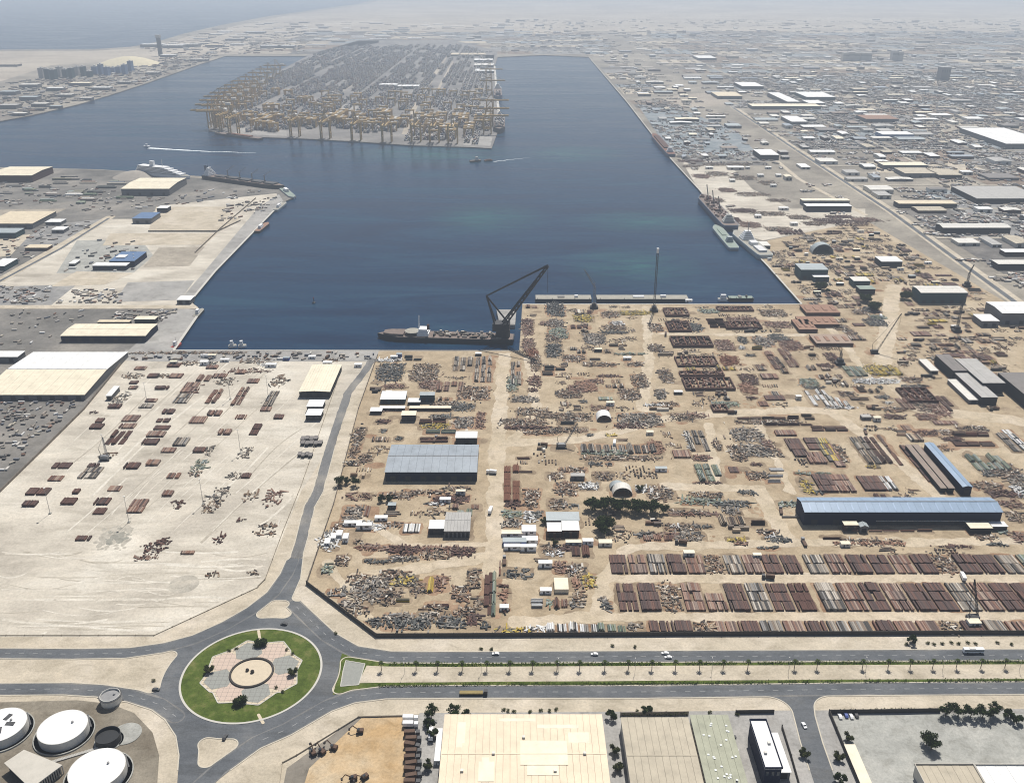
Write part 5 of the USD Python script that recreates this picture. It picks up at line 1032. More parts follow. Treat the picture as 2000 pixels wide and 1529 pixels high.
def stock(txt):
    """Rows of: kind, tone, centre u v and size w d in the photograph."""
    for i, ln in enumerate(txt.split(';')):
        q = ln.split()
        if len(q) < 6: continue
        u, v, w, d = map(float, q[2:6]); x, y, w, d = at_px(u, v, w, d); u0_ = u; kw = {'m': KEY[q[1]], 'seed': int(u * 3 + v)}
        if q[0] == 'p' and len(q) > 6: kw['along'] = q[6]
        if q[0] == 'h' and len(q) > 6: kw['h'] = float(q[6])
        if q[0] == 'h' and u < 560 and v > 700: kw['n'] = int(w * d / 7) + 6
        FN[q[0]](x, y, w, d, **kw)
# the three front rows of steel, bay by bay
def bays(vf, vb, u0, u1, pitch, tones, seed):
    y0, y1 = GY(vf), GY(vb); n = round((u1 - u0) / pitch); x0, x1 = GX(u0, vf), GX(u1, vf); r = random.Random(seed); px = (x1 - x0) / n
    for i in range(n):
        c = tones[i % len(tones)]
        if c == '-': continue
        w, xx = px * r.uniform(.84, .9), x0 + (i + .5) * px
        f0 = 0
        if c in 'hd': f0, c = (.5, 'D') if c == 'h' else (.4, 'R')
        m = KEY[c]
        yb = y1 - f0 * (y1 - y0)
        if c in 'SW': heap(xx, (y0 + yb) / 2, w, yb - y0, m, 1.8, seed=i + seed)
        else: plates(xx, (y0 + yb) / 2, w, yb - y0, m, seed=i + seed)
bays(1194, 1141, 1208, 1600, 43, 'DDSRdDGDBGES', 1); bays(1194, 1140, 1612, 2055, 44, 'GRDRDDGRDDRD', 2)
bays(1121, 1085, 1192, 1572, 40, 'DRGDRSGRD', 3); bays(1121, 1085, 1580, 2052, 42, 'GRDDRDSDDGEGWG', 4)
bays(1236, 1214, 1268, 2060, 43, 'DDSRDGRDGGDRRSDGRDKEG', 5)
stock('p W 1120 1228 110 16;p E 1195 1228 60 14;h Y 1000 1232 60 9;h W 1045 1228 40 12;h G 1240 1224 30 14')
# left strip of the brown yard
stock('h K 762 727 52 34 3;h W 755 704 50 6 1;h S 830 728 52 34;p G 905 712 40 26;p G 945 722 36 48;p R 880 756 56 18;h R 840 752 40 16;h S 925 768 60 26;h K 900 796 56 14;h S 870 790 50 12;h Y 850 832 52 10;p R 845 824 54 10 x;h G 905 826 36 22;h R 938 822 16 30;p E 860 844 60 8 x;p R 848 860 56 10 x;h O 855 858 40 6')
stock('h R 770 755 40 8;h K 862 814 40 8;h R 758 800 40 8;h D 748 824 26 8;h K 750 842 12 6;h K 780 857 12 6;h S 700 850 22 30;h S 692 880 16 30;h S 715 895 24 16;h S 690 905 30 10')
stock('h S 775 968 70 12;h D 880 975 70 14;h S 830 962 80 8;h W 850 985 40 6;h S 890 955 50 8;h G 690 1003 34 28;p R 725 1000 28 20;h W 700 1022 60 8;h W 730 1030 50 10 1;h S 765 1024 40 8;h S 660 1030 20 16')
stock('h W 645 1055 38 36 1.2;h S 668 1095 26 20;h E 640 1113 22 20;h S 700 1058 18 10;h R 730 1070 60 12;h D 790 1075 60 20;h R 850 1072 70 12;h G 790 1092 60 10;h S 850 1085 60 14;h D 905 1078 46 20;h K 740 1096 60 8')
stock('h G 730 1150 56 52 3;h S 770 1128 60 26 2.5;h Y 790 1135 50 20;h S 760 1165 50 30 2.5;h G 700 1155 30 30;h S 815 1150 26 24;h R 860 1140 26 28;p Y 842 1143 14 28;p Y 787 1173 28 8 x;h S 700 1132 40 20')
stock('h G 660 1158 40 14;h G 685 1180 40 16;h S 700 1195 36 14;h K 735 1215 40 18 3;h K 775 1218 50 20 3;h G 780 1205 60 14;h K 820 1218 44 24 3;h G 845 1205 50 18 2;h K 880 1215 50 24 3;h S 850 1188 50 10;p D 855 1183 44 8 x;h S 900 1160 36 30;h S 925 1130 22 40;h S 905 1195 36 20;h D 925 1210 26 24;h S 935 1180 20 26')
stock('p D 958 1160 11 86;p E 966 1160 12 86;p R 978 1110 8 30;s B 951 1155 10 60;h K 947 1222 18 14 3;h P 985 1165 14 30;h D 985 1145 14 4;h D 985 1192 14 4')
# around the central lane
stock('p O 1000 945 34 70;h D 1002 985 30 14;h E 1000 1005 36 14;h G 1000 1022 38 16;h W 1035 1010 22 22;h S 1035 985 24 20;h W 1030 1035 26 12;h K 1050 1005 20 12;h S 1040 965 30 20;p D 1022 895 28 5 x;p D 1027 922 28 4 x;h S 1085 930 30 14;h S 1120 918 50 10;h S 1105 955 40 26 1.6;h W 1150 950 40 14 1;h S 1090 985 30 20;h K 1115 988 30 8;h S 1180 930 36 14;h W 1260 955 40 12;h S 1290 965 50 24')
stock('h S 1110 840 70 10;h S 1040 805 60 14;h G 1025 780 50 12;h S 1020 825 90 14;h D 1030 836 90 8;h S 1080 812 60 10;h G 1250 820 80 24;h D 1230 832 60 10;h S 1120 815 70 16;h S 1060 845 70 8;p G 1208 878 150 16;h E 1180 884 90 10;h P 1280 875 30 26;h S 1215 895 150 8;h K 1155 905 10 5;h K 1172 907 10 5;h K 1190 907 10 5;h Y 1190 850 20 5;h K 1153 850 12 5')
stock('h R 1030 640 22 30;h R 1032 675 22 26;h O 1040 690 20 18;h D 1030 628 20 8;h K 1085 605 34 26 4;h G 1085 632 32 16;h E 1090 652 36 20 3;h K 1082 685 28 26 5;h S 1082 662 30 14;h Y 1140 622 34 14;h R 1065 632 18 8;h G 1160 662 40 22 3;h S 1190 615 34 12;h S 1200 640 44 10;h K 1200 650 50 5;h Y 1240 612 60 8;h W 1205 632 26 8;h S 1120 700 40 12;h S 1150 712 24 8;h S 1185 713 36 8;h E 1230 692 60 4;h S 1240 712 30 8;p G 1008 730 22 44;h E 1000 750 20 30;h S 1045 710 20 30;h R 1045 745 24 20;h D 1040 762 16 8;h R 1130 760 40 16;h S 1110 770 50 16;h K 1140 785 14 6;h P 1145 755 40 20;h R 1160 745 36 8;h D 1190 735 44 4;h S 1230 770 40 22;h S 1250 745 30 26;h G 1290 770 20 20;h W 1280 792 50 4')
stock('r R 1320 612 46 14;r D 1325 640 44 18;h K 1358 640 26 16;p D 1400 632 34 18 x;h E 1385 608 40 8;r R 1435 605 70 8;h R 1450 625 60 10;r R 1450 638 70 12;h S 1510 612 50 14;h R 1520 635 50 12;h S 1280 640 26 16;h S 1280 680 30 14;r D 1350 670 78 18;r R 1360 708 80 18;r R 1383 752 96 22;r R 1370 732 86 8;h O 1425 705 34 20;h R 1415 675 34 20;h K 1450 665 18 12;h W 1450 680 12 6;h G 1490 668 34 20;h K 1520 660 36 12;h K 1465 695 18 4;p R 1510 705 18 34;p R 1540 700 22 36;h R 1545 675 40 20;p S 1525 715 16 30;h D 1462 742 30 20;h P 1462 760 30 22;h D 1468 778 18 6;h S 1300 735 24 26;h S 1300 790 50 8;h E 1415 790 50 10;r R 1405 800 30 12;h S 1330 815 44 14;h R 1360 812 36 10')
stock('b P 1600 609 66 16;b P 1595 632 74 16;b R 1622 668 72 18;b P 1570 640 36 20;h S 1640 640 30 10;h D 1625 700 24 20;h D 1612 715 30 8;h S 1660 650 20 14;h K 1710 630 40 14;h E 1715 620 30 8;h K 1700 606 30 12 4;h S 1680 610 26 10;p E 1670 726 40 20;h Y 1720 724 60 20;p Y 1735 727 50 14;h W 1710 745 90 10 1;h S 1780 742 40 10;h K 1720 757 10 5;h K 1785 755 60 4')
stock('p W 1590 778 22 30;p W 1612 778 22 32;p W 1640 786 34 18;h W 1640 797 60 4 1;h E 1580 748 34 16;h K 1590 758 40 5;h S 1655 770 30 10;h K 1725 776 26 6;h W 1735 787 20 4;r D 1790 775 60 26;p R 1775 790 40 22;h S 1800 790 40 30;h R 1830 800 34 26;p D 1850 790 22 30;h S 1745 800 40 10;h D 1745 815 40 8;h S 1700 815 20 8;h R 1810 815 40 12')
stock('h S 1500 825 120 8;p R 1500 818 120 5 x;p D 1540 830 90 4 x;p R 1620 838 70 10 x;h G 1460 850 60 26;h G 1475 880 50 24;h S 1440 885 30 30;h R 1500 870 20 20;h S 1515 885 24 16;h D 1480 908 22 4;p W 1515 918 28 6 x;p W 1515 930 30 5 x;p W 1512 941 28 5 x;h S 1480 930 40 14;h K 1462 962 34 8;p G 1362 862 40 40;h R 1370 895 36 12;p E 1385 925 50 34;h W 1345 860 8 40;h D 1380 944 50 3;h S 1400 870 14 20')
stock('s D 1555 875 30 36;s D 1588 868 28 22;s R 1592 895 34 22;s Y 1615 880 24 44;s R 1628 890 18 44;h S 1640 885 20 34;p G 1690 880 30 52;p D 1715 880 24 52;h Y 1705 912 26 6;p R 1738 880 10 60;s D 1610 945 34 34;s R 1640 945 44 34;h Y 1575 950 20 26;s D 1700 945 40 28;p W 1735 945 24 28;p R 1720 945 16 30;h E 1590 925 70 4;h K 1600 962 30 5')
stock('s D 1794 905 22 70;s R 1810 905 18 70;s D 1826 912 14 74;h S 1900 838 60 10;p R 1895 850 70 8 x;p R 1900 868 80 10 x;h D 1860 858 40 8;h S 1850 845 30 10;p W 1985 860 20 40;p G 1970 865 18 36;p E 1930 905 70 30;h S 1960 920 60 30;h K 1930 925 26 14;h G 1990 940 40 30;h S 1930 950 60 14;h D 1960 965 60 14;h R 1975 985 44 14;h S 1985 1010 34 20;h W 1990 960 20 26')
stock('h S 1380 968 60 12;h E 1370 980 80 14;h K 1430 985 70 14;h G 1430 998 30 14;h S 1340 1000 80 8;h R 1360 1005 90 6;h S 1330 1030 70 14;h G 1345 1048 60 18;h W 1322 1030 12 6;h K 1370 1028 40 6;h Y 1440 1055 40 8;h R 1450 1062 20 5;p D 1479 1020 28 14 x;h S 1500 1040 40 10;h K 1520 1055 50 8;h W 1510 1048 26 6;h K 1500 1070 40 4;p G 1545 1010 40 4 x;h E 1540 985 40 10;p R 1285 1052 60 10;h G 1260 1045 40 12;h R 1300 1045 60 8')
stock('p D 1626 1052 40 5 x;h S 1700 1056 120 5;h P 1700 1062 140 5;h D 1865 1068 60 5;h S 1930 1050 40 10;h K 1950 1064 40 5;h R 1990 1050 30 20;h E 1960 1040 20 8;p R 1740 1037 160 4 x')
stock('p D 1135 1078 40 20;h D 1110 1070 40 12 1.5;h S 1075 1075 30 20;h W 1085 1080 24 14 1;h R 1095 1108 24 24;h S 1125 1115 36 26;h W 1122 1115 14 8;h Y 1150 1135 28 26;h P 1125 1140 14 20;h S 1130 1165 22 20;p R 1095 1180 30 16;h G 1125 1180 26 14;h E 1072 1178 10 14;h K 1185 1185 18 16 3;h G 1178 1170 14 12')
single('roofed_pallet', slab(sbox(-5, -7, 5, 7), 0, 3.4), 'pale_cream_roof', 'bright cream covered goods block among the scrap left of the plate rows', 'goods block', *G(1096, 1147), .2); FOOT.append(Point(*G(1096, 1147)).buffer(7))
# pale yard: stacks standing in rows on the sand
stock('s D 122 910 34 11;s G 178 924 36 22;s D 183 911 20 8;s D 259 911 28 11;s D 76 961 42 13;s B 136 980 26 12;s D 150 961 12 8;s D 201 980 28 13;s B 196 999 22 12;s R 273 984 30 15;s R 266 996 30 12;s D 190 834 24 9;s D 196 822 14 8;s R 258 818 32 12;s R 250 833 30 9;p D 233 856 40 26;s D 317 836 30 8;s R 306 849 34 10;s D 295 864 30 10;s D 326 822 12 7;s D 312 822 10 7;s R 388 821 30 13;s G 355 864 26 15;s R 372 758 26 20;s G 358 779 28 18;s D 317 759 26 5;s D 262 748 16 5;s R 262 758 18 6;s R 296 783 22 6;s G 286 794 26 7;s D 164 1052 28 9;s R 367 1080 26 6;p R 400 740 30 12')
stock('p R 420 775 24 26;p R 470 775 20 34;p G 530 780 20 30;p D 500 840 20 22;h G 478 885 26 22 1;h E 392 910 30 26 1;h S 385 925 26 12 1;h G 460 930 26 14 1;h G 430 965 34 30 1.4;h S 410 990 36 24 1.4;h D 350 985 24 18 1;h R 535 975 40 30 1;h S 490 970 26 20 1;h D 472 1016 16 6 2;h S 520 1035 40 26 1.4;h D 300 1070 44 26 1;h R 285 1090 50 12 1;h D 320 1058 26 14 1;h D 430 1053 18 22 2;h S 495 1120 20 12 1;h S 415 1122 34 8 1;h G 235 780 26 22 1;h R 490 725 80 8 1;h S 320 735 40 8 1;h S 260 735 40 10 1;h S 380 710 60 8 1;h K 410 710 26 6 2;h S 500 705 60 10 1;h W 520 712 40 8 1;h S 645 704 30 6 1;h D 183 806 14 5 2;h S 350 690 180 4 1;h S 460 690 40 5 1;h R 380 762 20 20 1;h S 440 745 34 14 1;h S 545 745 30 20 1;h G 410 880 12 20 1;h S 210 890 26 10 1')
for i in range(9):
    x, y = G(592 + (i % 5) * 8.5, 868 - (i // 5) * 9 + (i % 2)); cabin(x, y, 3.4, 6.5, 2.6, wm='dark_wall', rm='dark_roof')
for i in range(4): x, y = G(586 + i * 7, 890 + (i % 2) * 2); cabin(x, y, 3, 6, 2.4, wm='dark_wall', rm='dark_roof')
for u, v, w, d, wm in [(652, 1052, 4, 7, 0), (664, 1047, 4, 7, 0), (676, 1055, 4, 7, 0), (640, 1062, 4, 7, 0), (690, 1025, 14, 4, 0), (712, 1032, 12, 4, 0), (745, 1015, 10, 4, 0), (1005, 1063, 18, 6, 2), (1035, 1058, 12, 6, 0), (1000, 1045, 16, 5, 1), (1033, 1040, 11, 9, 0), (1000, 1072, 12, 4, 0), (1032, 1074, 12, 4, 0),
                    (1120, 1063, 12, 4, 1), (1148, 1063, 8, 4, 0), (1182, 1064, 10, 5, 1), (1065, 1106, 10, 4, 0), (1066, 1157, 8, 4, 0), (1345, 1086, 8, 4, 1), (1690, 818, 9, 6, 3), (1712, 822, 7, 4, 1), (1478, 1089, 6, 3, 1), (760, 770, 6, 4, 0), (1128, 935, 12, 5, 3), (1345, 590, 9, 4, 0), (1650, 1066, 7, 4, 1), (1900, 1222, 8, 5, 1), (985, 1190, 6, 4, 0), (870, 980, 9, 4, 0), (900, 966, 8, 3, 1),
                    (770, 700, 8, 4, 0), (780, 697, 6, 4, 2), (400, 712, 9, 5, 0), (530, 716, 12, 5, 0), (340, 712, 8, 4, 1), (440, 706, 10, 4, 0), (700, 716, 8, 5, 0), (640, 712, 10, 5, 0), (415, 698, 9, 4, 1), (560, 703, 7, 4, 2), (610, 700, 8, 4, 0)]:
    x, y = G(u, v); cabin(x, y, w, d, rnd.choice((2.8, 3.2, 4)), wm=('white_paint', 'off_white', 'blue_paint', 'grey_wall')[wm], rm=('white_roof', 'pale_cream_roof', 'hull_grey', 'mid_roof')[wm])
stock('s R 345 735 24 8;s D 300 735 20 7;s R 430 735 26 8;s R 495 745 22 8;s D 330 805 22 8;s R 420 808 26 9;s R 470 815 22 8;s D 225 795 24 7;s R 440 845 24 9;s R 330 880 26 9;s D 390 880 22 9;s R 520 800 20 8;s D 545 815 18 8;s R 300 905 24 10;s R 340 930 24 10;s D 480 930 20 9;s R 110 935 26 10;s R 225 955 24 10;s D 60 985 26 10;s R 330 965 22 10;s R 275 720 22 6;s D 340 715 24 6;s R 415 718 22 6;s R 470 728 20 6')
stock('h D 1620 432 60 10 2;h D 1660 436 70 12 2.5;h R 1690 430 50 8 2;h D 1640 424 50 6 2;h S 1590 437 40 8;h S 1400 340 40 8;h S 1450 348 50 8;h S 1440 322 40 5;h R 1420 372 30 8;h S 1470 380 60 8;h S 1400 392 26 8;h D 1450 412 50 8;h S 1500 418 60 8;h R 1465 440 40 10;h S 1520 448 50 8;h D 1430 430 30 10;h S 1560 425 40 8;h S 1500 358 30 8;h R 1370 345 30 8;h S 1520 392 40 6;p D 1545 455 50 8;h S 1350 325 30 5;h D 1350 315 50 5;h S 1395 322 40 5')
for u, v in ((1460, 330), (1485, 345), (1510, 365), (1430, 355), (1530, 410), (1480, 425), (1550, 440), (1410, 415), (1385, 330), (1500, 330), (1520, 345)): x, y = G(u, v); cabin(x, y, rnd.uniform(9, 18), rnd.uniform(7, 12), 4.5, wm='off_white', rm='white_roof')
# loose fill between the named stacks
done = unary_union(FOOT); pd = prep(unary_union([done.buffer(1.0), lane_g.buffer(.5)])); py_ = prep(yard.buffer(-5))
rr = random.Random(77); x0, y0, x1, y1 = yard.bounds; made = 0
yy = y0 + 4
def y_far(y): return y > 1050
while yy < y1:
    xx = x0 + rr.uniform(0, 14)
    while xx < min(x1, 900):
        w, d = rr.uniform(8, 24), rr.uniform(6, 15)
        if abs(xx) < .58 * yy and rr.random() < .84:
            q = sbox(xx, yy, xx + w, yy + d)
            if py_.contains(q) and not pd.intersects(q):
                cx_, cy_ = xx + w / 2, yy + d / 2; made += 1; s = made
                rusty = cx_ > 120 or cy_ > 1000
                tone = rr.choice(['mix_scrap', 'mix_rust', 'mix_rust', 'mix_rust_dark', 'mix_grey', 'mix_scrap', 'mix_yellow'] if rusty else ['mix_scrap', 'mix_scrap', 'mix_grey', 'mix_rust', 'mix_dark', 'mix_white', 'mix_green'])
                c = rr.random()
                if c < .62 and (w * d < 260 or y_far(cy_)): loose(cx_, cy_, w, d, rr.uniform(.8, 1.8), s)
                elif c < .45: heap(cx_, cy_, w, d, tone, rr.uniform(.8, 1.8), seed=s, n=int(w * d / 6) + 6)
                elif c < .84: pipes(cx_, cy_, w, d, tone, rr.choice('xyy'), seed=s)
                elif c < .93: plates(cx_, cy_, w, d, tone, seed=s)
                else: cabin(cx_, cy_, rr.uniform(5, 11), rr.uniform(3, 5), rr.uniform(2.6, 4), wm=rr.choice(['white_paint', 'off_white', 'dark_wall']), rm=rr.choice(['white_roof', 'hull_grey', 'pale_cream_roof']))
        xx += w + rr.uniform(2, 9)
    yy += rr.uniform(9, 14)

lp = define('/World/scattered_scrap', LOOSE, 'mix_scrap'); tag(lp.GetPrim(), 'loose scrap and materials scattered over the brown yard', 'scrap', None, 'stuff')

# the soil under the stacks is stained
rs = random.Random(6); ga, gb = [], []
for f in FOOT:
    if f.area > 1500 or f.area < 12 or not py_.contains(f.centroid): continue
    (ga if rs.random() < .62 else gb).append(f.buffer(rs.uniform(.4, 3.0)))
for i in range(260): 
    px_, py2 = rs.uniform(x0, x1), rs.uniform(y0, y1); (ga if i % 2 else gb).append(affinity.scale(Point(px_, py2).buffer(rs.uniform(2, 7), 8), rs.uniform(.7, 2.2), 1))
core_yard = yard.buffer(-3)
ga = ragged(unary_union(ga).intersection(core_yard).simplify(.3), 1.8, 2.4, 2); gb = ragged(unary_union(gb).intersection(core_yard).simplify(.3), 1.8, 2.4, 3)
struct('stained_dirt', sheet(ga.intersection(core_yard), .150), 'grimy_dirt'); struct('stained_dirt', sheet(gb.intersection(core_yard), .142), 'rusty_ground')
# ---------------------------------------------------------------- trees, palms, hedges
def leaves(mb, r, c, rad, n, size):
    """Leaf clumps as small tilted quads spread through an ellipsoid, thicker towards its skin."""
    P = []
    for i in range(n):
        d = np.array([r.gauss(0, 1) for _ in range(3)]); d /= np.linalg.norm(d); q = r.random() ** .4
        p = np.array(c) + d * q * np.array(rad); a = np.array([r.gauss(0, 1) for _ in range(3)]); a /= np.linalg.norm(a)
        b = np.cross(a, d + .01); b /= np.linalg.norm(b); s = size * r.uniform(.6, 1.4)
        mb.add([p - a * s, p + b * s * .6, p + a * s, p - b * s * .6], [[0, 1, 2], [0, 2, 3]])
def tree_kind(seed, h, w, m, blobs=9, n=95, lf=.55):
    def make(label, x, y, z=0, rot=0, group=None):
        r = random.Random(seed); t = thing('tree', label, 'tree', x, y, z, rot, group)
        mb = MB().tube((0, 0, -.3), (.2, .1, h * .45), .32, 7, .2)
        for k in range(4): a = k * 1.6 + seed; mb.tube((.2, .1, h * .42), (math.cos(a) * w * .3, math.sin(a) * w * .3, h * .72), .17, 5, .06)
        t.part('trunk', mb, 'trunk'); mb = MB()
        for k in range(blobs):
            a, q = r.uniform(0, 6.283), math.sqrt(r.random()) * .62; rb = w * r.uniform(.16, .27)
            leaves(mb, r, (math.cos(a) * q * w / 2 * 1.2, math.sin(a) * q * w / 2 * 1.2, h * r.uniform(.45, .85)), (rb, rb, rb * .75), n, lf)
        t.part('crown', mb, m).prim.SetCustomDataByKey('kind', 'stuff'); return t
    return Kind(make)
TREES = [tree_kind(1, 8, 9, 'leaf_dark'), tree_kind(2, 6.5, 7, 'leaf_dark', 8), tree_kind(3, 9.5, 11, 'leaf_dark', 13), tree_kind(4, 5, 6, 'leaf_olive', 7), tree_kind(5, 10, 17, 'leaf_dark', 22, 150, .8), tree_kind(6, 11, 23, 'leaf_dark', 30, 170, .9), tree_kind(7, 4, 10, 'leaf_dark', 14, 110, .5), tree_kind(8, 10, 15, 'leaf_dark', 20, 140, .7)]
def tree(k, label, u, v, s=0, group=None): x, y = G(u, v); return TREES[k](label, x, y, 0, rnd.uniform(0, 360), group)
for a in ((4, 'big round dark tree in front of the two white roofed houses', 1180, 1036), (7, 'big dark tree at the left end of the yard tree row', 1157, 998), (7, 'dark tree second in the yard tree row', 1187, 996), (7, 'dark tree in the middle of the yard tree row', 1215, 1000), (7, 'dark tree right of the middle of the yard tree row', 1242, 1000),
          (7, 'broad dark tree near the right end of the yard tree row', 1270, 1000), (0, 'dark tree at the right end of the yard tree row', 1296, 1002), (3, 'small olive tree behind the yard tree row', 1250, 958), (2, 'left dark tree beside the road below the yard entrance', 663, 947), (1, 'middle dark tree beside the road below the yard entrance', 678, 945), (0, 'right dark tree beside the road below the yard entrance', 694, 949),
          (1, 'small dark tree in front of the grey roofed warehouse', 745, 980), (1, 'second small dark tree in front of the grey roofed warehouse', 760, 980), (3, 'small olive tree left of the two white roofed houses', 1062, 1022), (3, 'small tree before the two white roofed houses', 1083, 1064),
          (0, 'dark tree behind the upper left corner of the cream warehouse', 842, 1402), (1, 'tree in the alley left of the cream warehouse', 838, 1420), (1, 'lower tree in the alley left of the cream warehouse', 846, 1440), (0, 'dark tree at the top edge of the cream warehouse', 888, 1402), (1, 'small dark tree right of it along the cream warehouse edge', 910, 1404), (3, 'small tree at the foot of the alley by the cream warehouse', 836, 1500),
          (1, 'small tree at the head of the alley right of the cream warehouse', 1194, 1404), (3, 'olive tree in the alley right of the cream warehouse', 1200, 1470), (3, 'lower olive tree in the alley right of the cream warehouse', 1206, 1505), (1, 'dark tree behind the beige roofed warehouse', 1263, 1394), (3, 'round olive tree just inside the concrete yard corner', 1656, 1446), (2, 'big dark tree standing in the concrete yard', 1808, 1456), (0, 'smaller dark tree touching the big one in the concrete yard', 1818, 1464),
          (0, 'leftmost dark tree of the clump on the concrete yard wall', 1846, 1398), (0, 'second tree of the clump on the concrete yard wall', 1870, 1399), (0, 'third tree of the clump on the concrete yard wall', 1895, 1400), (0, 'fourth tree of the clump on the concrete yard wall', 1918, 1402), (0, 'fifth tree of the clump on the concrete yard wall', 1940, 1398), (1, 'dark tree right of the clump near the right edge', 1968, 1402), (1, 'dark tree at the right edge of the concrete yard', 1985, 1412),
          (3, 'small tree at the foot of the side road', 1638, 1484), (1, 'dark tree beside the side road near the bottom edge', 1640, 1528), (3, 'small tree on the side road verge', 1571, 1478), (6, 'dark round tree on the roundabout star, top', 511, 1261), (6, 'dark round tree on the roundabout star, bottom', 468, 1374), (3, 'green tree on the roundabout star, left', 410, 1313), (3, 'green tree on the roundabout star, right', 573, 1318),
          (4, 'dark tree left of the teal walled workshop', 1768, 585), (4, 'dark tree in the clump behind the black crawler crane', 1690, 590), (4, 'second tree in the clump behind the black crawler crane', 1708, 606), (4, 'dark tree before the dark quayside workshop', 1603, 566), (1, 'small tree beside the dark quayside workshop', 1616, 572), (1, 'small dark tree on the sand verge near the white bus', 1781, 1256)):
    tree(*a)
sh = [(984, 1387), (992, 1389), (1004, 1390), (1035, 1391), (1056, 1388), (1073, 1389), (1086, 1386), (1244, 1390), (1300, 1394), (1386, 1392), (1440, 1396), (1700, 1389), (1713, 1388), (1742, 1388), (940, 1268), (960, 1269), (1770, 1259), (1812, 1257), (1824, 1259), (1840, 1258), (1858, 1256), (1872, 1258), (1890, 1256), (1905, 1258), (1948, 1256), (1975, 1259), (1196, 1262), (1240, 1264), (656, 1238), (448, 1272), (462, 1268), (560, 1270), (572, 1278), (540, 1344), (552, 1352), (300, 1330)]
def shrub(label, x, y, z=0, rot=0, group=None):
    t = thing('shrub', label, 'shrub', x, y, z, rot, group); r = random.Random(9); mb = MB()
    for k in range(3): leaves(mb, r, (r.uniform(-.7, .7), r.uniform(-.7, .7), .9), (1, 1, .85), 30, .36)
    t.part('foliage', mb, 'leaf_olive').prim.SetCustomDataByKey('kind', 'stuff'); t.part('stem', MB().tube((0, 0, -.2), (0, 0, .8), .1, 5), 'trunk'); return t
SHRUB = Kind(shrub)
landmark('beige roofed warehouse', *G(1290, 1440)); landmark('concrete yard', *G(1740, 1440)); landmark('road median', *G(1100, 1315)); landmark('sandy verge', *G(1850, 1256))
for u, v in sh: x, y = G(u, v); t = SHRUB('', x, y, 0, rnd.uniform(0, 360), 'low shrubs on the verges'); later(t, 'low dusty green shrub', x, y)
def palm(label, x, y, z=0, rot=0, group=None):
    t = thing('palm_tree', label, 'palm', x, y, z, rot, group); h = 6.6
    t.part('trunk', MB().tube((0, 0, -.2), (.1, 0, h), .26, 7, .18), 'trunk')
    for k in range(13):
        a = k * 2 * math.pi / 13; mb = MB(); up = .9 if k % 2 else .35; pts = []
        for i in range(6):
            s = i / 5; pts.append((math.cos(a) * 2.0 * s + .1, math.sin(a) * 2.0 * s, h + up * 2.1 * s - 2.4 * s * s))
        for i in range(5):
            p, q = np.array(pts[i]), np.array(pts[i + 1]); n = np.array([-math.sin(a), math.cos(a), 0]); w0, w1 = .42 * (1 - abs(i / 5 - .4)), .42 * (1 - abs((i + 1) / 5 - .4))
            mb.add([p - n * w0 - (0, 0, .12), p, q, q - n * w1 - (0, 0, .12)], [[0, 1, 2], [0, 2, 3]]); mb.add([p, p + n * w0 - (0, 0, .12), q + n * w1 - (0, 0, .12), q], [[0, 1, 2], [0, 2, 3]])
        t.part('frond', mb, 'leaf_palm')
    return t
PALM = Kind(palm)
pu = [745, 813, 855, 903, 951, 996, 1040, 1088, 1132, 1181, 1227, 1273, 1319, 1366, 1412, 1460, 1551, 1595, 1684, 1734, 1777, 1821, 1867, 1915, 1962, 2008]
for i, u in enumerate(pu): x, y = G(u, 1309 - .004 * (u - 900)); PALM(f'slim young palm on the sandy median, {nleft(i)} of the row', x, y, .3, i * 47, 'palms along the median')
def hedge(label, pts, w, h, m='leaf_hedge', z=.26):
    L = line(pts); c = L.centroid; t = thing('hedge', label, 'hedge', c.x, c.y); r = random.Random(int(L.length)); n = 10
    for i in range(n):
        mb = MB(); s0, s1 = i / n, (i + 1) / n; k = int(L.length / n * 8)
        for j in range(k):
            p = L.interpolate(s0 + (s1 - s0) * r.random(), True); zz = r.random()
            if meshkit.noise(np.array([p.x / 9.0, p.y / 9.0, 1.0])) < .28 and r.random() < .8: continue
            q = np.array([p.x - c.x + r.uniform(-w, w) / 2, p.y - c.y + r.uniform(-w, w) / 2, z + zz * h]); a = np.array([r.gauss(0, 1) for _ in range(3)]); a /= np.linalg.norm(a); b = np.cross(a, (.3, .2, .9)); b /= np.linalg.norm(b) + 1e-6; s = r.uniform(.3, .6)
            mb.add([q - a * s, q + b * s * .7, q + a * s, q - b * s * .7], [[0, 1, 2], [0, 2, 3]])
        t.part('hedge_section', mb, m).prim.SetCustomDataByKey('kind', 'stuff')
    return t
hedge('low green hedge along the upper edge of the sandy median', [(760, 1297), (900, 1298.5), (1250, 1297), (2060, 1292)], 2.2, 1.3)
hedge('low green hedge along the lower edge of the sandy median', [(740, 1340), (900, 1337), (1250, 1335), (1700, 1331), (2060, 1328)], 2.2, 1.2)
hedge('dark dusty hedge along the wall behind the beige roofed warehouse', [(1215, 1398), (1344, 1396)], 1.6, 2.4, 'leaf_olive', .1)
hedge('dark hedge along the concrete yard wall', [(1640, 1391.5), (1835, 1388)], 1.4, 2.6, 'leaf_dark', .1)
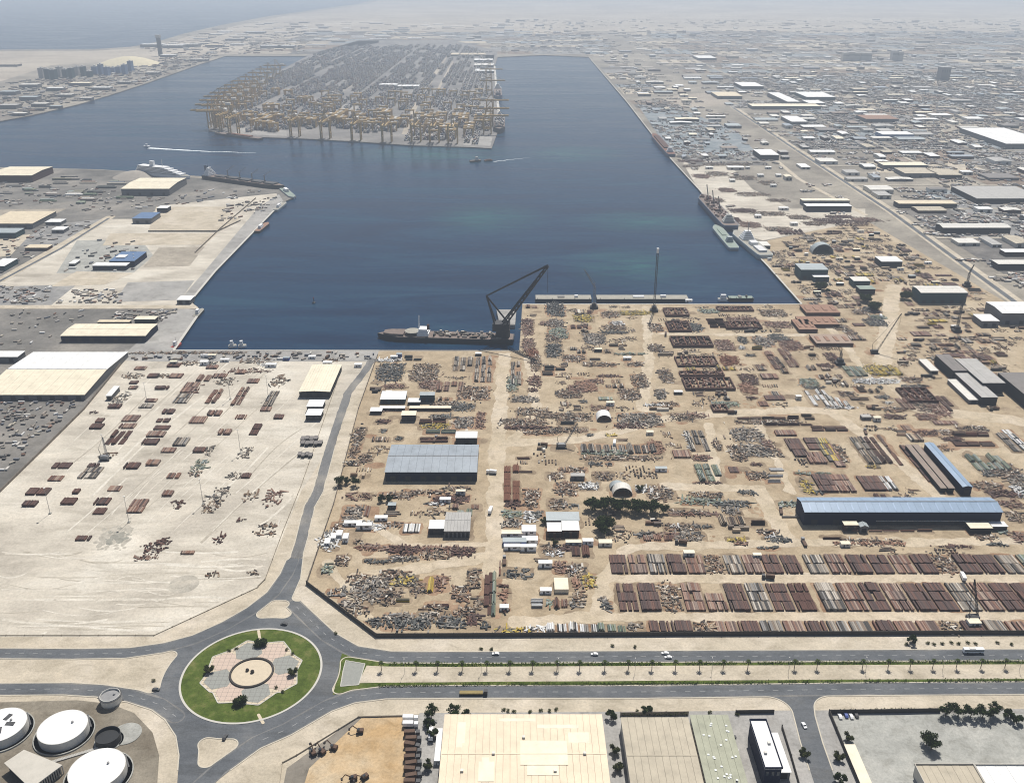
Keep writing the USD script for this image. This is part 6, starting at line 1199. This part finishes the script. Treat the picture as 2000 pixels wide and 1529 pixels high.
# ---------------------------------------------------------------- street lamps, vehicles
def lamp(label, x, y, z=0, rot=0, group=None):
    t = thing('street_lamp', label, 'street lamp', x, y, z, rot, group); t.part('pole', MB().tube((0, 0, 0), (0, 0, 10), .11, 6, .07), 'grey_metal'); t.part('arm', MB().tube((0, -1.8, 10.2), (0, 1.8, 10.2), .06, 5), 'grey_metal')
    for s in (-1.8, 1.8): t.part('lamp_head', MB().box(-.18, .18, s - .4, s + .4, 10.1, 10.28), 'off_white')
    return t
LAMP = Kind(lamp)
for i in range(9): x, y = G(790 + i * 150, 1316 - .004 * i * 150); LAMP(f'thin double armed street lamp on the sandy median, {nleft(i)}', x, y, .3, 0, 'street lamps on the median')
def wheels(t, xs, s, r=.5, w=.35):
    for x in xs:
        for q in (-s, s): t.part('wheel', MB().tube((x, q - w / 2, r), (x, q + w / 2, r), r, 10), 'tyre')
def car_kind(m):
    def make(label, x, y, z=0, rot=0, group=None):
        t = thing('car', label, 'car', x, y, z, rot, group); prof = [(-2.3, .4), (2.3, .4), (2.3, .8), (1.2, .95), (.5, 1.5), (-1.2, 1.5), (-2.1, 1.0), (-2.3, .9)]
        n = len(prof); v = [(a, -.9, b) for a, b in prof] + [(a, .9, b) for a, b in prof]; f = [[i, (i + 1) % n, (i + 1) % n + n] for i in range(n)] + [[i, (i + 1) % n + n, i + n] for i in range(n)] + [[0, i + 1, i] for i in range(1, n - 1)] + [[n, n + i, n + i + 1] for i in range(1, n - 1)]
        t.part('body', MB().add(v, f), m); t.part('side_window', MB().box(-1.1, .5, -.92, -.901, 1.02, 1.4).box(-1.1, .5, .901, .92, 1.02, 1.4), 'glass_dark'); t.part('windscreen', MB().add([(1.16, -.75, 1.0), (1.16, .75, 1.0), (.56, .75, 1.49), (.56, -.75, 1.49)], [[0, 1, 2], [0, 2, 3]]), 'glass_dark'); wheels(t, (-1.4, 1.4), .8, .34, .25); return t
    return Kind(make)
WCAR, DCAR, BCAR = car_kind('white_paint'), car_kind('dark_metal'), car_kind('blue_paint')
def truck_kind(cab, cargo, L=12.0, flat=False):
    def make(label, x, y, z=0, rot=0, group=None):
        t = thing('truck', label, 'truck', x, y, z, rot, group); t.part('cab', MB().box(L / 2 - 2.3, L / 2, -1.2, 1.2, .7, 3.2), cab); t.part('windscreen', MB().box(L / 2 + .002, L / 2 + .05, -1.0, 1.0, 1.9, 2.9), 'glass_dark'); t.part('chassis', MB().box(-L / 2, L / 2 - 2.31, -.9, .9, .6, 1.1), 'black_metal')
        t.part('cargo_box', MB().box(-L / 2, L / 2 - 2.8, -1.25, 1.25, 1.11, 1.9 if flat else 3.7), cargo); wheels(t, (L / 2 - 1.2, -L / 2 + 1.2, -L / 2 + 2.5), 1.05); return t
    return Kind(make)
WTRUCK, BTRUCK, LTRUCK, FTRUCK = truck_kind('white_paint', 'white_paint', 9), truck_kind('dark_metal', 'truck_brown', 9), truck_kind('black_metal', 'cargo_tan', 17, True), truck_kind('grey_metal', 'truck_brown', 10, True)
def g3(u, v): x, y = G(u, v); return x, y, .2
x, y, z = g3(968, 1278); WCAR('white car on the upper carriageway nearest the roundabout', x, y, z, 178)
x, y, z = g3(1161, 1279); WCAR('white car alone in the middle of the upper carriageway', x, y, z, 178)
x, y, z = g3(1299, 1277); WCAR('upper of two white cars side by side on the upper carriageway', x, y, z, 178)
x, y, z = g3(1305, 1285); WCAR('lower of two white cars side by side on the upper carriageway', x, y, z, 178)
x, y, z = g3(1570, 1418); WCAR('white car driving down the side road', x, y, z, -80)
x, y, z = g3(555, 1220); DCAR('dark car on the top of the roundabout ring', x, y, z, 172)
x, y, z = g3(925, 1356); LTRUCK('long black and yellow flatbed truck on the lower carriageway', x, y, z, 0)
x, y, z = g3(440, 1441); DCAR('dark car at the foot of the roundabout', x, y, z, 80)
x, y, z = g3(305, 1348); DCAR('dark car on the left road near the grey water tank', x, y, z, 0)
x, y = G(1900, 1274); t = thing('coach_bus', 'long white bus on the upper carriageway at the right', 'bus', x, y, .2)
t.part('body', MB().box(-6.5, 6.5, -1.25, 1.25, .5, 3.3), 'white_paint'); t.part('window_band', MB().box(-6.2, 6.3, -1.27, 1.27, 1.7, 2.6), 'glass_dark'); t.part('roof_unit', MB().box(-3, 1, -.8, .8, 3.31, 3.6), 'off_white'); wheels(t, (-4, 4), 1.1)
for i, (u, v) in enumerate([(802, 1407), (802, 1419)]): x, y = G(u, v); WTRUCK('%s of two white trucks in the orange sand lot' % ('upper', 'lower')[i], x, y, .2, 0)
for i in range(9): x, y = G(805 + (i % 2) * 3, 1436 + i * 12); BTRUCK(f'brown truck in the right column of the orange sand lot, {nth(i).replace("nearest", "from top") if i else "topmost"}', x, y, .2, rnd.uniform(-12, 12), 'brown trucks parked in the orange lot')
def digger(label, x, y, z=0, rot=0, group=None):
    t = thing('excavator', label, 'excavator', x, y, z, rot, group)
    for s in (-1.3, 1.3): t.part('track', MB().box(-2, 2, s - .35, s + .35, 0, .9), 'black_metal')
    t.part('body', MB().box(-2.2, 1.2, -1.3, 1.3, 1.0, 2.3), 'truck_brown'); t.part('cab', MB().box(-.2, 1.3, .2, 1.3, 2.31, 3.4), 'glass_dark'); t.part('boom', MB().tube((1, -.4, 1.8), (4, -.4, 4.6), .3, 5).tube((4, -.4, 4.6), (6, -.4, 2.4), .25, 5), 'truck_brown'); t.part('bucket', MB().box(5.6, 6.6, -1, .2, 1.4, 2.5), 'black_metal'); return t
DIG = Kind(digger)
for i, (u, v) in enumerate([(612, 1472), (629, 1470), (652, 1462), (703, 1430), (690, 1522), (712, 1520)]): x, y = G(u, v); DIG(f'dark excavator standing in the orange sand lot, {nleft(i) if i < 4 else "front left" if i == 4 else "front right"}', x, y, .2, 120 + i * 20, 'excavators in the orange lot')
x, y = G(842, 1438); WTRUCK('white truck in the alley left of the cream warehouse', x, y, .2, 92); x, y = G(857, 1462); cabin(x, y, 3, 24, 3.2, label='long white trailer against the left wall of the cream warehouse')
for i, (u, v) in enumerate([(1425, 1432), (1430, 1440), (1426, 1450), (1434, 1466), (1439, 1480), (1440, 1500), (1444, 1512)]): x, y = G(u, v); (WCAR, DCAR, BCAR)[i % 3](f'{("white", "dark", "blue")[i % 3]} car in the lane left of the navy building, {nth(i).replace("nearest", "from top") if i else "topmost"}', x, y, .2, rnd.choice((0, 90, 92)), 'cars parked by the navy building')
for i, (u, v) in enumerate([(1652, 1398), (1662, 1400), (1672, 1398), (1640, 1400)]): x, y = G(u, v); (BCAR, WCAR, DCAR, WCAR)[i](f'{("blue", "white", "dark", "white")[i]} car parked inside the concrete yard wall, {nth(i)} from corner'.replace('nearest ', '').replace('nearest', 'first'), x, y, .2, 90, 'cars parked by the yard wall')
tv = [(985, 1098), (958, 1000), (1430, 808), (1690, 846), (1200, 868), (1060, 872), (1570, 1062), (1880, 1130), (1330, 1062), (1525, 1000), (960, 925), (1300, 655), (1760, 690), (1720, 620), (640, 700), (520, 697), (400, 698), (1500, 1130), (850, 860)]
for i, (u, v) in enumerate(tv): x, y = G(u, v); t = (FTRUCK, WTRUCK, BTRUCK)[i % 3]('', x, y, .2, rnd.choice((0, 90, 80, 170)), 'trucks on the yard lanes'); later(t, ('flatbed truck', 'white truck', 'brown truck')[i % 3] + ' on a dirt lane', x, y)
# ---------------------------------------------------------------- the port at the left and the industrial plain
landmark('main road', 690, GY(450)); landmark('far right quay', 400, 3600); landmark('right picture edge', 1150, 1900); landmark('channel head', *G(1060, 105)); landmark('left shore', *G(120, 170)); landmark('pale double road', *G(120, 490)); landmark('pier end', *G(540, 385))
FR = unary_union(FOOT); pf = prep(FR.buffer(3)); bas = prep(basin.buffer(18)); yard_p = prep(yard.buffer(6)); seap = prep(sea.buffer(60)); molep = prep(mole_g.buffer(20))
track = prep(unary_union([LineString([(690, 900), (690, 9000)]).buffer(16), line([(0, 548), (120, 480), (215, 424)]).buffer(12), line([(-200, 600), (385, 600)]).buffer(8)]))
rr = random.Random(31); cells = []
def try_cell(x0, y0, w, d):
    q = sbox(x0, y0, x0 + w, y0 + d)
    if x0 > 705 and (int((x0 - 940 + 4) // 260) != int((x0 + w - 940 - 4) // 260) and x0 + w > 936 or int((y0 - 1300 + 4) // 210) != int((y0 + d - 1300 - 4) // 210)): return False
    if pf.intersects(q) or bas.intersects(q) or yard_p.intersects(q) or seap.intersects(q) or molep.intersects(q) or track.intersects(q): return False
    return True
def inview(x, y): return abs(x) < .60 * (y * CP + CAM_H * SP) and y > 300
# right: industrial plain, rows of sheds and stock yards
y = GY(612)
while y < 9500:
    step = 36 + y * .013; x = -60 if y > 5400 else 405
    while x < 8000 and inview(x, y):
        w, d = rr.uniform(16, 62) * (1 + y / 20000), rr.uniform(16, 50)
        if rr.random() < .4: w, d = rr.uniform(14, 28), rr.uniform(34, 50)
        cells.append((x, y + rr.uniform(0, step * .25), w, min(d, step * (.9 if y > 2500 else 1.1)))); x += w + rr.uniform(4, 20) + y * .004
    y += step
# far left beyond the mole
y = 5900
while y < 9000:
    x = -60
    while inview(x, y) and x > -4200:
        w, d = rr.uniform(40, 120), rr.uniform(30, 90); cells.append((x - w, y, w, d)); x -= w + rr.uniform(30, 160)
    y += 150
sheds, goods, plots, SHEDS = 0, [], {}, []
far = MB()
roofs = [('white_roof', 'white'), ('white_roof', 'white'), ('white_roof', 'white'), ('off_white', 'pale'), ('hull_grey', 'pale grey'), ('off_white', 'pale'), ('pale_cream_roof', 'cream'), ('mid_roof', 'grey'), ('mid_roof', 'grey'), ('beige_roof', 'beige'), ('brown_roof', 'brown'), ('dark_roof', 'dark'), ('grey_roof', 'blue grey')]
for (x0, y0, w, d) in sorted(cells, key=lambda c: c[1]):
    if x0 < 650 and y0 < 2600: w, d = w * .6, d * .6
    if not try_cell(x0, y0, w, d) or (x0 < 640 and y0 < 2050 and rr.random() < .6): continue
    c = rr.random()
    if c < (.5 if y0 < 3500 else .55):
        SHEDS.append(sbox(x0, y0, x0 + w, y0 + d)); h = rr.uniform(4, 8); m, word = rr.choice(roofs)
        if sheds < 300:
            sheds += 1
            t, cx_, cy_ = bld_xy(x0, x0 + w, y0, y0 + d, h, rr.choice(['flat', 'flat', 'gx', 'gy']), m, rr.choice(['grey_wall', 'pale_wall', 'pale_wall', 'off_white', 'brown_wall']), '', name='industrial_shed', cat='shed', rise=1.5, doors=2 if y0 < 2600 else 1, group='sheds of the industrial plain', foot=False, strips=2 if y0 < 2000 else 1)
            later(t, f'{"large " if w * d > 2600 else "small " if w * d < 1000 else ""}{word} roofed shed', cx_, cy_)
        else: far.box(x0, x0 + w, y0, y0 + d, .1, h * rr.choice((.5, .6, .7, .8, 1.6)))
    elif y0 < 7500: goods.append((x0, y0, w, d))
fp = define('/World/distant_buildings', far, 'mix_city'); tag(fp.GetPrim(), 'far industrial buildings fading into the haze below the horizon', 'buildings', None, 'stuff')
yp = GY(600)
while yp < 9300:
    dp = rr.uniform(70, 150) * (1 + yp / 12000); xp = 408 if yp < 5300 else -1500
    while xp < .62 * yp + 250:
        wp = rr.uniform(80, 240) * (1 + yp / 12000)
        if not 660 < xp < 715 and not 660 < xp + wp < 715 and not (xp < 690 < xp + wp):
            g = sbox(xp, yp, xp + wp - 13, yp + dp - 12).difference(yard.buffer(4)).difference(basin.buffer(12)).difference(mole_g)
            if xp < 680 and yp < 2700: g = g.difference(sbox(300, 0, 690, 2150))
            if g.area > 200: plots.setdefault(rr.choice(['plot_dark', 'plot_dark', 'plot_tan', 'plot_grey', 'plot_grey', 'plot_blue', 'plot_brown', 'plot_brown', 'verge_sand']), []).append(g)
        xp += wp
    yp += dp
for k_, (m_, g_) in enumerate(sorted(plots.items())):
    struct('plot_ground', sheet(unary_union(g_).difference(basin.buffer(10)).simplify(.1), .30 + .02 * k_), m_)
gm = MB()
for k in range(26):
    u, v = rr.uniform(1760, 2040), rr.uniform(400, 590)
    if u > 1000 + (v + 50) * 1.49 + 30: x, y = G(u, v); goods.append((x, y, rr.uniform(20, 55), rr.uniform(10, 30)))
for (x0, y0, w, d) in goods:
    n = int(min(60, max(10, w * d / 28)))
    for i in range(n): gm.obox((x0 + rr.random() * w, y0 + rr.random() * d, 1.2), (rr.uniform(2, 11), rr.uniform(2, 5), rr.uniform(1.2, 3.0)), rr.choice((0, 0, 1.57, 1.2)))
shed_p = prep(unary_union(SHEDS + FOOT)); rg = random.Random(91)
for g_ in sum(plots.values(), []):
    x0, y0, x1, y1 = g_.bounds
    if y0 > 4200 or not inview((x0 + x1) / 2, y0): continue
    pg = prep(g_.buffer(-4))
    for i in range(int(g_.area / 330)):
        px_, py2 = rg.uniform(x0, x1), rg.uniform(y0, y1); k = rg.randint(1, 5); sz = (rg.uniform(3, 12), rg.uniform(2, 3.5), rg.uniform(1.2, 3.4)); sp = rg.choice((4, 5, 7)); yw = rg.choice((0, 1.57))
        for j in range(k):
            q = (px_ + (sp * j if yw else 0), py2 + (0 if yw else sp * j))
            if pg.contains(Point(*q)) and not shed_p.intersects(Point(*q).buffer(5)): gm.obox((q[0], q[1], .5 + sz[2] / 2), sz, yw)
gp = define('/World/stored_goods', gm, 'mix_goods'); tag(gp.GetPrim(), 'scattered goods, vehicles and containers between the sheds of the right plain', 'goods', None, 'stuff')
for i in range(8):
    x, y = G(1328 + i * 14, 307 + (i % 2) * 3); t = single('gravel_heap', MB().lathe([(11, 0), (8, 4), (3, 8), (.1, 9)], 14, (0, 0)), 'mound_grey', f'brown gravel heap on the right quay sand, {nleft(i)}', 'gravel heap', x, y, .1, 'gravel heaps on the right quay')
sx_ = [LineString([(x_, 1150), (x_, 9300)]).buffer(4.5) for x_ in range(940, 6200, 260)] + [LineString([(705, y_), (7000, y_)]).buffer(4.5) for y_ in range(1300, 9200, 210)]
sg = unary_union(sx_).difference(basin.buffer(12)).difference(yard.buffer(4)).intersection(Polygon([(705, 1150), (900, 1150), (5600, 9300), (705, 9300)])).difference(unary_union([f for f in FOOT if f.centroid.y > 1100]).buffer(1))
struct('street', sheet(sg, .72), 'track_dark')
# left port yards
lm_ = MB(); rr = random.Random(17)
def scatter(mb, pts, n, big=1.0, hmax=3.5, rot=True):
    p = poly(pts).difference(basin.buffer(6)); pp = prep(p); x0, y0, x1, y1 = p.bounds; k = 0
    while k < n:
        x, y = rr.uniform(x0, x1), rr.uniform(y0, y1); k += 1
        if not pp.contains(Point(x, y)) or pf.intersects(Point(x, y)): continue
        mb.obox((x, y, .9), (rr.uniform(2, 11) * big, rr.uniform(1.5, 4) * big, rr.uniform(1.2, hmax)), rr.choice((0, 0, 1.57, .9)))
scatter(lm_, [(0, 350), (240, 372), (520, 372), (480, 392), (300, 402), (215, 424), (120, 400), (0, 404)], 420, 1.2, 2.2)
scatter(lm_, [(0, 440), (120, 440), (200, 430), (90, 490), (0, 535)], 150, 1.1, 2.5)
scatter(lm_, [(0, 560), (100, 560), (90, 594), (0, 594)], 110, .8, 2); scatter(lm_, [(140, 566), (240, 566), (235, 594), (100, 594)], 100, .8, 2); scatter(lm_, [(240, 606), (350, 606), (310, 632), (200, 625)], 80, .8, 2)
scatter(lm_, [(0, 606), (180, 606), (110, 665), (0, 680)], 50, .7, 1.8); scatter(lm_, [(0, 782), (160, 782), (140, 800), (60, 880), (0, 930)], 260, .6, 1.6)
scatter(lm_, [(440, 400), (545, 384), (520, 412), (430, 436)], 120, .9); scatter(lm_, [(180, 470), (280, 470), (262, 530), (120, 530)], 60); scatter(lm_, [(190, 690), (240, 690), (170, 770)], 80, .7)
scatter(lm_, [(245, 687), (735, 688), (730, 704), (245, 703)], 150, .7)
gp = define('/World/dockside_goods', lm_, 'mix_goods'); tag(gp.GetPrim(), 'scattered goods and vehicles on the grey port ground at the left', 'goods', None, 'stuff')
y = GY(404)
for i in range(34):
    u, v = rr.uniform(0, 300), rr.uniform(345, 400)
    x, y = G(u, v)
    w, d = rr.uniform(14, 42), rr.uniform(8, 18)
    if pf.intersects(sbox(x, y, x + w, y + d)) or bas.intersects(sbox(x, y, x + w, y + d)): continue
    t = single('goods_row', MB().box(-w / 2, w / 2, -d / 2, -d * .1, 0, rr.uniform(2, 4)).box(-w / 2, w * .3, d * .02, d / 2, 0, rr.uniform(2, 4)), rr.choice(['mix_goods', 'mix_green', 'mix_dark']), '', 'goods', x, y, .05, 'rows of goods behind the left quay'); later(t, 'low dark row of stored goods', x, y)
# far shore beyond the channel: sheds, dark stock blocks, a pale ore mound, a tower
single('ore_mound', MB().lathe([(150, 0), (130, 9), (80, 25), (30, 35), (.1, 37)], 28), 'mound_sand', 'big pale yellow mound on the far left shore', 'mound', *G(252, 126), smooth=True)
for i in range(16):
    x0, y0 = G(84 + i * 11.5, 153 - i * .9 + (i % 3) * 2.5); h = rr.uniform(20, 46); bw = rr.uniform(7, 11)
    t = thing('silo_block', '', 'storage block', x0, y0, group='dark storage blocks on the far left shore'); t.part('block', MB().box(-bw, bw, -16, 16, 0, h), 'stripe_blue' if i > 8 else 'mid_roof' if i % 3 == 0 else 'teal_wall'); t.part('roof', MB().box(-bw - .6, bw + .6, -16.6, 16.6, h + .01, h + 1), 'mid_roof'); t.part('penthouse', MB().box(-bw * .4, bw * .4, -5, 5, h + 1.01, h + 5), 'off_white')
    t.prim.SetCustomDataByKey('label', f'tall storage block on the far left shore, {nleft(i)} of its row')
x, y = G(314, 110); t = thing('tower', 'slender dark tower standing on the far left shore', 'tower', x, y); t.part('shaft', MB().box(-9, 9, -9, 9, 0, 92), 'dark_wall'); t.part('head', MB().box(-12, 12, -12, 12, 92.01, 106), 'mid_roof')
for u, v, w, d, h, m in [(60, 172, 70, 40, 14, 'off_white'), (20, 185, 60, 40, 12, 'hull_grey'), (110, 178, 60, 30, 12, 'white_roof'), (160, 168, 80, 40, 12, 'pale_cream_roof'), (60, 196, 60, 40, 12, 'hull_grey'), (130, 190, 50, 30, 10, 'off_white'), (20, 212, 60, 40, 12, 'mid_roof'), (80, 208, 50, 30, 10, 'off_white'), (200, 176, 70, 30, 10, 'white_roof'), (300, 92, 140, 60, 16, 'white_roof'), (340, 94, 120, 60, 16, 'white_roof'), (370, 92, 120, 60, 16, 'off_white'), (330, 112, 80, 40, 12, 'white_roof'), (420, 92, 100, 50, 12, 'cream_roof'), (530, 94, 120, 50, 14, 'white_roof'), (560, 94, 100, 50, 14, 'white_roof'), (390, 120, 90, 30, 10, 'off_white'), (300, 146, 60, 30, 10, 'off_white'), (245, 164, 50, 24, 9, 'off_white'), (460, 80, 120, 50, 12, 'mid_roof'), (500, 66, 140, 60, 14, 'white_roof'), (20, 130, 90, 50, 10, 'beige_roof'), (40, 226, 40, 24, 8, 'off_white'), (110, 212, 36, 20, 8, 'hull_grey'), (170, 196, 40, 24, 9, 'off_white')]:
    x, y = G(u, v); t, a, b_ = bld_xy(x - w / 2, x + w / 2, y - d / 2, y + d / 2, h, 'flat', m, 'grey_wall', '', name='industrial_shed', cat='shed', doors=1, group='sheds on the far left shore', foot=False); later(t, 'pale roofed shed on the far shore', x, y)
sm = MB()
scatter(sm, [(0, 165), (100, 150), (340, 112), (430, 108), (345, 140), (215, 184), (60, 224), (0, 234)], 1300, 2.6, 9); scatter(sm, [(270, 95), (600, 60), (600, 105), (440, 107), (330, 110)], 500, 4, 12)
gp = define('/World/shore_goods', sm, 'mix_goods'); tag(gp.GetPrim(), 'scattered sheds and goods on the hazy far left shore', 'goods', None, 'stuff')
t, a, b_ = bld_xy(GX(1836, 158), GX(1854, 158), GY(158), GY(158) + 40, 52, 'flat', 'mid_roof', 'grey_wall', 'dark tower block rising from the hazy right plain', name='tower', cat='tower', foot=False, windows=4)
for i in range(7):
    x0 = GX((1646, 1657, 1668, 1680, 1691, 1742, 1752)[i], 120); bld_xy(x0, x0 + 28, GY(120), GY(120) + 35, rr.uniform(34, 50), 'flat', 'mid_roof', 'pale_wall', f'distant blue grey apartment block in the hazy plain, {nleft(i)}', name='apartment_block', cat='building', foot=False, windows=5, group='distant apartment blocks')
# ---------------------------------------------------------------- haze
hz = usdkit.material(stage, '/World/Looks/haze', {'v': ('principled_volume', {'density': HAZE_D, 'color': (.78, .88, 1.0), 'anisotropy': .25})}, [], volume='v.volume')
b = MB().box(-FARX - 500, FARX + 500, -1200, FARY + 500, -6.9, CAM_H + 12)
h = usdkit.mesh(stage, '/World/haze', b.mesh(), hz)
h.GetPrim().SetCustomDataByKey('kind', 'stuff')
settle()
